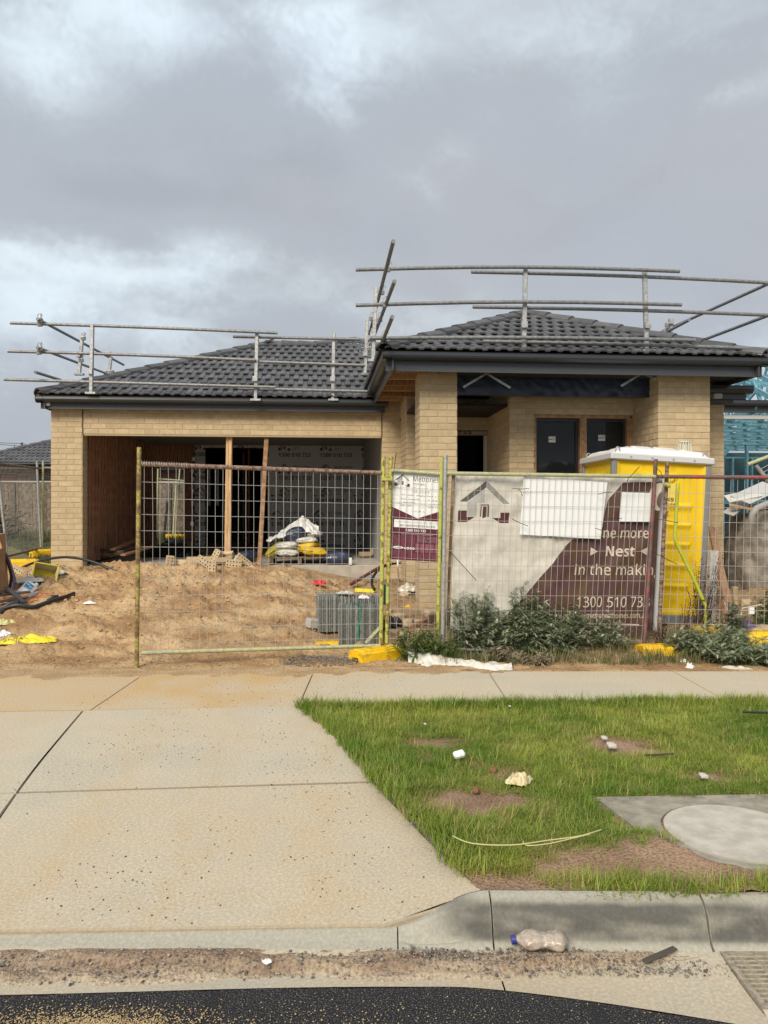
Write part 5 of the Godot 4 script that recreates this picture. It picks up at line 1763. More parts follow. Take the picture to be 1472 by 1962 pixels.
	mesh_panel(d, Vector3(3.028, 1.862, -8.220), Vector3(4.147, 1.842, -8.000), Vector3(2.911, 0.089, -8.220), Vector3(4.147, 0.094, -8.000), 17, 11, M.wire)
	var clip := MB.new()
	clip.bar(Vector3(2.982, 1.789, -8.200), Vector3(3.049, 1.784, -8.200), 0.05, 0.05, Vector3.UP, 0.008)
	wobj("clamp", clip, M.lime_paint, d)
	for e in [[Vector3(2.879, 1.428, -8.160), Vector3(2.982, 1.412, -8.140), Vector3(3.122, 1.384, -8.160)], [Vector3(2.857, 1.074, -8.160), Vector3(2.973, 1.009, -8.130), Vector3(3.111, 0.946, -8.160)], [Vector3(2.886, 1.964, -8.150), Vector3(2.920, 1.924, -8.120), Vector3(2.958, 1.854, -8.150)]]:
		tie(d, e[0], e[1], e[2])
	# a fallen panel corner leaning in at the right edge
	var f := thing("broken_fence", "tilted pale fence frame corner sticking up at the right edge", "site fence", Vector3(4.294, 1.885, -8.600))
	pole("rail", f, Vector3(4.067, 2.031, -8.600), Vector3(4.399, 2.159, -8.600), 0.021, M.lime_grey)
	pole("rail", f, Vector3(4.160, 2.019, -8.600), Vector3(4.282, 1.868, -8.600), 0.021, M.galv)
	pole("rail", f, Vector3(4.282, 1.868, -8.600), Vector3(4.458, 1.623, -8.600), 0.021, M.galv)
	for i in 4:
		pole("wire", f, Vector3(4.201, 1.973, -8.600).lerp(Vector3(4.306, 1.821, -8.600), i / 4.0), Vector3(4.364, 2.066, -8.600).lerp(Vector3(4.458, 1.914, -8.600), i / 4.0), 0.003, M.wire)
	# lime stay behind that panel
	var s := thing("fence_stay", "bent lime green fence stay leaning in front of the yellow toilet", "fence stay", Vector3(3.541, 0.208, -8.500))
	var st := MB.new()
	st.tube([Vector3(3.228, 1.815, -8.450), Vector3(3.210, 1.477, -8.450), Vector3(3.193, 1.231, -8.450), Vector3(3.210, 1.162, -8.450), Vector3(3.431, 0.745, -8.500), Vector3(3.552, 0.468, -8.500), Vector3(3.552, 0.381, -8.500), Vector3(3.541, 0.203, -8.500)], 0.02, 9)
	wobj("tube", st, flat(0.50, 0.56, 0.03, 0.4), s)
	var wp := thing("white_pipe", "white PVC pipe leaning between the banner and the yellow toilet", "pipe", Vector3(2.975, 0.223, -8.400))
	var wm := MB.new()
	wm.tube([Vector3(2.975, 0.206, -8.400), Vector3(3.020, 1.050, -8.400), Vector3(3.073, 1.860, -8.420)], 0.042, 14)
	wobj("tube", wm, flat(0.52, 0.54, 0.54, 0.35), wp)
	var gp := thing("grey_post", "dark grey steel post beside the banner's right end", "post", Vector3(2.929, 0.216, -8.450))
	var gm := MB.new()
	gm.bar(Vector3(2.936, 0.196, -8.470), Vector3(3.046, 1.908, -8.470), 0.05, 0.05, Vector3.BACK, 0.004)
	wobj("post", gm, flat(0.13, 0.12, 0.12, 0.5), gp)
	var wq := thing("white_square_post", "short pale grey square steel post right of the toilet", "post", og(Vector3(3.722, 0.200, -8.750)))
	var qm := MB.new()
	qm.bar(Vector3(3.704, 0.164, -8.750), Vector3(3.746, 1.061, -8.750), 0.085, 0.085, Vector3.BACK, 0.004)
	wobj("post", qm, surf(two(lin(0.38, 0.38, 0.37), lin(0.55, 0.55, 0.54)), 0.6, 0.5, 0.0, 0.02, 256), wq)
	# panels on the left of the house
	var l := thing("site_fence", "weathered mesh fence panel standing in the grass left of the garage", "site fence", Vector3(-6.611, 0.702, -14.000), Vector3.ZERO, "wire mesh site fence panels")
	pole("post", l, Vector3(-6.466, 0.739, -13.200), Vector3(-6.645, 2.404, -13.200), 0.022, M.galv)
	pole("post", l, Vector3(-6.909, 0.774, -15.500), Vector3(-6.993, 2.520, -15.500), 0.022, M.galv)
	pole("top_rail", l, Vector3(-6.627, 2.333, -13.200), Vector3(-6.972, 2.383, -15.500), 0.02, M.rusty_paint)
	pole("bottom_rail", l, Vector3(-6.466, 0.739, -13.200), Vector3(-6.909, 0.774, -15.500), 0.02, M.old_wood)
	mesh_panel(l, Vector3(-6.627, 2.324, -13.200), Vector3(-6.982, 2.373, -15.500), Vector3(-6.466, 0.757, -13.200), Vector3(-6.909, 0.785, -15.500), 34, 10, M.wire, 0.0020)
	var l2 := thing("site_fence", "mesh fence panel with a pale yellow post running behind the brick pier", "site fence", Vector3(-6.687, 0.751, -16.000), Vector3.ZERO, "wire mesh site fence panels")
	pole("post", l2, Vector3(-6.932, 0.749, -15.600), Vector3(-6.911, 2.537, -15.600), 0.022, M.lime_grey)
	pole("post", l2, Vector3(-6.182, 0.704, -17.000), Vector3(-6.182, 2.607, -17.000), 0.022, M.lime_grey)
	pole("top_rail", l2, Vector3(-6.911, 2.400, -15.600), Vector3(-6.182, 2.434, -17.000), 0.02, flat(0.6, 0.58, 0.54, 0.5))
	pole("bottom_rail", l2, Vector3(-6.932, 0.770, -15.600), Vector3(-6.182, 0.739, -17.000), 0.02, M.galv)
	mesh_panel(l2, Vector3(-6.911, 2.389, -15.600), Vector3(-6.182, 2.423, -17.000), Vector3(-6.932, 0.780, -15.600), Vector3(-6.182, 0.750, -17.000), 33, 10, M.wire, 0.0020)
	var l3 := thing("site_fence", "mesh fence panel seen through the garage's rear doorway", "site fence", Vector3(-5.716, 0.819, -20.500), Vector3.ZERO, "wire mesh site fence panels")
	pole("post", l3, Vector3(-5.563, 0.874, -20.500), Vector3(-5.438, 2.654, -20.500), 0.022, M.lime_grey)
	pole("post", l3, Vector3(-5.916, 0.889, -20.000), Vector3(-5.875, 2.626, -20.000), 0.022, M.lime_grey)
	pole("top_rail", l3, Vector3(-6.052, 2.368, -20.000), Vector3(-5.201, 2.321, -20.500), 0.024, M.lime_grey)
	pole("stay", l3, Vector3(-5.508, 2.275, -20.400), Vector3(-5.482, 0.917, -20.000), 0.018, M.lime_grey)
	mesh_panel(l3, Vector3(-5.875, 2.355, -20.000), Vector3(-5.438, 2.334, -20.500), Vector3(-5.916, 0.917, -20.000), Vector3(-5.563, 0.902, -20.500), 9, 8, M.wire, 0.0022)
	# feet
	foot_block("yellow fence foot under the gate's right post beside the green weeds", Vector3(-0.074, -0.015, -7.780), 38.0, 0.95)
	foot_block("low yellow fence foot at the base of the red fence post", og(Vector3(2.864, -0.037, -7.950), -0.04), 8.0, 0.85)
	foot_block("yellow fence foot on the ground near the grey roof tile stacks", og(Vector3(-0.555, 0.000, -8.350), -0.08), 6.0, 0.7)
	foot_block("yellow fence foot in the grass beside the brick pier's left edge", og(Vector3(-6.726, 0.618, -15.300), 0.0), 40.0)
	foot_block("yellow fence foot by the cardboard box on the left", og(Vector3(-5.825, 0.574, -12.300), 0.0), 20.0)
	foot_block("yellow fence foot seen through the garage's rear doorway", og(Vector3(-5.509, 0.825, -20.300), 0.02), 15.0)
	foot_block("tipped yellow fence foot behind the right weeds' purple rag", og(Vector3(3.959, 0.090, -8.150), 0.02), 4.0, 1.15)
	foot_block("yellow fence foot half hidden by weeds at the right edge", og(Vector3(3.884, 0.013, -7.800), -0.05), -8.0, 0.9)
	foot_block("tilted yellow fence foot at the lime stay's lower end", og(Vector3(3.629, 0.152, -8.600), 0.0), 30.0, 0.7, 14.0)


# ---------- signs ----------
func quad_sheet(tl: Vector3, tr: Vector3, bl: Vector3, br: Vector3, nu: int, nv: int, wave: float) -> MB:
	var m := MB.new()
	var out := (tr - tl).cross(tl - bl).normalized()
	m.sheet(nu, nv, func(u: float, v: float) -> Vector3:
		var q := bl.lerp(br, u).lerp(tl.lerp(tr, u), v)
		return q + out * wave * (nz_b.get_noise_2d(q.x * 1.1, q.y * 0.8) + 0.8 * nz_a.get_noise_2d(q.x * 3.0, q.y * 2.0)))
	return m


func scrawl(im: Image, at: Vector2, w: float, h: float, col: Color, sd: int) -> void:  # handwriting too small to read
	var g := RandomNumberGenerator.new()
	g.seed = sd
	var x := at.x
	while x < at.x + w:
		if g.randf() < 0.16:
			x += h * 0.7
			continue
		var k := g.randf_range(0.35, 0.7) * h
		var a := Vector2(x, at.y - g.randf_range(0.0, 0.3) * h)
		var b := Vector2(x + k * g.randf_range(-0.1, 0.8), at.y - g.randf_range(0.6, 1.0) * h)
		var c := Vector2(x + k, at.y - g.randf_range(0.0, 0.4) * h)
		for e in [[a, b], [b, c]]:
			var n: Vector2 = (e[1] - e[0]).orthogonal().normalized() * h * 0.07
			fill_poly(im, PackedVector2Array([e[0] - n, e[1] - n, e[1] + n, e[0] + n]), col)
		x += k * 1.15


func signs() -> void:
	var W := 640
	var H := 1024
	var im := Image.create(W, H, false, Image.FORMAT_RGB8)
	var wine := lin(0.095, 0.012, 0.028)
	var white := lin(0.74, 0.76, 0.75)
	var pink := lin(0.42, 0.2, 0.25)
	var ink := lin(0.05, 0.05, 0.055)
	im.fill(wine)
	fill_poly(im, PackedVector2Array([Vector2(0, 0), Vector2(W, 0), Vector2(W, 410), Vector2(325, 532), Vector2(0, 402)]), white)
	builder_mark(im, Vector2(40, 28), 180, lin(0.06, 0.065, 0.07), lin(0.26, 0.265, 0.275), lin(0.10, 0.02, 0.035))
	write(im, "Metronest", Vector2(252, 104), 80, ink, false, 310)
	write(im, "Homes", Vector2(252, 152), 48, lin(0.09, 0.09, 0.095), false, 128)
	im.fill_rect(Rect2i(252, 178, 46, 7), wine)
	scrawl(im, Vector2(312, 186), 118, 8, lin(0.3, 0.3, 0.3), 3)
	write(im, "CDB-U 61616", Vector2(248, 240), 40, lin(0.12, 0.12, 0.12), false, 190)
	var rows := [[282, "Address"], [328, "Builder"], [368, "Site manager"], [406, "Permit"]]
	for i in 4:
		write(im, rows[i][1], Vector2(28, rows[i][0]), 19, lin(0.3, 0.3, 0.3))
		scrawl(im, Vector2(125 if i != 2 else 150, rows[i][0]), [440.0, 200.0, 140.0, 150.0][i], 26, lin(0.16, 0.16, 0.18), 20 + i)
		if i != 0:
			write(im, ["", "Surveyor", "Reg No.", "Issued"][i], Vector2(352, rows[i][0] + 2), 17, lin(0.3, 0.3, 0.3))
			scrawl(im, Vector2(430, rows[i][0] + 2), 150, 24, lin(0.16, 0.16, 0.18), 40 + i)
	write(im, "LOT NO.", Vector2(252, 462), 20, lin(0.25, 0.25, 0.25))
	scrawl(im, Vector2(325, 464), 70, 28, lin(0.18, 0.18, 0.2), 70)
	im.fill_rect(Rect2i(62, 556, 534, 92), white)
	write(im, "PLEASE ENSURE ALL FENCES & GATES ARE CLOSED", Vector2(80, 594), 28, lin(0.25, 0.2, 0.22), false, 500)
	write(im, "NO UNAUTHORISED ACCESS", Vector2(130, 635), 35, lin(0.08, 0.03, 0.05), true, 400)
	write(im, "1300 510 733", Vector2(198, 690), 40, white, true, 230)
	for e in [[58, 708, 540, 3], [58, 1000, 540, 3], [58, 708, 3, 295], [595, 708, 3, 295]]:
		im.fill_rect(Rect2i(e[0], e[1], e[2], e[3]), lin(0.6, 0.45, 0.5))
	write(im, "SITE SAFETY RULES AND REQUIREMENTS", Vector2(150, 727), 15, lin(0.55, 0.4, 0.45), true, 360)
	for c in 3:
		for r in 12:
			scrawl(im, Vector2(70 + c * 84, 746 + r * 11), 70, 7, pink, 100 + c * 13 + r)
	for r in 7:
		scrawl(im, Vector2(330 + 10 * (r % 3), 748 + r * 10), 240 - 20 * (r % 3), 7, lin(0.6, 0.45, 0.5), 160 + r)
	im.fill_rect(Rect2i(440, 782, 34, 10), lin(0.03, 0.005, 0.01))
	for c in 5:
		im.fill_rect(Rect2i(322 + c * 54, 826, 44, 100), lin(0.2, 0.055, 0.085))
		for r in 11:
			scrawl(im, Vector2(325 + c * 54, 836 + r * 9), 36, 6, lin(0.45, 0.25, 0.3), 190 + c * 13 + r)
	disc(im, Vector2(124, 882), Vector2(60, 16), white)
	write(im, "DANGER", Vector2(88, 890), 21, wine, true, 74)
	for c in 4:
		disc(im, Vector2(206 + c * 31, 886), Vector2(14, 14), white)
		disc(im, Vector2(206 + c * 31, 886), Vector2(6, 6), lin(0.15, 0.05, 0.07))
	for r in 3:
		scrawl(im, Vector2(66, 915 + r * 11), 230, 7, pink, 260 + r)
	for c in 3:
		for r in 6:
			scrawl(im, Vector2(68 + c * 176, 946 + r * 9), 156, 6, lin(0.36, 0.16, 0.2), 280 + c * 7 + r)
	write(im, "metronesthomes.com.au", Vector2(34, 800), 24, lin(0.62, 0.48, 0.53), true, 250, true)
	disc(im, Vector2(26, 526), Vector2(11, 11), lin(0.62, 0.48, 0.53))
	disc(im, Vector2(26, 526), Vector2(6, 6), wine)
	disc(im, Vector2(22, 1000), Vector2(9, 9), lin(0.6, 0.5, 0.5))
	disc(im, Vector2(22, 1000), Vector2(4, 4), ink)
	var s := thing("builder_sign", "white and maroon builder's sign headed Metronest Homes on the narrow fence panel", "sign", Vector3(0.318, 0.998, -7.950))
	var tl := Vector3(0.076, 1.926, -7.955)
	var tr := Vector3(0.665, 1.886, -7.905)
	var bl := Vector3(0.027, 1.014, -7.955)
	var br := Vector3(0.601, 0.985, -7.905)
	wobj("panel", quad_sheet(tl, tr, bl, br, 10, 14, 0.002), printed(im, 0.35), s)
	var back := MB.new()
	var off := Vector3(0, 0, -0.006)
	back.quad(tr + off, tl + off, bl + off, br + off)
	wobj("backing", back, flat(0.6, 0.6, 0.6), s)

	# banner on the fence
	W = 1200
	H = 900
	im = Image.create(W, H, false, Image.FORMAT_RGB8)
	im.fill(lin(0.60, 0.575, 0.51))
	var T := func(x: float, y: float) -> Vector2: return Vector2((x - 866.0) / 398.0 * W, (y - 911.0) / 296.0 * H)
	var poly := PackedVector2Array()
	for q in [[1188, 923], [1266, 921], [1266, 1209], [942, 1209], [1010, 1141], [1092, 1033], [1150, 1030], [1159, 958]]:
		poly.append(T.call(q[0], q[1]))
	fill_poly(im, poly, lin(0.082, 0.038, 0.03))
	var blend := FastNoiseLite.new()
	blend.seed = 3
	blend.frequency = 0.006
	for y in range(0, H, 3):
		for x in range(0, W, 3):
			if im.get_pixel(x, y).r < 0.5:
				var k := blend.get_noise_2d(x, y)
				im.fill_rect(Rect2i(x, y, 3, 3), lin(0.088, 0.04, 0.034).lerp(lin(0.10, 0.055, 0.022), clampf(0.35 + k, 0, 1)).lerp(lin(0.10, 0.045, 0.05), clampf(0.3 - k, 0, 1)))
	builder_mark(im, T.call(872, 921), 305, lin(0.09, 0.085, 0.08), lin(0.27, 0.265, 0.25), lin(0.085, 0.025, 0.025))
	var cream := lin(0.62, 0.54, 0.45)
	disc(im, T.call(1262, 950), Vector2(72, 82), cream)
	disc(im, T.call(1270, 956), Vector2(46, 54), lin(0.15, 0.11, 0.09))
	write(im, "One more", T.call(1137, 1030), 82, cream, false, 326)
	write(im, "Nest", T.call(1163, 1065), 84, cream, true, 170)
	write(im, "in the making", T.call(1104, 1101), 84, cream, false, 520)
	write(im, "1300 510 733", T.call(1111, 1163), 84, cream, false, 444)
	write(im, "www.metronesthomes.com.au", T.call(1104, 1184), 42, cream, false, 460)
	fill_poly(im, PackedVector2Array([T.call(1131, 1048), T.call(1146, 1056), T.call(1131, 1064)]), cream)
	fill_poly(im, PackedVector2Array([T.call(1245, 1047), T.call(1230, 1055), T.call(1245, 1063)]), cream)
	fill_poly(im, PackedVector2Array([T.call(1111, 1193), T.call(1240, 1196), T.call(1240, 1198), T.call(1111, 1195)]), cream)
	var b := thing("banner", "large cream and brown builder's banner reading Nest in the making behind the mesh", "banner", Vector3(1.780, 0.258, -8.100))
	wobj("sheet", quad_sheet(Vector3(0.734, 1.878, -7.950), Vector3(2.996, 1.882, -8.270), Vector3(0.680, 0.281, -7.950), Vector3(2.861, 0.232, -8.270), 60, 44, 0.035), printed(im, 0.55), b)
	var st := MB.new()
	st.bar(Vector3(0.716, 1.903, -7.930), Vector3(0.651, 0.322, -7.930), 0.03, 0.02, Vector3.BACK)
	wobj("edge_batten", st, M.old_wood, b)
	for e in [[Vector3(1.455, 1.869, -8.000), Vector3(2.361, 1.814, -8.130), Vector3(1.411, 1.267, -8.000), Vector3(2.286, 1.214, -8.120), "large blank white board covering the middle of the brown banner"], [Vector3(2.527, 1.711, -8.170), Vector3(2.878, 1.701, -8.220), Vector3(2.500, 1.400, -8.170), Vector3(2.850, 1.394, -8.220), "smaller blank white board by the red post on the banner"]]:
		var o := thing("white_board", e[4], "board", ((e[2] as Vector3) + e[3]) / 2.0, Vector3.ZERO, "blank white boards on the banner")
		var m := quad_sheet(e[0], e[1], e[2], e[3], 12, 8, 0.004)
		var m2 := MB.new()
		m2.add(m, Transform3D(Basis(), Vector3(0, 0, -0.008)))
		m.add(m2, Transform3D())
		for k in [[e[0], e[1]], [e[1], e[3]], [e[3], e[2]], [e[2], e[0]]]:
			m.quad(k[0], k[1], (k[1] as Vector3) - Vector3(0, 0, 0.008), (k[0] as Vector3) - Vector3(0, 0, 0.008))
		wobj("sheet", m, flat(0.78, 0.80, 0.81, 0.5), o)


# ---------- portable toilet ----------
func toilet() -> void:
	var o := thing("portable_toilet", "yellow portable toilet with a white moulded roof leaning behind the fence", "portable toilet", Vector3(3.19, 0.17, -9.76), Vector3(0, 4.0, -3.1))
	var w := 1.22
	var d := 1.12
	var h := 1.95
	var yel := surf([[0.3, lin(0.75, 0.50, 0.004)], [0.7, lin(0.80, 0.55, 0.006)], [0.85, lin(0.66, 0.42, 0.01)]], 1.6, 0.32, 0.05, 0.01, 256)
	var grey := flat(0.2, 0.205, 0.21, 0.45)
	var skid := MB.new()
	skid.cbox(Vector3(0, 0.05, 0), Vector3(w, 0.12, d), 0.01)
	obj("skid_base", skid, grey, o)
	var relief := func(u: float, v: float) -> float:  # moulded panel: sunken field with ledges and a scoop
		var r := 0.0
		var e := minf(minf(u, 1.0 - u) * w, minf(v, 1.0 - v) * h)
		r -= 0.024 * smoothstep(0.035, 0.06, e)
		for y in [0.20, 0.33, 0.47, 0.60, 0.72]:
			var t: float = v - y
			if absf(u - 0.5) < 0.36 and t < 0.0 and t > -0.05:
				r += 0.026 * smoothstep(-0.05, -0.004, t)
		var s: float = (v - 0.875)
		if s > -0.03 and s < 0.05:
			var hw := 0.2 - (0.05 - s) * 1.1
			if absf(u - 0.5) < hw:
				r += 0.028 * (1.0 - smoothstep(0.0, 0.05, s)) * smoothstep(-0.03, -0.01, s)
		return r
	for k in 4:
		var m := MB.new()
		var ang := k * PI / 2.0
		m.sheet(46, 110, func(u: float, v: float) -> Vector3:
			return Basis(Vector3.UP, ang) * Vector3((u - 0.5) * (w - 0.1), 0.11 + v * (h - 0.11), (d if k % 2 == 0 else w) / 2.0 - 0.012 + relief.call(u, v)))
		obj("door" if k == 1 else "side_panel", m, yel, o)
	for sx in [-1.0, 1.0]:
		for sz in [-1.0, 1.0]:
			var m := MB.new()
			m.cbox(Vector3(sx * (w / 2.0 - 0.03), h / 2.0 + 0.05, sz * (d / 2.0 - 0.03)), Vector3(0.065, h - 0.1, 0.065), 0.012)
			obj("corner_post", m, grey, o)
	var wht = M.white_plastic
	var rim := MB.new()
	rim.cbox(Vector3(0, h + 0.02, 0), Vector3(w + 0.06, 0.085, d + 0.06), 0.015)
	obj("roof_rim", rim, flat(0.55, 0.56, 0.57, 0.4), o)
	var dome := MB.new()
	dome.sheet(64, 64, func(u: float, v: float) -> Vector3:
		var x := (u - 0.5) * 2.0
		var z := (v - 0.5) * 2.0
		var e := 1.0 - maxf(absf(x), absf(z))
		var y := 0.07 * smoothstep(0.0, 0.75, e) + 0.035 * smoothstep(0.0, 0.10, e)
		# raised pads separated by channels
		var gx := absf(fposmod(x * 2.0 + 0.5, 1.0) - 0.5)
		var groove := smoothstep(0.05, 0.12, gx)
		y += 0.03 * groove * smoothstep(0.06, 0.16, e) * (1.0 if absf(z) > 0.32 else 0.55)
		return Vector3(x * w * 0.49, h + 0.062 + y, -z * d * 0.49))
	obj("roof_dome", dome, wht, o)
	for e in [[-0.54, 0.52], [0.54, 0.52], [-0.54, -0.52], [0.54, -0.52]]:
		var m := MB.new()
		var ring := []
		for i in 11:
			ring.append(Vector3(e[0] + 0.028 * cos(PI * i / 10.0), h + 0.06 + 0.055 * sin(PI * i / 10.0) + 0.02, e[1]))
		m.tube([ring[0] - Vector3(0, 0.04, 0)] + ring + [ring[10] - Vector3(0, 0.04, 0)], 0.008, 7)
		obj("lifting_eye", m, M.galv, o)
	var vent := MB.new()
	vent.tube([Vector3(0.42, h + 0.14, 0.22), Vector3(0.42, h + 0.275, 0.22)], 0.045, 14)
	for i in 14:
		var a := TAU * i / 14.0
		vent.bar(Vector3(0.42 + cos(a) * 0.085, h + 0.14, 0.22 + sin(a) * 0.085), Vector3(0.42 + cos(a) * 0.065, h + 0.275, 0.22 + sin(a) * 0.065), 0.016, 0.008)
	vent.tube([Vector3(0.42, h + 0.272, 0.22), Vector3(0.42, h + 0.284, 0.22)], 0.075, 16)
	obj("vent_cap", vent, flat(0.62, 0.6, 0.48, 0.5), o)
	for i in 4:
		var m := MB.new()
		m.tube([Vector3(-0.4 + i * 0.26, h + 0.02, d / 2.0 + 0.028), Vector3(-0.4 + i * 0.26, h + 0.02, d / 2.0 + 0.038)], 0.012, 8)
		obj("bolt", m, flat(0.35, 0.35, 0.36, 0.4), o)
	# hire stickers
	var im := Image.create(128, 220, false, Image.FORMAT_RGB8)
	im.fill(lin(0.72, 0.56, 0.10))
	for i in 3:
		write(im, ["H", "I", "R"][i], Vector2(4, 52 + i * 44), 56, Color(0.06, 0.05, 0.04), true)
	write(im, "49", Vector2(30, 182), 56, Color(0.05, 0.04, 0.03), true, 66)
	write(im, "m.au", Vector2(14, 212), 28, Color(0.06, 0.05, 0.04), true, 96)
	var st := MB.new()
	var c := Vector3(0.125, 1.55, d / 2.0 - 0.008)
	st.box(c, Vector3(0.16, 0.27, 0.002))
	st.quad(c + Vector3(-0.08, -0.135, 0.0015), c + Vector3(0.08, -0.135, 0.0015), c + Vector3(0.08, 0.135, 0.0015), c + Vector3(-0.08, 0.135, 0.0015))
	obj("sticker", st, printed(im), o)
	im = Image.create(128, 48, false, Image.FORMAT_RGB8)
	im.fill(lin(0.74, 0.62, 0.2))
	write(im, "LUX", Vector2(14, 38), 44, Color(0.05, 0.04, 0.03), true, 90)
	var s2 := MB.new()
	var q := Basis(Vector3.UP, -PI / 2.0)
	var p := Vector3(-w / 2.0 + 0.006, 1.72, 0.05)
	s2.quad(p + q * Vector3(-0.26, -0.05, 0), p + q * Vector3(0.26, -0.05, 0), p + q * Vector3(0.26, 0.05, 0), p + q * Vector3(-0.26, 0.05, 0))
	obj("sticker", s2, printed(im), o)
	var lock := MB.new()
	lock.tube([Vector3(0.08, 1.335, d / 2.0 - 0.02), Vector3(0.08, 1.335, d / 2.0 + 0.01)], 0.02, 10)
	obj("lock", lock, flat(0.12, 0.08, 0.05, 0.5), o)


# ---------- building supplies ----------
func sack(label: String, called: String, at: Vector3, size: Vector3, turn: Vector3, mat: Material, sd: int, group: String, plain := false) -> Node3D:
	var o := thing(called, label, "bag", at, turn, group)
	var m := MB.new()
	var rnd := float(sd) * 3.7
	m.sheet(40, 22, func(u: float, v: float) -> Vector3:
		var a := u * TAU
		var b := (v - 0.5) * PI
		var sp := func(x: float, e: float) -> float: return signf(x) * pow(absf(x), e)
		var q := Vector3(sp.call(cos(a), 0.55) * sp.call(cos(b), 0.5), sp.call(sin(b), 0.75), -sp.call(sin(a), 0.55) * sp.call(cos(b), 0.5))
		q.y *= 1.0 - 0.45 * pow(absf(q.x), 3.0)
		q *= 1.0 + 0.10 * nz_b.get_noise_3d(q.x * 0.5 + rnd, q.y * 0.5, q.z * 0.5) + 0.09 * nz_a.get_noise_3d(q.x * 2.2 + rnd, q.y * 2.0, q.z * 2.0)
		return q * size / 2.0 + Vector3(0, size.y / 2.0, 0))
	obj("sack", m, mat, o)
	if not plain:
		for s in [-1.0, 1.0]:  # crimped ends
			var c := MB.new()
			c.sheet(8, 2, func(u: float, v: float) -> Vector3:
				return Vector3(s * (size.x * 0.46 + v * size.x * 0.07), size.y * (0.42 + 0.06 * sin(u * 9.0 + sd)), (0.5 - u) * size.z * 0.82 * s))
			obj("seam", c, mat, o)
	return o


func sack_print(base: Color, band: Color, ink: Color, word: String) -> StandardMaterial3D:
	var im := Image.create(256, 256, false, Image.FORMAT_RGB8)
	im.fill(base)
	im.fill_rect(Rect2i(0, 150, 256, 40), band)
	for k in 2:
		write(im, word, Vector2(22 + k * 128, 128), 20, ink, true, 40)
		for r in 3:
			im.fill_rect(Rect2i(20 + k * 128, 200 + r * 10, 70, 4), ink)
	return printed(im, 0.5)


func cored_brick(called: String, label: String, at: Vector3, turn: Vector3, mat: Material, part_len := 1.0) -> void:
	var o := thing(called, label, "brick", at, turn, "loose cored bricks on the site")
	var m := MB.new()
	var lx := 0.23 * part_len
	var ly := 0.11
	var lz := 0.076
	var hx := maxi(2, int(round(5 * part_len)))
	var cw := lx / hx
	var ch := ly / 2.0
	for s in [1.0, -1.0]:
		for i in hx:
			for j in 2:
				var c := Vector3(-lx / 2.0 + (i + 0.5) * cw, -ly / 2.0 + (j + 0.5) * ch, s * lz / 2.0)
				for k in 8:
					var a0 := TAU * k / 8.0
					var a1 := TAU * (k + 1) / 8.0
					var sq := func(a: float) -> Vector3:
						var x := cos(a)
						var y := sin(a)
						var f := 1.0 / maxf(absf(x), absf(y))
						return c + Vector3(x * f * cw / 2.0, y * f * ch / 2.0, 0)
					var ci := func(a: float, dz: float) -> Vector3: return c + Vector3(cos(a) * 0.0125, sin(a) * 0.0125, dz)
					m.quad_s(ci.call(a0, 0.0), sq.call(a0), sq.call(a1), ci.call(a1, 0.0), s)
					m.quad_s(ci.call(a0, -s * 0.036), ci.call(a0, 0.0), ci.call(a1, 0.0), ci.call(a1, -s * 0.036), s)
	for s in [1.0, -1.0]:
		m.quad_s(Vector3(-lx / 2, s * ly / 2, lz / 2), Vector3(lx / 2, s * ly / 2, lz / 2), Vector3(lx / 2, s * ly / 2, -lz / 2), Vector3(-lx / 2, s * ly / 2, -lz / 2), s)
		m.quad_s(Vector3(s * lx / 2, -ly / 2, lz / 2), Vector3(s * lx / 2, -ly / 2, -lz / 2), Vector3(s * lx / 2, ly / 2, -lz / 2), Vector3(s * lx / 2, ly / 2, lz / 2), s)
	obj("body", m, mat, o)


func tile_stack(label: String, at: Vector3, turn: float, count: int, deep: float, strap: bool) -> void:
	var o := thing("roof_tile_stack", label, "roof tile stack", at, Vector3(0, turn, 0), "packs of grey roof tiles")
	var greys: Array = M.slate
	var pitch := 0.0215
	for i in count:  # tiles stand on edge side by side
		var m := MB.new()
		var x := (i - count / 2.0 + 0.5) * pitch
		var tall := 0.42 + rr(-0.008, 0.008)
		var ring := PackedVector2Array([Vector2(-deep / 2.0, 0), Vector2(deep / 2.0, 0), Vector2(deep / 2.0, tall - 0.05), Vector2(deep / 2.0 - 0.02, tall - 0.012), Vector2(deep / 2.0 - 0.06, tall), Vector2(0.0, tall - 0.014), Vector2(-deep / 2.0 + 0.06, tall), Vector2(-deep / 2.0, tall - 0.03)])
		m.prism(ring, Vector3(x - 0.0075, 0, rr(-0.006, 0.006)), Vector3.FORWARD * -1.0, Vector3.UP, Vector3(0.015, 0, 0))
		obj("roof_tile", m, greys[rng.randi() % 4], o)
	if strap:
		var s := MB.new()
		s.bar(Vector3(-0.02, 0.0, deep / 2.0 + 0.008), Vector3(0.015, 0.43, deep / 2.0 + 0.008), 0.02, 0.003, Vector3.BACK)
		s.bar(Vector3(0.015, 0.432, deep / 2.0 + 0.008), Vector3(-0.08, 0.436, -deep / 2.0), 0.02, 0.003, Vector3.UP)
		obj("strap", s, flat(0.03, 0.20, 0.14, 0.4), o)


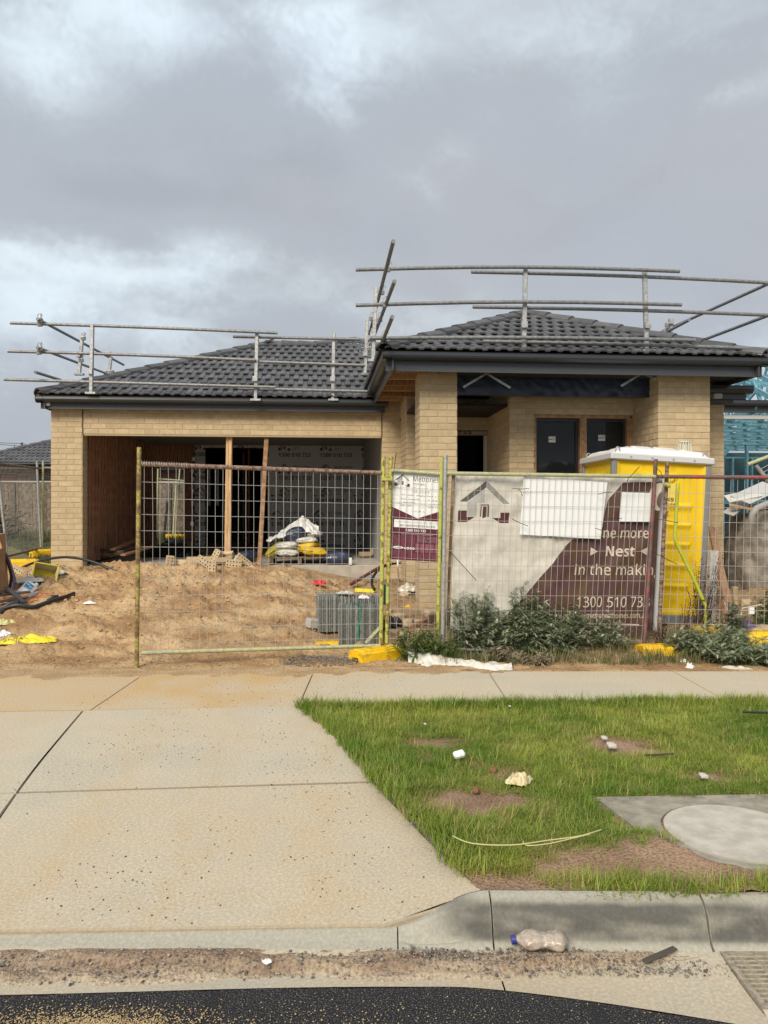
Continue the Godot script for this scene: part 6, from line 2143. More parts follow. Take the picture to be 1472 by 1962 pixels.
func building_supplies() -> void:
	# packs of roof tiles
	tile_stack("rear left pack of grey roof tiles standing behind the concrete block", og(Vector3(-0.608, 0.155, -9.050), -0.02), 8.0, 17, 0.36, false)
	tile_stack("rear right pack of grey roof tiles with a loose white scrap on top", og(Vector3(-0.255, 0.170, -8.950), 0.0), 4.0, 19, 0.36, false)
	tile_stack("front pack of grey roof tiles tied with a green strap inside the gate", og(Vector3(-0.274, -0.037, -8.420), -0.03), 2.0, 21, 0.34, true)
	# timber props under the garage lintel
	for e in [[Vector3(-2.548, 0.591, -12.520), Vector3(-2.534, 2.724, -12.620), 0.095, "pale doubled timber prop standing in the middle of the garage opening", M.pine], [Vector3(-2.027, 0.610, -12.500), Vector3(-1.926, 2.707, -12.620), 0.07, "thinner brown timber prop leaning in the garage opening by the bags", M.old_wood]]:
		var o := thing("timber_prop", e[3], "timber prop", e[0], Vector3.ZERO, "timber props under the garage lintel")
		var m := MB.new()
		var a: Vector3 = e[0]
		var b: Vector3 = e[1]
		var w: float = e[2]
		if w > 0.08:
			m.bar(a + Vector3(-w * 0.26, 0, 0), b + Vector3(-w * 0.26, 0, 0), w * 0.48, 0.09, Vector3.BACK, 0.003)
			wobj("stud", m, e[4], o)
			m = MB.new()
			m.bar(a + Vector3(w * 0.26, 0, 0.004), b + Vector3(w * 0.26, 0, 0.004), w * 0.48, 0.09, Vector3.BACK, 0.003)
			wobj("stud", m, e[4], o)
		else:
			m.bar(a, b, w, 0.045, Vector3.BACK, 0.003)
			wobj("stud", m, surf([[0.3, lin(0.24, 0.13, 0.065)], [0.7, lin(0.38, 0.23, 0.13)]], 0.6, 0.8, 0.05, 0.02, 256), o)
	# pallet with bags
	var pc := Vector3(-1.432, 0.586, -12.950)
	var px := pc.x
	var pz := pc.z - 0.3
	var fl := 0.625
	var pl := thing("pallet", "low timber pallet under the heap of bags on the garage slab", "pallet", Vector3(px, fl, pz), Vector3(0, 4, 0))
	for i in 6:
		var m := MB.new()
		m.cbox(Vector3(0, 0.115, -0.4 + i * 0.16), Vector3(1.0, 0.02, 0.11), 0.003)
		obj("board", m, M.old_wood, pl)
	for x in [-0.47, 0.0, 0.47]:
		var m := MB.new()
		m.box(Vector3(x, 0.055, 0), Vector3(0.06, 0.1, 0.9))
		obj("bearer", m, M.old_wood, pl)
	var white := sack_print(lin(0.62, 0.62, 0.59), lin(0.5, 0.5, 0.48), lin(0.12, 0.12, 0.12), "MIX")
	var yellow := sack_print(lin(0.62, 0.42, 0.01), lin(0.5, 0.31, 0.02), lin(0.10, 0.08, 0.03), "CEM")
	var olive := sack_print(lin(0.42, 0.36, 0.03), lin(0.36, 0.31, 0.05), lin(0.09, 0.08, 0.03), "CEM")
	var navy := sack_print(lin(0.025, 0.037, 0.075), lin(0.03, 0.045, 0.09), lin(0.55, 0.56, 0.58), "LIME")
	var g := "bags heaped on and around the pallet"
	var t := fl + 0.125
	sack("white cement bag at the pallet's left front", "cement_bag", Vector3(Vector3(-1.639, 0.698, -12.850).x, t, pz + 0.15), Vector3(0.40, 0.13, 0.5), Vector3(0, 5, 0), white, 1, g)
	sack("white cement bag stacked second from the bottom on the pallet's left", "cement_bag", Vector3(Vector3(-1.630, 0.811, -12.850).x, t + 0.12, pz + 0.13), Vector3(0.40, 0.13, 0.5), Vector3(0, -6, 3), white, 2, g)
	sack("bright yellow bag at the pallet's right front corner", "cement_bag", Vector3(Vector3(-1.203, 0.698, -12.850).x, t, pz + 0.16), Vector3(0.46, 0.16, 0.5), Vector3(0, 8, -6), yellow, 3, g)
	sack("bright yellow bag lying half across its yellow neighbour on the pallet", "cement_bag", Vector3(Vector3(-1.308, 0.811, -12.850).x, t + 0.09, pz + 0.08), Vector3(0.40, 0.14, 0.44), Vector3(0, -14, 10), yellow, 4, g)
	sack("dull olive yellow bag tilted up on the pallet's left", "cement_bag", Vector3(Vector3(-1.813, 0.759, -12.850).x, t + 0.04, pz + 0.12), Vector3(0.38, 0.16, 0.42), Vector3(0, 12, 38), olive, 5, g)
	sack("square ended white bag lying on the yellow bags", "cement_bag", Vector3(Vector3(-1.325, 0.881, -12.850).x, t + 0.21, pz + 0.08), Vector3(0.36, 0.12, 0.42), Vector3(0, 4, 2), white, 6, g)
	sack("white bag with its end facing out below the top of the heap", "cement_bag", Vector3(Vector3(-1.225, 0.984, -12.900).x, t + 0.31, pz - 0.1), Vector3(0.30, 0.13, 0.4), Vector3(0, 4, 0), white, 7, g)
	sack("navy blue bag bulging at the top of the heap", "cement_bag", Vector3(Vector3(-1.473, 0.959, -12.850).x, t + 0.26, pz + 0.05), Vector3(0.34, 0.24, 0.42), Vector3(0, -8, 8), navy, 8, g)
	var film := thing("plastic_sheet", "crumpled white plastic sheet draped over the top of the bag heap", "plastic sheet", Vector3(px - 0.12, t + 0.3, pz - 0.12))
	var fm := MB.new()
	fm.sheet(34, 26, func(u: float, v: float) -> Vector3:
		var x := lerpf(-0.45, 0.42, u)
		var ridge := 0.36 * maxf(0.0, 1.0 - absf(x - 0.14) / 0.52)
		return Vector3(x, ridge * (0.55 + 0.45 * sin(v * PI)) - 0.10 * absf(v - 0.5) + 0.06 * nz_c.get_noise_2d(u * 5.0, v * 4.0) + 0.03 * absf(nz_c.get_noise_2d(u * 9.0 + 5.0, v * 9.0)), lerpf(0.28, -0.35, v) + 0.05 * nz_c.get_noise_2d(u * 4.0, 7.0)))
	obj("sheet", fm, M.white_plastic, film)
	sack("navy bag alone on the slab to the right of the pallet", "cement_bag", Vector3(Vector3(-0.773, 0.597, -12.800).x, fl, -12.95), Vector3(0.48, 0.22, 0.45), Vector3(0, 6, 0), navy, 9, g)
	var tag_ := thing("white_offcut", "small white block beside the lone navy bag", "offcut", Vector3(Vector3(-0.554, 0.600, -12.750).x, fl, -12.72))
	var tm := MB.new()
	tm.cbox(Vector3(0, 0.06, 0), Vector3(0.055, 0.12, 0.06), 0.006)
	obj("block", tm, M.white_plastic, tag_)
	sack("blue and white bag slumped on the slab behind the loose bricks", "cement_bag", Vector3(Vector3(-2.345, 0.684, -12.800).x, fl, -12.85), Vector3(0.50, 0.22, 0.45), Vector3(0, -20, 12), navy, 10, g)
	sack("pale bag slumped against the blue bag by the thin prop", "cement_bag", Vector3(Vector3(-2.490, 0.664, -12.700).x, fl, -12.72), Vector3(0.32, 0.16, 0.4), Vector3(0, 25, 14), white, 11, g)
	sack("small yellow bag between the thin prop and the heap", "cement_bag", Vector3(Vector3(-2.153, 0.721, -12.900).x, fl + 0.04, -12.98), Vector3(0.18, 0.14, 0.3), Vector3(0, 0, 20), yellow, 12, g)
	var dk := thing("tool_bag", "black bag in the shade behind the lone navy bag", "bag", Vector3(Vector3(-0.988, 0.702, -14.000).x, fl, -14.2))
	var dm := MB.new()
	dm.sheet(20, 10, func(u: float, v: float) -> Vector3: return Vector3(cos(u * TAU) * 0.32 * sin(v * PI), 0.14 - cos(v * PI) * 0.14, -sin(u * TAU) * 0.2 * sin(v * PI)))
	obj("bag", dm, M.black_plastic, dk)
	# loose cored bricks: on the heap's crest, in the garage, in the rubbish
	var bm: Material = M.brick[1]
	var spots := [[Vector3(-3.234, 0.626, -11.600), 10, 25, 84, "left end of the brick row on the sand heap's crest"], [Vector3(-3.064, 0.651, -11.700), 80, -20, 8, "second brick from the left on the heap's crest"], [Vector3(-2.857, 0.666, -11.600), 95, 15, 4, "third brick from the left, lying flat on the heap's crest"], [Vector3(-2.649, 0.662, -11.550), 88, 12, 2, "brick lying flat beside the tilted holed brick on the crest"],
		[Vector3(-2.668, 0.711, -11.400), -8, 12, -35, "holed brick tilted down to the left on the heap's crest"], [Vector3(-2.512, 0.774, -11.500), -6, -24, 62, "holed brick standing steeply at the top of the brick row"], [Vector3(-2.377, 0.792, -11.600), 30, -10, 5, "holed brick lying flat near the foot of the doubled prop"], [Vector3(-2.220, 0.688, -11.400), 2, -2, -6, "holed brick with rows of small holes facing the gate"], [Vector3(-2.107, 0.712, -11.500), 4, 20, -38, "holed brick leaning at the right end of the brick row"],
		[Vector3(-2.478, 0.589, -11.100), 0, 3, 85, "holed brick standing on end below the brick row"], [Vector3(-2.403, 0.642, -11.500), 85, 30, 0, "brick half buried under the row's right end"], [Vector3(-4.053, 0.620, -11.900), 90, 8, 0, "single pale brick on the slab edge beside the hose"],
		[Vector3(-4.955, 0.537, -11.000), -3, -8, 24, "holed brick leaning on the yellow tub in the left rubbish"], [Vector3(-5.326, 0.527, -11.200), 0, -15, -28, "holed brick beside the purple conduit in the left rubbish"], [Vector3(-0.204, 0.635, -15.000), 0, 60, 88, "holed brick standing at the back of the garage slab"], [Vector3(-0.361, 0.647, -14.800), 90, 20, 0, "pale brick lying at the back of the garage slab"], [Vector3(-4.708, 0.722, -13.500), 70, 30, 10, "broken pale brick on the timber pile in the garage"]]
	for s in spots:
		var p: Vector3 = s[0] + Vector3(0, 0.05, 0)
		p.y = maxf(p.y, gh(p.x, p.z) + 0.045)
		cored_brick("loose_brick", s[4], p, Vector3(s[1], s[2], s[3]), bm)
	var cb := thing("concrete_block", "pale grey concrete block lying left of the tile packs", "concrete block", og(Vector3(-0.814, 0.146, -8.950), 0.05), Vector3(4, 30, -8))
	var cm := MB.new()
	cm.cbox(Vector3.ZERO, Vector3(0.17, 0.11, 0.13), 0.012)
	obj("block", cm, surf(two(lin(0.36, 0.34, 0.31), lin(0.5, 0.48, 0.44)), 0.3, 0.95, 0.3, 0.02, 256), cb)
	# timber offcuts and rubbish along the garage's left wall
	var n := 0
	for e in [[Vector3(-5.038, 0.753, -13.600), Vector3(-4.631, 0.767, -14.400), "dark timber offcut lowest along the garage's left wall"], [Vector3(-4.800, 0.739, -13.200), Vector3(-4.572, 0.855, -14.400), "dark timber offcut slanting up over the pile"], [Vector3(-4.410, 0.733, -13.000), Vector3(-4.297, 0.816, -14.200), "long plank lying towards the doorway"], [Vector3(-5.149, 0.779, -13.800), Vector3(-4.479, 0.762, -13.100), "short timber offcut by the garage's front corner"], [Vector3(-4.621, 0.780, -13.100), Vector3(-4.702, 0.890, -14.500), "thin batten topmost on the timber pile"]]:
		var o := thing("timber_offcut", e[2], "timber offcut", Vector3((e[0].x + e[1].x) / 2.0, fl, (e[0].z + e[1].z) / 2.0), Vector3.ZERO, "timber offcuts in the garage")
		var m := MB.new()
		m.bar(e[0] + Vector3(0, 0.02 * n, 0), e[1] + Vector3(0, 0.02 * n, 0), 0.09, 0.035, Vector3.UP, 0.003)
		wobj("timber", m, M.old_wood if n % 2 else M.red_board, o)
		n += 1
	var mat_ := thing("black_sheet", "black plastic sheet bunched on the slab before the rear doorway", "plastic sheet", Vector3(-4.3, fl, -15.6))
	var ms := MB.new()
	ms.sheet(26, 16, func(u: float, v: float) -> Vector3: return Vector3((u - 0.5) * 1.05, 0.02 + 0.26 * sin(u * PI) * sin(v * PI) + 0.06 * nz_b.get_noise_2d(u * 2.0, v * 2.0), (0.5 - v) * 1.3))
	obj("sheet", ms, M.black_plastic, mat_)
	var foil := thing("foil_strip", "twisted silver foil strip hanging beside the rear doorway", "foil strip", Vector3(-4.431, 0.719, -17.700))
	var fo := MB.new()
	for i in 24:
		var t0 := i / 24.0
		var p0 := Vector3(-4.346, 2.945, -17.600).lerp(Vector3(-4.406, 0.724, -17.600), t0)
		var p1 := Vector3(-4.346, 2.945, -17.600).lerp(Vector3(-4.406, 0.724, -17.600), t0 + 1.0 / 24.0)
		fo.bar(p0, p1, 0.05 * absf(sin(i * 0.8)) + 0.02, 0.015, Vector3(cos(i * 0.6), 0, sin(i * 0.6)))
	wobj("strip", fo, flat(0.4, 0.41, 0.42, 0.25, 0.7), foil)
	var ip := thing("timber_bar", "dark stake standing in the grass beyond the rear doorway", "stake", Vector3(-5.570, 0.825, -19.500))
	var im2 := MB.new()
	im2.bar(Vector3(-5.583, 0.799, -19.500), Vector3(-5.490, 1.751, -19.500), 0.05, 0.05, Vector3.BACK)
	wobj("stake", im2, M.black_plastic, ip)


# ---------- rubbish and odds and ends ----------
func pipe_thing(called: String, label: String, category: String, pts: Array, r: float, mat: Material, group := "") -> Node3D:
	var o := thing(called, label, category, pts[pts.size() / 2], Vector3.ZERO, group)
	var m := MB.new()
	var c := Curve3D.new()
	for i in pts.size():
		var t: Vector3 = (pts[mini(i + 1, pts.size() - 1)] - pts[maxi(i - 1, 0)]) / 6.0
		c.add_point(pts[i], -t, t)
	c.bake_interval = 0.04
	m.tube(Array(c.get_baked_points()), r, 9)
	wobj("tube", m, mat, o)
	return o


func crumple(called: String, label: String, category: String, at: Vector3, size: Vector3, turn: float, mat: Material, sd: int, group := "") -> Node3D:  # a crumpled sheet, bag or rag lying on the ground
	var o := thing(called, label, category, at, Vector3(0, turn, 0), group)
	var m := MB.new()
	var z := sd * 5.3
	m.sheet(26, 20, func(u: float, v: float) -> Vector3:
		var e := sin(u * PI) * sin(v * PI)
		var edge := 1.0 + 0.22 * nz_c.get_noise_2d(u * 1.6 + z, v * 1.6)
		var fold := absf(nz_c.get_noise_2d(u * 1.9 + z, v * 1.9 + z))
		return Vector3((u - 0.5) * size.x * edge, maxf(0.002, size.y * (0.35 * pow(e, 0.5) + 0.6 * (0.25 + e) * fold + 0.16 * nz_c.get_noise_2d(u * 4.5 + z, v * 4.5))), (0.5 - v) * size.z * edge))
	obj("sheet", m, mat, o)
	return o


func chunk(called: String, label: String, category: String, at: Vector3, size: Vector3, mat: Material, sd: int, group := "") -> void:
	var o := thing(called, label, category, at, Vector3(0, sd * 37.0, 0), group)
	var f := FastNoiseLite.new()
	f.seed = sd
	f.frequency = 1.3
	var m := MB.new()
	m.sheet(16, 10, func(u: float, w: float) -> Vector3:
		var q := Vector3(cos(u * TAU) * sin(w * PI), -cos(w * PI), -sin(u * TAU) * sin(w * PI))
		var k := maxf(absf(q.x), maxf(absf(q.y), absf(q.z)))
		return q * lerpf(1.0, 0.8 / k, 0.6) * (1.0 + 0.35 * f.get_noise_3dv(q)) * size * 0.5 + Vector3(0, size.y * 0.35, 0))
	obj("lump", m, mat, o)


func rubbish() -> void:
	var blk := flat(0.018, 0.018, 0.02, 0.4)
	# left of the driveway
	pipe_thing("black_conduit", "black plastic conduit arching over the grass in front of the brick pier", "conduit", [Vector3(-5.780, 0.547, -11.900), Vector3(-5.366, 0.714, -11.700), Vector3(-4.962, 0.806, -11.500), Vector3(-4.648, 0.827, -11.400), Vector3(-4.262, 0.764, -11.300), Vector3(-3.845, 0.603, -11.200)], 0.02, blk, "black conduits in the left rubbish")
	pipe_thing("black_conduit", "long thick black pipe curving along the sand on the left", "conduit", ogs([Vector3(-4.679, 0.000, -9.270), Vector3(-4.440, 0.000, -9.270), Vector3(-4.266, 0.000, -9.330), Vector3(-4.110, 0.000, -9.525), Vector3(-4.042, 0.000, -9.750), Vector3(-4.034, 0.000, -10.010)], 0.03), 0.024, blk, "black conduits in the left rubbish")
	pipe_thing("black_conduit", "short hooked black pipe by the orange soil", "conduit", ogs([Vector3(-4.162, 0.000, -9.525), Vector3(-4.124, 0.000, -9.665), Vector3(-4.151, 0.000, -9.790), Vector3(-4.221, 0.000, -9.875), Vector3(-4.292, 0.000, -9.900)], 0.03), 0.018, blk, "black conduits in the left rubbish")
	pipe_thing("black_conduit", "black hose hanging down beside the cardboard at the left edge", "conduit", [Vector3(-5.029, 1.301, -10.100), Vector3(-4.988, 0.993, -10.100), Vector3(-4.920, 0.787, -10.100), Vector3(-4.941, 0.607, -10.200), Vector3(-4.996, 0.414, -10.200)], 0.02, blk, "black conduits in the left rubbish")
	for e in [[Vector3(-5.059, 0.948, -10.300), Vector3(-5.038, 0.696, -10.400), Vector3(-5.002, 0.519, -10.400), Vector3(-5.003, 0.340, -10.300), "nearer purple conduit by the left cardboard"], [Vector3(-5.129, 0.880, -10.500), Vector3(-5.065, 0.688, -10.500), Vector3(-5.029, 0.524, -10.500), Vector3(-5.009, 0.343, -10.400), "farther purple conduit by the left cardboard"]]:
		pipe_thing("purple_conduit", e[4], "conduit", [e[0], e[1], e[2], e[3]], 0.016, flat(0.24, 0.17, 0.28, 0.5), "purple conduits in the left rubbish")
	pipe_thing("green_strap", "green strap end trailing over the dark strips on the left", "strap", [Vector3(-4.995, 0.386, -9.950), Vector3(-4.847, 0.359, -9.950), Vector3(-4.715, 0.345, -9.900), Vector3(-4.621, 0.345, -9.900)], 0.012, flat(0.02, 0.12, 0.03, 0.5))
	for e in [[og(Vector3(-4.818, 0.000, -9.545), 0.10), og(Vector3(-4.503, 0.000, -9.790), 0.12), "topmost dark strip in the left rubbish"], [og(Vector3(-4.737, 0.000, -9.385), 0.06), og(Vector3(-4.416, 0.000, -9.545), 0.07), "middle dark strip in the left rubbish"], [og(Vector3(-4.597, 0.000, -9.270), 0.05), og(Vector3(-4.385, 0.000, -9.705), 0.10), "grey strip crossing the dark strips on the left"], [og(Vector3(-4.892, 0.000, -9.665), 0.13), og(Vector3(-4.596, 0.000, -9.705), 0.09), "rearmost dark strip in the left rubbish"], [og(Vector3(-4.616, 0.000, -9.195), 0.03), og(Vector3(-4.469, 0.000, -9.465), 0.05), "dark strip lying lowest, next to the long black pipe"], [og(Vector3(-4.809, 0.000, -9.790), 0.14), og(Vector3(-4.381, 0.000, -9.385), 0.06), "short dark strip pointing at the gate across the others"]]:
		var o := thing("plastic_strip", e[2], "strip", (e[0] + e[1]) / 2.0, Vector3.ZERO, "dark strips in the left rubbish")
		var m := MB.new()
		m.bar(e[0], e[1], 0.07, 0.012, Vector3(0.2, 1, 0.1), 0.003)
		wobj("strip", m, blk if not "grey" in e[2] else flat(0.14, 0.14, 0.145, 0.5), o)
	var card := surf(two(lin(0.30, 0.18, 0.09), lin(0.38, 0.235, 0.125)), 0.8, 0.85, 0.0, 0.01, 256)
	var cb := thing("cardboard_box", "tall brown cardboard box cut by the left edge of the view", "cardboard box", Vector3(-5.026, 0.509, -9.800))
	var cm := MB.new()
	cm.cbox(Vector3(-5.172, 0.835, -9.900), Vector3(0.48, 0.74, 0.4), 0.006, Basis.from_euler(Vector3(0.05, 0.15, 0.04)))
	wobj("box", cm, card, cb)
	var fl := MB.new()
	fl.bar(Vector3(-4.968, 1.113, -9.660), Vector3(-4.837, 1.179, -9.660), 0.3, 0.006, Vector3(0.2, 0.4, 1))
	wobj("flap", fl, card, cb)
	var tub := thing("yellow_tub", "yellow lined white tub lying on its side in the left rubbish", "tub", Vector3(-4.836, 0.561, -10.900), Vector3(62, 6, -26))
	var ym := flat(0.62, 0.5, 0.03, 0.4)
	var wm := flat(0.6, 0.58, 0.42, 0.5)
	var t0 := MB.new()
	for s in [[Vector3(0, 0.1, 0.13), Vector3(0.3, 0.2, 0.008)], [Vector3(0, 0.1, -0.13), Vector3(0.3, 0.2, 0.008)], [Vector3(0.15, 0.1, 0), Vector3(0.008, 0.2, 0.252)], [Vector3(-0.15, 0.1, 0), Vector3(0.008, 0.2, 0.252)]]:
		t0.box(s[0], s[1])
	obj("side", t0, wm, tub)
	var t1 := MB.new()
	t1.cbox(Vector3(0, 0.006, 0), Vector3(0.29, 0.012, 0.25), 0.003)
	obj("bottom", t1, ym, tub)
	var t2 := MB.new()
	for s in [[Vector3(0, 0.2, 0.137), Vector3(0.33, 0.02, 0.02)], [Vector3(0, 0.2, -0.137), Vector3(0.33, 0.02, 0.02)], [Vector3(0.158, 0.2, 0), Vector3(0.02, 0.02, 0.254)], [Vector3(-0.158, 0.2, 0), Vector3(0.02, 0.02, 0.254)]]:
		t2.cbox(s[0], s[1], 0.004)
	obj("rim", t2, ym, tub)
	var can := thing("white_container", "white plastic container with a blue label lying in the left rubbish", "container", Vector3(-4.806, 0.364, -10.150), Vector3(-35, 20, -38))
	var c0 := MB.new()
	c0.cbox(Vector3(0, 0.13, 0), Vector3(0.17, 0.26, 0.13), 0.03)
	obj("body", c0, M.white_plastic, can)
	var li := Image.create(64, 48, false, Image.FORMAT_RGB8)
	li.fill(lin(0.04, 0.2, 0.36))
	li.fill_rect(Rect2i(8, 8, 20, 10), lin(0.6, 0.65, 0.7))
	li.fill_rect(Rect2i(34, 20, 22, 6), lin(0.5, 0.58, 0.65))
	li.fill_rect(Rect2i(0, 38, 64, 10), lin(0.25, 0.4, 0.5))
	var c1 := MB.new()
	c1.quad(Vector3(-0.055, 0.13, 0.0662), Vector3(0.055, 0.13, 0.0662), Vector3(0.055, 0.22, 0.0662), Vector3(-0.055, 0.22, 0.0662))
	obj("label", c1, printed(li, 0.4), can)
	var c2 := MB.new()
	c2.tube([Vector3(0.03, 0.255, 0), Vector3(0.03, 0.29, 0)], 0.025, 12)
	obj("cap", c2, M.white_plastic, can)
	var ci := Image.create(256, 128, false, Image.FORMAT_RGB8)
	ci.fill(lin(0.72, 0.60, 0.02))
	ci.fill_rect(Rect2i(176, 0, 80, 50), lin(0.7, 0.68, 0.55))
	write(ci, "CAUTION", Vector2(60, 62), 52, lin(0.03, 0.03, 0.02), true, 150)
	write(ci, "CAUTION", Vector2(20, 110), 36, lin(0.10, 0.09, 0.02), true, 110)
	crumple("caution_bag", "crumpled yellow bag with black printing on the sand at the left", "plastic bag", og(Vector3(-3.837, 0.000, -8.305), 0.005), Vector3(0.62, 0.10, 0.30), 16.0, printed(ci, 0.4), 3)
	crumple("netting_scrap", "yellow and white netting scrap at the left edge", "netting", og(Vector3(-4.433, 0.000, -8.975), 0.0), Vector3(0.28, 0.1, 0.22), 30.0, flat(0.55, 0.52, 0.22, 0.6), 5)
	crumple("white_scrap", "white plastic scrap left of the yellow printed bag", "scrap", og(Vector3(-4.231, 0.000, -8.520), 0.0), Vector3(0.2, 0.1, 0.2), 10.0, M.white_plastic, 6, "pale scraps lying about")
	crumple("white_scrap", "small white paper scrap alone on the sand left of the gate", "scrap", og(Vector3(-3.675, 0.000, -9.605), 0.005), Vector3(0.15, 0.05, 0.08), 12.0, M.white_plastic, 7, "pale scraps lying about")
	crumple("white_scrap", "crumpled pale wrapper at the end of the black arch on the left", "scrap", og(Vector3(-4.735, 0.000, -11.150), 0.01), Vector3(0.3, 0.1, 0.25), -20.0, flat(0.5, 0.48, 0.42, 0.6), 8, "pale scraps lying about")
	crumple("white_scrap", "pale scrap under the white container", "scrap", og(Vector3(-4.832, 0.000, -10.505), 0.01), Vector3(0.34, 0.1, 0.2), 25.0, flat(0.52, 0.5, 0.45, 0.6), 9, "pale scraps lying about")
	for e in [[Vector3(-5.518, 0.000, -11.235), "grey offcut flat at the far left of the rubbish"], [Vector3(-4.936, 0.000, -11.405), "pale lath end by the brick pier's foot"]]:
		var o := thing("lath", e[1], "lath", og(e[0], 0.03), Vector3(5, 40, 6), "thin offcuts in the left rubbish")
		var m := MB.new()
		m.cbox(Vector3.ZERO, Vector3(0.5, 0.012, 0.05), 0.003)
		obj("lath", m, flat(0.38, 0.35, 0.3, 0.8), o)
	# middle: between the gate and the porch
	crumple("red_rag", "bright red rag on the dirt below the garage slab", "rag", og(Vector3(-0.925, 0.000, -10.990), 0.0), Vector3(0.19, 0.10, 0.15), 0.0, flat(0.55, 0.02, 0.03, 0.6), 11)
	pipe_thing("red_conduit", "dark red conduit running up from the dirt to the garage corner", "conduit", [Vector3(-0.495, 0.425, -11.400), Vector3(-0.283, 0.540, -11.600), Vector3(-0.064, 0.651, -11.800), Vector3(0.097, 0.685, -11.900)], 0.024, flat(0.12, 0.035, 0.04, 0.5))
	pipe_thing("black_cable", "black cable drooping behind the lime fence posts", "cable", [Vector3(0.258, 0.717, -11.900), Vector3(0.063, 0.705, -11.600), Vector3(-0.077, 0.642, -11.400), Vector3(-0.160, 0.550, -11.200), Vector3(-0.172, 0.463, -11.000), Vector3(-0.133, 0.398, -10.900)], 0.02, blk)
	pipe_thing("white_stake", "thin white stake standing behind the builder's sign", "stake", [og(Vector3(0.236, 0.000, -12.410), 0.0), Vector3(0.209, 0.657, -11.400), Vector3(0.201, 0.812, -11.400)], 0.014, M.white_plastic)
	var yt := thing("yellow_tape", "folded yellow plastic strip on the dirt behind the tile packs", "tape", og(Vector3(-0.254, 0.000, -10.995), 0.03))
	var ym2 := MB.new()
	ym2.bar(Vector3(-0.16, 0.02, 0.02), Vector3(0.15, 0.0, -0.02), 0.06, 0.012, Vector3(0, 0.6, 1), 0.003)
	obj("strip", ym2, flat(0.7, 0.62, 0.03, 0.4), yt)
	crumple("grey_scrap", "bent grey sheet scrap by the black cable", "scrap", og(Vector3(-0.195, 0.000, -11.985), 0.03), Vector3(0.16, 0.14, 0.12), 30.0, flat(0.2, 0.21, 0.22, 0.6), 12, "pale scraps lying about")
	crumple("white_scrap", "white torn scrap lying on top of the rear tile pack", "scrap", Vector3(-0.234, 0.509, -8.850), Vector3(0.12, 0.07, 0.12), 10.0, M.white_plastic, 13, "pale scraps lying about")
	crumple("white_scrap", "pale plastic on the edge of the rear left tile pack", "scrap", Vector3(-0.449, 0.553, -8.950), Vector3(0.2, 0.05, 0.14), 10.0, flat(0.5, 0.52, 0.5, 0.4), 14, "pale scraps lying about")
	crumple("clear_film", "pale clear film crumpled against the porch column's foot", "film", og(Vector3(0.358, 0.000, -10.765), 0.02), Vector3(0.34, 0.17, 0.22), 5.0, flat(0.48, 0.45, 0.36, 0.3), 15)
	var mort := surf(two(lin(0.42, 0.32, 0.19), lin(0.56, 0.46, 0.32)), 0.3, 0.95, 0.3, 0.02, 256)
	var lumps := [[Vector3(0.163, 0.000, -9.230), 0.22, "broad cream mortar lump behind the sign's left post"], [Vector3(0.285, 0.000, -9.145), 0.2, "cream mortar lump with a yellow mark"], [Vector3(0.401, 0.000, -9.230), 0.16, "cream mortar lump by the red plank"], [Vector3(0.096, 0.000, -8.830), 0.15, "pale mortar lump nearest the left lime post"], [Vector3(0.234, 0.000, -8.640), 0.14, "mortar lump at the front of the rubble"], [Vector3(0.585, 0.000, -9.580), 0.2, "grey mortar lump at the column's foot"], [Vector3(0.060, 0.000, -9.865), 0.13, "small lump high on the reddish dirt"], [Vector3(0.430, 0.000, -8.805), 0.13, "small pale lump under the green weed"], [Vector3(0.286, 0.000, -10.550), 0.16, "lump against the porch column's left corner"]]
	for i in lumps.size():
		var s: float = lumps[i][1]
		chunk("mortar_lump", lumps[i][2], "mortar lump", og(lumps[i][0], -0.02), Vector3(s, s * 0.62, s * 0.8), mort, 40 + i, "mortar lumps behind the sign")
	crumple("yellow_scrap", "small yellow scrap on the cream mortar lumps", "scrap", og(Vector3(0.292, 0.000, -9.360), 0.13), Vector3(0.08, 0.05, 0.06), 0.0, flat(0.7, 0.45, 0.02, 0.5), 16, "pale scraps lying about")
	crumple("black_plastic", "black plastic bunched behind the left lime post", "plastic", og(Vector3(0.099, 0.000, -9.105), 0.0), Vector3(0.26, 0.2, 0.16), 0.0, blk, 17)
	for e in [[Vector3(0.348, 0.151, -9.000), Vector3(0.537, 0.196, -9.200), "reddish plank lying behind the sign"], [Vector3(0.525, 0.248, -9.000), Vector3(0.654, 0.253, -9.100), "dark plank end beside the right lime post"]]:
		var o := thing("plank", e[2], "plank", (e[0] + e[1]) / 2.0, Vector3.ZERO, "planks lying about the site")
		var m := MB.new()
		m.bar(e[0], e[1], 0.05, 0.09, Vector3.UP, 0.004)
		wobj("timber", m, M.red_board if "reddish" in e[2] else M.old_wood, o)
	# the white plastic sheet on the path's edge
	var ws := thing("plastic_sheet", "long dirty white plastic sheet lying along the footpath's edge", "plastic sheet", Vector3(0.727, 0.010, -7.445))
	var wsm := MB.new()
	var p0 := Vector3(0.239, 0.010, -7.652)
	var p1 := Vector3(1.214, 0.010, -7.272)
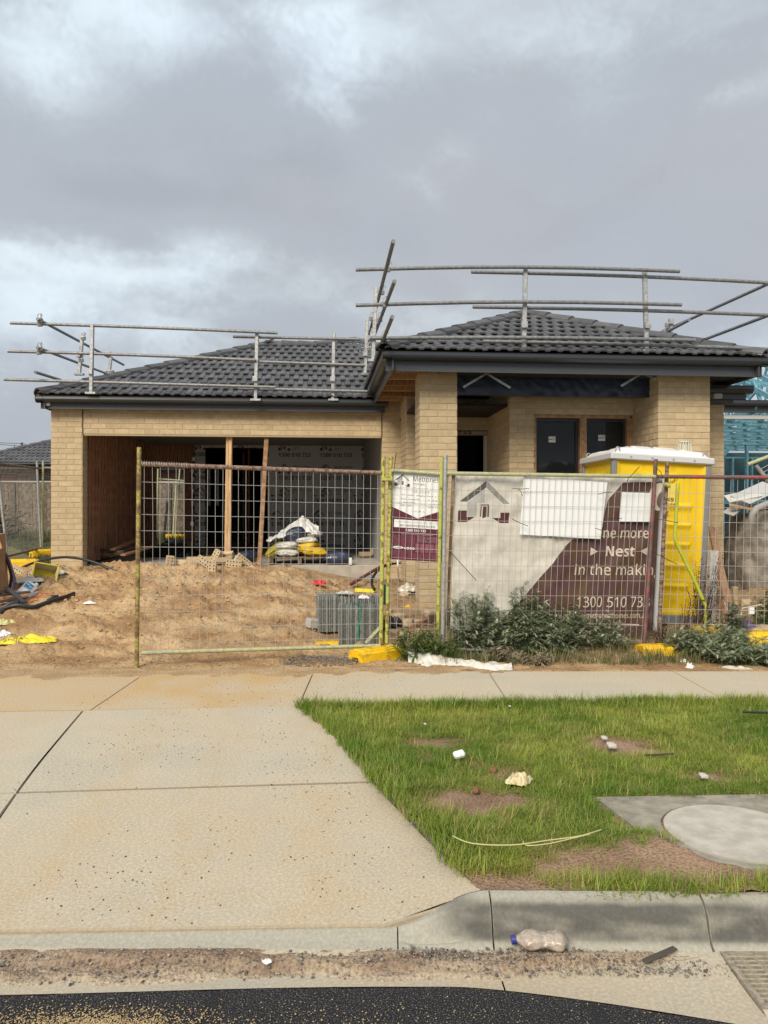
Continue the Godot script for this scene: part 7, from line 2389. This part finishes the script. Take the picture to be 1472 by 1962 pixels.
	wsm.sheet(70, 16, func(u: float, v: float) -> Vector3:
		var q := p0.lerp(p1, u)
		var wd := lerpf(0.55, 0.28, smoothstep(0.0, 0.5, u)) * (1.0 - 0.7 * smoothstep(0.85, 1.0, u)) * smoothstep(-0.08, 0.06, u)
		var lift := lerpf(0.09, 0.04, smoothstep(0.1, 0.5, u)) * sin(v * PI)
		var wr := 0.02 * nz_c.get_noise_2d(u * 6.0, v * 3.0) + 0.012 * nz_c.get_noise_2d(u * 14.0, v * 5.0)
		return Vector3(q.x, 0.008 + lift + absf(wr) * sin(v * PI), q.z - (v - 0.25) * wd * (1.0 + 0.8 * nz_c.get_noise_2d(u * 5.0, v * 0.6)) + wr + 0.09 * nz_c.get_noise_2d(u * 3.0, 4.0)))
	wobj("sheet", wsm, surf([[0.3, lin(0.5, 0.47, 0.40)], [0.5, lin(0.64, 0.62, 0.56)], [0.8, lin(0.72, 0.71, 0.67)]], 0.6, 0.45, 0.0, 0.015, 256), ws)
	# right of the toilet
	var pk := thing("plank", "long brown plank leaning against the brick corner right of the toilet", "plank", og(Vector3(4.152, 0.339, -9.300)), Vector3.ZERO, "planks lying about the site")
	var pm := MB.new()
	pm.bar(Vector3(4.132, 0.308, -9.200), Vector3(4.181, 0.855, -9.600), 0.10, 0.04, Vector3(0.2, 0.1, 1), 0.004)
	pm.bar(Vector3(4.185, 0.842, -9.600), Vector3(4.211, 1.305, -9.900), 0.099, 0.039, Vector3(0.2, 0.1, 1), 0.004)
	wobj("timber", pm, surf([[0.3, lin(0.20, 0.10, 0.05)], [0.5, lin(0.36, 0.21, 0.11)], [0.75, lin(0.30, 0.2, 0.13)]], 0.5, 0.8, 0.1, 0.02, 256), pk)
	var pk2 := thing("plank", "wet brown plank standing behind the timber stake", "plank", og(Vector3(3.995, 0.097, -8.950)), Vector3.ZERO, "planks lying about the site")
	var pm2 := MB.new()
	pm2.bar(Vector3(4.001, 0.085, -8.950), Vector3(4.003, 0.462, -9.050), 0.10, 0.03, Vector3(0.1, 0.1, 1), 0.004)
	wobj("timber", pm2, M.red_board, pk2)
	var sk := thing("timber_stake", "pale square timber stake in the weeds below the waste bag", "stake", og(Vector3(4.024, 0.103, -8.800)))
	var skm := MB.new()
	skm.bar(Vector3(4.030, 0.061, -8.800), Vector3(4.012, 0.646, -8.800), 0.055, 0.055, Vector3.BACK, 0.006)
	wobj("stake", skm, surf(two(lin(0.30, 0.22, 0.13), lin(0.42, 0.32, 0.2)), 0.4, 0.85, 0.1, 0.02, 256), sk)
	crumple("purple_rag", "purple rag on the soil right of the timber stake", "rag", og(Vector3(4.132, 0.135, -8.750), 0.02), Vector3(0.2, 0.22, 0.2), 0.0, flat(0.12, 0.075, 0.2, 0.8), 21)
	for i in 7:
		var e: Array = [[Vector3(4.214, 0.125, -8.700), 0.22, "tan clod beside the purple rag"], [Vector3(4.358, 0.157, -8.800), 0.24, "tan clod at the right edge"], [Vector3(4.020, 0.094, -8.600), 0.2, "clod below the purple rag"], [Vector3(3.957, 0.193, -9.000), 0.16, "brown clod behind the weeds by the square post"], [Vector3(4.020, 0.320, -9.200), 0.2, "brown clod at the leaning plank's foot"], [Vector3(4.520, 0.386, -9.600), 0.18, "buried brick end in the soil bank"], [Vector3(4.137, 0.109, -8.400), 0.2, "low tan clod above the tipped yellow foot"]][i]
		var s: float = e[1]
		chunk("soil_clod", e[2], "clod", og(e[0], -0.02), Vector3(s, s * 0.65, s * 0.8), M.brick[2], 60 + i, "clods on the right soil bank")
	var tg := thing("wire_tag", "white tag on a thin pale wire above the right weeds", "tag", Vector3(4.107, 0.386, -8.600))
	var tw := MB.new()
	tw.tube([Vector3(3.804, 0.502, -8.600), Vector3(3.827, 0.421, -8.600), Vector3(3.921, 0.362, -8.600), Vector3(3.991, 0.351, -8.600), Vector3(4.008, 0.426, -8.600), Vector3(4.107, 0.444, -8.600), Vector3(4.224, 0.467, -8.600)], 0.006, 5)
	wobj("wire", tw, flat(0.6, 0.58, 0.54, 0.5), tg)
	var tq := MB.new()
	tq.box(Vector3(4.098, 0.400, -8.580), Vector3(0.065, 0.075, 0.006))
	wobj("tag", tq, M.white_plastic, tg)
	crumple("white_scrap", "white scrap on the footpath edge below the right weeds", "scrap", Vector3(2.940, 0.000, -7.395), Vector3(0.10, 0.07, 0.07), 60.0, M.white_plastic, 22, "pale scraps lying about")
	crumple("white_scrap", "small white scrap at the weeds' left foot by the yellow block", "scrap", og(Vector3(2.980, 0.000, -7.625), 0.0), Vector3(0.07, 0.04, 0.06), 20.0, M.white_plastic, 23, "pale scraps lying about")
	crumple("grey_scrap", "long pale film under the right weeds' front edge", "scrap", Vector3(3.359, 0.000, -7.346), Vector3(0.3, 0.04, 0.08), -20.0, flat(0.5, 0.48, 0.42, 0.6), 24, "pale scraps lying about")
	pipe_thing("white_tube_end", "short white tube lying in the weeds below the banner", "tube", [Vector3(1.682, 0.146, -7.920), Vector3(1.797, 0.139, -7.930)], 0.014, M.white_plastic)
	# gutter
	var bt := thing("crushed_bottle", "crushed clear plastic bottle with a blue cap lying in the gutter sand", "bottle", Vector3(0.590, -0.140, -2.909), Vector3(0, -6, 0))
	var bm := MB.new()
	bm.sheet(44, 18, func(u: float, v: float) -> Vector3:
		var x := lerpf(-0.092, 0.10, v)
		var r := 0.038 * smoothstep(-0.1, -0.045, x) * smoothstep(0.104, 0.08, x) + 0.012 * smoothstep(-0.1, -0.09, x) * smoothstep(0.104, 0.098, x)
		var a := u * TAU
		r *= 1.0 + 0.14 * nz_b.get_noise_2d(x * 9.0, a * 0.35) - 0.25 * exp(-pow((x - 0.02) / 0.025, 2))
		return Vector3(x, 0.022 + sin(a) * r * 0.62, -cos(a) * r))
	var pet := surf([[0.25, lin(0.28, 0.22, 0.17)], [0.45, lin(0.42, 0.36, 0.30)], [0.6, lin(0.35, 0.28, 0.23)], [0.8, lin(0.52, 0.47, 0.42)]], 0.12, 0.3, 0.1, 0.02, 256)
	obj("body", bm, pet, bt)
	var bc := MB.new()
	bc.tube([Vector3(-0.108, 0.018, 0.004), Vector3(-0.09, 0.02, 0.002)], 0.0165, 14)
	obj("cap", bc, flat(0.03, 0.035, 0.22, 0.4), bt)
	var sti := thing("flat_stick", "flat dark stick lying at an angle in the gutter gravel", "stick", Vector3(1.033, -0.160, -2.889))
	var sm := MB.new()
	sm.bar(Vector3(0.959, -0.158, -2.838), Vector3(1.103, -0.150, -2.913), 0.026, 0.006, Vector3.UP, 0.002)
	wobj("stick", sm, flat(0.07, 0.06, 0.05, 0.8), sti)
	for e in [[508,0]]:
		crumple("white_scrap", "white triangular scrap in the gutter sand on the left", "scrap", Vector3(-0.429, -0.150, -2.821), Vector3(0.03, 0.014, 0.03), 40.0, M.white_plastic, 25, "pale scraps lying about")
	# verge litter
	var wc := thing("plastic_litter", "small white plastic cap on the lawn near the driveway edge", "cap", Vector3(0.454, 0.020, -4.651), Vector3(25, 20, 12))
	var wcm := MB.new()
	wcm.cbox(Vector3(0, 0.02, 0), Vector3(0.07, 0.035, 0.05), 0.01)
	obj("cap", wcm, M.white_plastic, wc)
	crumple("paper_scrap", "crumpled cream paper with a brown mark in the middle of the lawn", "paper", Vector3(0.743, 0.015, -4.242), Vector3(0.12, 0.07, 0.15), -25.0, surf([[0.3, lin(0.62, 0.55, 0.32)], [0.6, lin(0.66, 0.6, 0.4)], [0.72, lin(0.45, 0.24, 0.1)]], 0.2, 0.8, 0.0, 0.012, 256), 30)
	for e in [[Vector3(0.631, 0.000, -4.449), 0.07, "reddish brick chip by the cream paper"], [Vector3(0.492, 0.000, -4.117), 0.055, "brown brick chip at the bare patch's corner"]]:
		chunk("brick_chip", e[2], "brick chip", e[0], Vector3(e[1], 0.03, e[1] * 0.7), flat(0.2, 0.1, 0.05, 0.9), 80, "brick chips on the lawn")
	var straw := flat(0.5, 0.48, 0.24, 0.7)
	pipe_thing("dry_stalk", "long pale dry stalk lying across the lawn", "stalk", [Vector3(0.308, 0.050, -3.442), Vector3(0.383, 0.060, -3.343), Vector3(0.549, 0.065, -3.315), Vector3(0.719, 0.060, -3.374), Vector3(0.867, 0.060, -3.418), Vector3(0.990, 0.050, -3.510)], 0.0028, straw, "dry stalks on the lawn")
	pipe_thing("dry_stalk", "shorter dry stalk beside the long one on the lawn", "stalk", [Vector3(0.611, 0.055, -3.375), Vector3(0.617, 0.060, -3.322), Vector3(0.723, 0.060, -3.343), Vector3(0.920, 0.060, -3.440)], 0.0025, straw, "dry stalks on the lawn")
	pipe_thing("black_rod", "thin black rod on the grass at the right edge", "rod", [Vector3(2.605, 0.050, -5.580), Vector3(2.840, 0.050, -5.551)], 0.008, blk)
	pipe_thing("twig", "dark twig by the bare stony patch on the lawn", "twig", [Vector3(1.577, 0.030, -4.650), Vector3(1.663, 0.030, -4.660), Vector3(1.753, 0.035, -4.664)], 0.006, flat(0.05, 0.04, 0.03, 0.8))
	for e in [[Vector3(1.431, 0.020, -4.837), 0.09, "white stone in the bare patch of the lawn"], [Vector3(1.436, 0.020, -5.015), 0.06, "smaller white stone behind it in the bare patch"], [Vector3(1.792, 0.010, -4.315), 0.07, "flat white stone in the right of the lawn"], [Vector3(0.950, 0.030, -5.809), 0.03, "white pebble near the lawn's far edge"], [Vector3(0.285, 0.030, -5.324), 0.03, "white pebble in the long grass by the driveway"]]:
		chunk("white_stone", e[2], "stone", e[0], Vector3(e[1], e[1] * 0.4, e[1] * 0.7), flat(0.5, 0.47, 0.42, 0.9), 90, "white stones on the lawn")


# ---------- weeds ----------
func leaf_mesh(lobes: bool) -> MB:  # one leaf along +z from the origin, about one unit long
	var m := MB.new()
	var n := 4
	for i in n:
		var t0 := float(i) / n
		var t1 := float(i + 1) / n
		var w0 := 0.075 * sin(PI * pow(t0, 0.8)) + (0.012 if i else 0.0)
		var w1 := 0.075 * sin(PI * pow(t1, 0.8)) + (0.0 if i == n - 1 else 0.012)
		var y0 := -0.28 * t0 * t0
		var y1 := -0.28 * t1 * t1
		m.quad(Vector3(-w0, y0 + 0.03, t0), Vector3(0, y0, t0), Vector3(0, y1, t1), Vector3(-w1, y1 + 0.03, t1))
		m.quad(Vector3(0, y0, t0), Vector3(w0, y0 + 0.03, t0), Vector3(w1, y1 + 0.03, t1), Vector3(0, y1, t1))
		if lobes and i > 0 and i < n:
			for s in [-1.0, 1.0]:
				var a := Vector3(0, y0, t0 - 0.07)
				var b := Vector3(0, y0, t0 + 0.05)
				var c := Vector3(s * (0.34 - 0.3 * absf(t0 - 0.45)), y0 + 0.02, t0 + 0.16)
				m.quad(a, b, c, (a + c) / 2.0 + Vector3(0, 0, -0.03))
	return m


func plant(called: String, label: String, at: Vector3, r: float, h: float, stems: int, leaves: int, size: float, cols: Array, lobes: bool, group: String, lean := Vector3.ZERO) -> void:
	var o := thing(called, label, "weed", at, Vector3.ZERO, group)
	var lf := leaf_mesh(lobes)
	var fol := MB.new()
	var stm := MB.new()
	for s in stems:
		var a := rr(0, TAU)
		var q := sqrt(rng.randf())
		var tip := Vector3(cos(a) * q * r, h * sqrt(maxf(0.05, 1.0 - q * q * 0.85)) * rr(0.75, 1.08), sin(a) * q * r) + lean * rng.randf()
		var root := Vector3(cos(a) * q * r * 0.35, -0.03, sin(a) * q * r * 0.35)
		var mid := root.lerp(tip, 0.5) + Vector3(0, h * 0.12, 0)
		stm.tube([root, mid, tip], 0.004, 4, false, 0.0015)
		for l in leaves:
			var t: float = lerpf(0.12, 1.0, pow((l + rng.randf()) / leaves, 0.8))
			var p := root.lerp(mid, t * 2.0) if t < 0.5 else mid.lerp(tip, t * 2.0 - 1.0)
			var dir := Basis(Vector3.UP, rr(0, TAU)) * Basis(Vector3.RIGHT, rr(-0.9, 0.5))
			var sz := size * rr(0.55, 1.15) * (1.1 - 0.5 * t)
			var base := (lf.v.size())
			var k := rng.randf()
			var c: Color = (cols[0] as Color).lerp(cols[1], k)
			if cols.size() > 2 and rng.randf() < 0.12:
				c = cols[2]
			var from := fol.v.size()
			fol.add(lf, Transform3D(dir.scaled(Vector3(sz, sz, sz)), p))
			for i in range(from, fol.v.size()):
				fol.c[i] = c
	obj("stems", stm, flat(0.10, 0.11, 0.05, 0.8) if cols[0].g > cols[0].r else flat(0.07, 0.035, 0.02, 0.9), o)
	obj("foliage", fol, M.leaf, o)


func tuft(blades: int, h: float, spread: float, width: float, sd: int) -> ArrayMesh:
	var g := RandomNumberGenerator.new()
	g.seed = sd
	var m := MB.new()
	for i in blades:
		var a := g.randf() * TAU
		var d := Vector3(cos(a), 0, sin(a))
		var s := Vector3(-d.z, 0, d.x) * width
		var root := Vector3(g.randf_range(-1, 1), 0, g.randf_range(-1, 1)) * spread * 0.5
		var tall := h * g.randf_range(0.5, 1.1)
		var out := g.randf_range(0.15, 0.9) * spread
		var p: Array[Vector3] = []
		for k in 4:
			var t := k / 3.0
			p.append(root + d * out * t * t + Vector3(0, tall * (t - 0.28 * t * t * (out / spread)), 0))
		for k in 3:
			var w0 := s * (1.0 - k / 3.0)
			var w1 := s * (1.0 - (k + 1) / 3.0)
			m.col = Color.WHITE * (0.8 + 0.2 * (k / 2.0))
			if k < 2:
				m.quad(p[k] - w0, p[k] + w0, p[k + 1] + w1, p[k + 1] - w1)
			else:
				m.tri(p[k] - w0, p[k] + w0, p[k + 1])
	m.col = Color.WHITE
	for i in m.c.size():
		m.c[i] = Color.WHITE
	return m.done(M.leaf)


func weeds() -> void:
	var sage := [Color(0.15, 0.195, 0.10), Color(0.31, 0.36, 0.225), Color(0.5, 0.52, 0.40)]
	var lush := [Color(0.05, 0.10, 0.015), Color(0.085, 0.15, 0.028), Color(0.16, 0.2, 0.06)]
	var dry := [Color(0.24, 0.19, 0.12), Color(0.36, 0.31, 0.22), Color(0.5, 0.46, 0.37)]
	var dead := [Color(0.10, 0.05, 0.03), Color(0.20, 0.11, 0.055), Color(0.34, 0.17, 0.05)]
	var g := "weeds along the fence"
	plant("green_weed", "bright green leafy weed by the yellow foot at the sign's base", og(Vector3(0.310, 0.023, -7.750), 0.0), 0.26, 0.34, 26, 12, 0.15, lush, false, g)
	plant("green_weed", "green weed between the sign's right post and the white plastic sheet", og(Vector3(0.557, 0.044, -7.750), 0.0), 0.22, 0.36, 20, 12, 0.13, lush, true, g)
	plant("sage_weed", "tall dome of dark sage weed at the banner's left end", og(Vector3(0.925, 0.058, -8.020), 0.0), 0.32, 0.82, 75, 26, 0.115, sage, true, g)
	plant("sage_weed", "sage weed in the middle of the banner's foot with tall spikes", og(Vector3(1.467, 0.055, -8.040), 0.0), 0.36, 0.74, 69, 26, 0.115, sage, true, g)
	plant("sage_weed", "lower sage weed under the banner's brown corner", og(Vector3(1.908, 0.040, -8.060), 0.0), 0.30, 0.56, 50, 21, 0.108, sage, true, g)
	plant("sage_weed", "sage weed filling the gap between the left dome and the spiked weed", og(Vector3(1.186, 0.044, -7.980), 0.0), 0.28, 0.52, 44, 22, 0.11, sage, true, g)
	plant("sage_weed", "small sage weed under the banner between its white and brown parts", og(Vector3(1.689, 0.033, -7.980), 0.0), 0.26, 0.46, 40, 22, 0.105, sage, true, g)
	plant("sage_weed", "low dark weed below the banner's phone number", og(Vector3(2.313, 0.025, -8.080), 0.0), 0.34, 0.36, 39, 17, 0.086, sage, true, g)
	plant("spiky_weed", "thin grey spiky weed rising before the banner's white part", og(Vector3(1.382, 0.101, -7.960), 0.0), 0.10, 0.70, 5, 26, 0.10, [Color(0.16, 0.18, 0.12), Color(0.26, 0.27, 0.2)], false, g)
	plant("spiky_weed", "thin weed spike at the top of the left sage dome", og(Vector3(0.967, 0.101, -7.960), 0.0), 0.10, 0.80, 4, 24, 0.09, [Color(0.12, 0.15, 0.09), Color(0.2, 0.22, 0.15)], false, g)
	plant("dry_weed", "bleached dry weed lying in front of the mesh panel's bottom rail", og(Vector3(1.196, -0.020, -7.700), 0.0), 0.22, 0.15, 26, 12, 0.11, dry, true, g)
	plant("dry_weed", "dry brown litter of stems beside the white sheet's end", og(Vector3(1.506, -0.032, -7.550), 0.0), 0.24, 0.10, 26, 10, 0.10, dry, false, g)
	plant("sage_weed", "large spreading grey green weed over the path at the right", og(Vector3(3.412, -0.051, -7.750), 0.0), 0.46, 0.36, 80, 21, 0.115, sage, true, g)
	plant("sage_weed", "grey green weed between the low yellow foot and the large right weed", og(Vector3(3.100, 0.003, -7.850), 0.0), 0.26, 0.28, 39, 17, 0.101, sage, true, g)
	plant("sage_weed", "grey green weed cut by the right edge", og(Vector3(3.743, -0.062, -7.600), 0.0), 0.34, 0.26, 50, 18, 0.108, sage, true, g)
	plant("spiky_weed", "upright pale weed before the timber stake", og(Vector3(3.660, 0.068, -8.150), 0.0), 0.22, 0.52, 22, 18, 0.13, [Color(0.11, 0.145, 0.09), Color(0.19, 0.22, 0.155)], true, g)
	plant("dead_bush", "dead brown leafy bush climbing the square post right of the toilet", og(Vector3(3.533, 0.143, -8.550), 0.0), 0.24, 0.85, 26, 15, 0.10, dead, false, g, Vector3(0.24, 0, 0))
	plant("dead_bush", "dead brown stems at the toilet's foot", og(Vector3(3.322, 0.151, -8.500), 0.0), 0.16, 0.46, 14, 14, 0.07, dead, false, g, Vector3(0.15, 0, 0))
	plant("dry_weed", "dry twiggy weed by the white pipe's foot", og(Vector3(2.960, 0.143, -8.200), 0.0), 0.14, 0.34, 18, 8, 0.07, [Color(0.16, 0.13, 0.08), Color(0.27, 0.23, 0.15)], false, g)
	plant("green_weed", "small green weed at the right edge of the soil bank", og(Vector3(4.420, 0.238, -8.900), 0.0), 0.2, 0.5, 20, 12, 0.12, lush, true, g)
	plant("green_weed", "tiny green weed beside the yellow foot's left end", og(Vector3(-0.240, 0.032, -7.700), 0.0), 0.08, 0.08, 10, 6, 0.06, lush, true, g)
	plant("dark_shrub", "dark strappy shrub at the paling fence's left end", og(Vector3(-9.604, 1.249, -19.500), 0.0), 0.5, 0.9, 16, 8, 0.5, [Color(0.02, 0.025, 0.015), Color(0.05, 0.055, 0.03)], false, "")
	# grass along the fence's foot, and the rough lawn behind the house's left side
	var t1 := tuft(9, 0.2, 0.1, 0.0035, 5)
	var xf := []
	var cl := []
	for i in 900:
		var x := rr(0.55, 4.6)
		var z := -rr(7.42, 8.15) - 0.01 * x
		if z > -7.5 and rng.randf() < 0.5:
			continue
		var s := rr(0.4, 1.1)
		if z < -7.7:
			s *= 0.7
		xf.append(Transform3D(Basis(Vector3.UP, rr(0, TAU)).scaled(Vector3(s * 1.3, s, s * 1.3)), og(Vector3(x, 0, z), -0.01)))
		cl.append([Color(0.11, 0.13, 0.035), Color(0.22, 0.19, 0.09), Color(0.08, 0.11, 0.025), Color(0.27, 0.22, 0.12)][rng.randi() % 4])
	scatter("fence_grass", t1, xf, cl)
	var t2 := tuft(9, 0.12, 0.14, 0.006, 6)
	xf = []
	cl = []
	for i in 4200:
		var z := -12.6 - 9.2 * pow(rng.randf(), 0.9)
		var x := rr(-5.3 + (z + 12.6) * 0.62, -5.15 + (z + 12.6) * 0.14)
		if z < -18.6:
			x = rr(-11.0, -4.8)
		if rng.randf() < 0.25 and nz_a.get_noise_2d(x * 2.0, z * 2.0) < 0.0:
			continue
		var s := rr(0.5, 1.3) * (1.0 + 1.3 * smoothstep(-17.5, -20.5, z))
		xf.append(Transform3D(Basis(Vector3.UP, rr(0, TAU)).scaled(Vector3.ONE * s), og(Vector3(x, 0, z), -0.01)))
		var k := rng.randf()
		cl.append(Color(0.055, 0.085, 0.02).lerp(Color(0.17, 0.15, 0.06), k * (0.5 + 0.6 * smoothstep(-18.0, -14.0, z))))
	scatter("rough_grass", t2, xf, cl)


# ---------- the verge ----------
func verge_edge(z: float) -> float:  # the driveway's edge on the verge
	return lut([[-6.1, -0.709], [-5.944, -0.649], [-5.503, -0.429], [-5.093, -0.268], [-4.744, -0.159], [-4.459, -0.079], [-4.208, 0.009], [-3.968, 0.098], [-3.719, 0.181], [-3.500, 0.254], [-3.279, 0.332], [-3.085, 0.408], [-3.0, 0.428]], z)


func bare(x: float, z: float) -> float:  # how bare the verge is there, 0 to 1
	var b := 0.0
	x += 0.09 * nz_c.get_noise_2d(x * 5.0, z * 5.0) + 0.05 * nz_c.get_noise_2d(x * 14.0, z * 14.0)
	z += 0.07 * nz_c.get_noise_2d(x * 5.0 + 30.0, z * 5.0) + 0.04 * nz_c.get_noise_2d(x * 14.0 + 9.0, z * 14.0)
	for e in [[Vector3(0.320, 0.000, -5.014), 0.22, 0.1, 1.1], [Vector3(0.458, 0.000, -3.991), 0.24, 0.15, 1.7], [Vector3(1.517, -0.000, -4.980), 0.22, 0.16, 1.3], [Vector3(1.614, 0.000, -4.817), 0.2, 0.06, 0.8], [Vector3(1.861, 0.000, -4.361), 0.16, 0.08, 1.1], [Vector3(0.819, 0.000, -3.315), 0.16, 0.09, 1.3], [Vector3(1.284, 0.000, -3.355), 0.26, 0.12, 1.7], [Vector3(1.515, 0.000, -3.218), 0.4, 0.09, 1.6], [Vector3(0.453, 0.000, -3.118), 0.22, 0.10, 1.9], [Vector3(0.688, 0.000, -4.431), 0.16, 0.1, 0.7], [Vector3(0.829, 0.000, -2.952), 0.2, 0.02, 0.3]]:
		var p: Vector3 = e[0]
		b += e[3] * exp(-pow((x - p.x) / e[1], 2) - pow((z - p.z) / e[2], 2))
	return b


func verge() -> void:
	var soil := MB.new()
	var bed := func(x: float, z: float) -> float: 
		var px := x - 1.65
		var pz := -(z + 3.60)
		var heap := 0.035 * smoothstep(0.335, 0.40, Vector2(px, pz).length() + 0.03 * nz_c.get_noise_2d(x * 9.0, z * 9.0)) * smoothstep(0.04, -0.10, pz + 0.25 * (px + 0.4) * (1.0 if px > 0.0 else 0.0)) * smoothstep(0.85, 0.5, Vector2(px, pz).length())
		return -0.030 + heap + 0.022 * smoothstep(-3.1, -3.6, z) + 0.012 * nz_b.get_noise_2d(x * 1.2, z * 1.2)
	soil.sheet(190, 120, func(u: float, v: float) -> Vector3:
		var z := lerpf(-3.05, path_front(2.0) + 0.02, v)
		var x := verge_edge(z) - 0.012 + 5.0 * u
		if v > 0.96:
			z = path_front(x) + 0.002
		return Vector3(x, bed.call(x, z), z), false, func(_u: float, _v: float, q: Vector3) -> Color:
			var k := nz_b.get_noise_2d(q.x * 0.8, q.z * 0.8)
			return Color(0.26, 0.165, 0.105).lerp(Color(0.40, 0.27, 0.18), clampf(0.5 + k * 1.2, 0, 1)))
	kind(obj("verge_soil", soil, M.soil), "structure")
	for s in [[5.3, 30.0], [-30.0, -4.7]]:
		var far := MB.new()
		far.sheet(6, 3, func(u: float, v: float) -> Vector3:
			var x := lerpf(s[0], s[1], u)
			return Vector3(x, -0.015, lerpf(-3.05, path_front(x) + 0.002, v)), false, func(_u: float, _v: float, _q: Vector3) -> Color: return Color(0.11, 0.15, 0.04))
		kind(obj("verge_soil", far, M.soil), "structure")
	var kinds := [tuft(12, 0.045, 0.075, 0.0021, 1), tuft(11, 0.085, 0.085, 0.0022, 2), tuft(11, 0.028, 0.085, 0.0026, 3)]
	var lists := [[], [], []]
	var tints := [[], [], []]
	var shade := FastNoiseLite.new()
	shade.seed = 14
	shade.frequency = 0.7
	shade.fractal_octaves = 4
	for i in 34000:
		var z := -rr(3.06, 6.12)
		var x := verge_edge(z) + rr(-0.02, 4.4)
		if x > 3.2 and i % 2:
			continue
		if z < path_front(x) - 0.02:
			continue
		# keep off the pit cover
		var px := x - 1.65
		var pz := -(z + 3.60)
		if Vector2(px, pz).length() < 0.36 or (px > -0.5 - 0.08 * pz / 0.44 and px < 0.86 and pz > 0.0 and pz < 0.46) or (px > 0.1 and px < 0.86 and pz > -0.4 and pz < 0.46):
			continue
		var b := bare(x, z)
		if rng.randf() < b * 1.25 + 0.35 * smoothstep(0.15, 0.5, shade.get_noise_2d(x * 2.3 + 30.0, z * 2.3)):
			continue
		var rim := smoothstep(0.35, 0.0, x - verge_edge(z)) * 0.6 + smoothstep(0.25, 0.0, z - path_front(x)) * 0.7 + smoothstep(-3.5, -3.2, z) * 0.35 * smoothstep(0.6, 1.0, x)
		var n := shade.get_noise_2d(x, z)
		var k := 1 if rng.randf() < 0.12 + rim else (2 if rng.randf() < 0.45 - n else 0)
		var s := rr(0.65, 1.1) * (1.0 + 0.25 * rim) * (1.0 - 0.35 * clampf(b, 0, 1))
		lists[k].append(Transform3D(Basis(Vector3.UP, rr(0, TAU)).scaled(Vector3(s * 1.2, s, s * 1.2)), Vector3(x, bed.call(x, z) - 0.004, z)))
		var c := Color(0.125, 0.215, 0.016).lerp(Color(0.32, 0.37, 0.055), clampf(0.45 + n * 1.2 - rim * 0.5 + rr(-0.3, 0.3), 0, 1))
		if rng.randf() < 0.12 + 0.5 * clampf(b, 0, 1) + 0.12 * clampf(n, 0, 1):
			c = Color(0.40, 0.32, 0.13).lerp(Color(0.28, 0.27, 0.06), rng.randf())
		tints[k].append(c)
	for k in 3:
		scatter("verge_grass", kinds[k], lists[k], tints[k])
	var xf := []
	var cl := []
	for i in 2600:
		var z := -rr(3.08, 5.8)
		var x := verge_edge(z) + rr(0.0, 3.2)
		if rng.randf() > bare(x, z):
			continue
		var s := 0.003 + 0.009 * pow(rng.randf(), 3.0)
		xf.append(Transform3D(Basis.from_euler(Vector3(rr(0, 6), rr(0, 6), rr(0, 6))).scaled(Vector3(s, s * 0.7, s * 1.2)), Vector3(x, bed.call(x, z) + s * 0.2, z)))
		var k := rr(0.4, 1.3)
		cl.append(Color(0.28 * k, 0.20 * k, 0.145 * k))
	scatter("verge_gravel", lump(11), xf, cl)
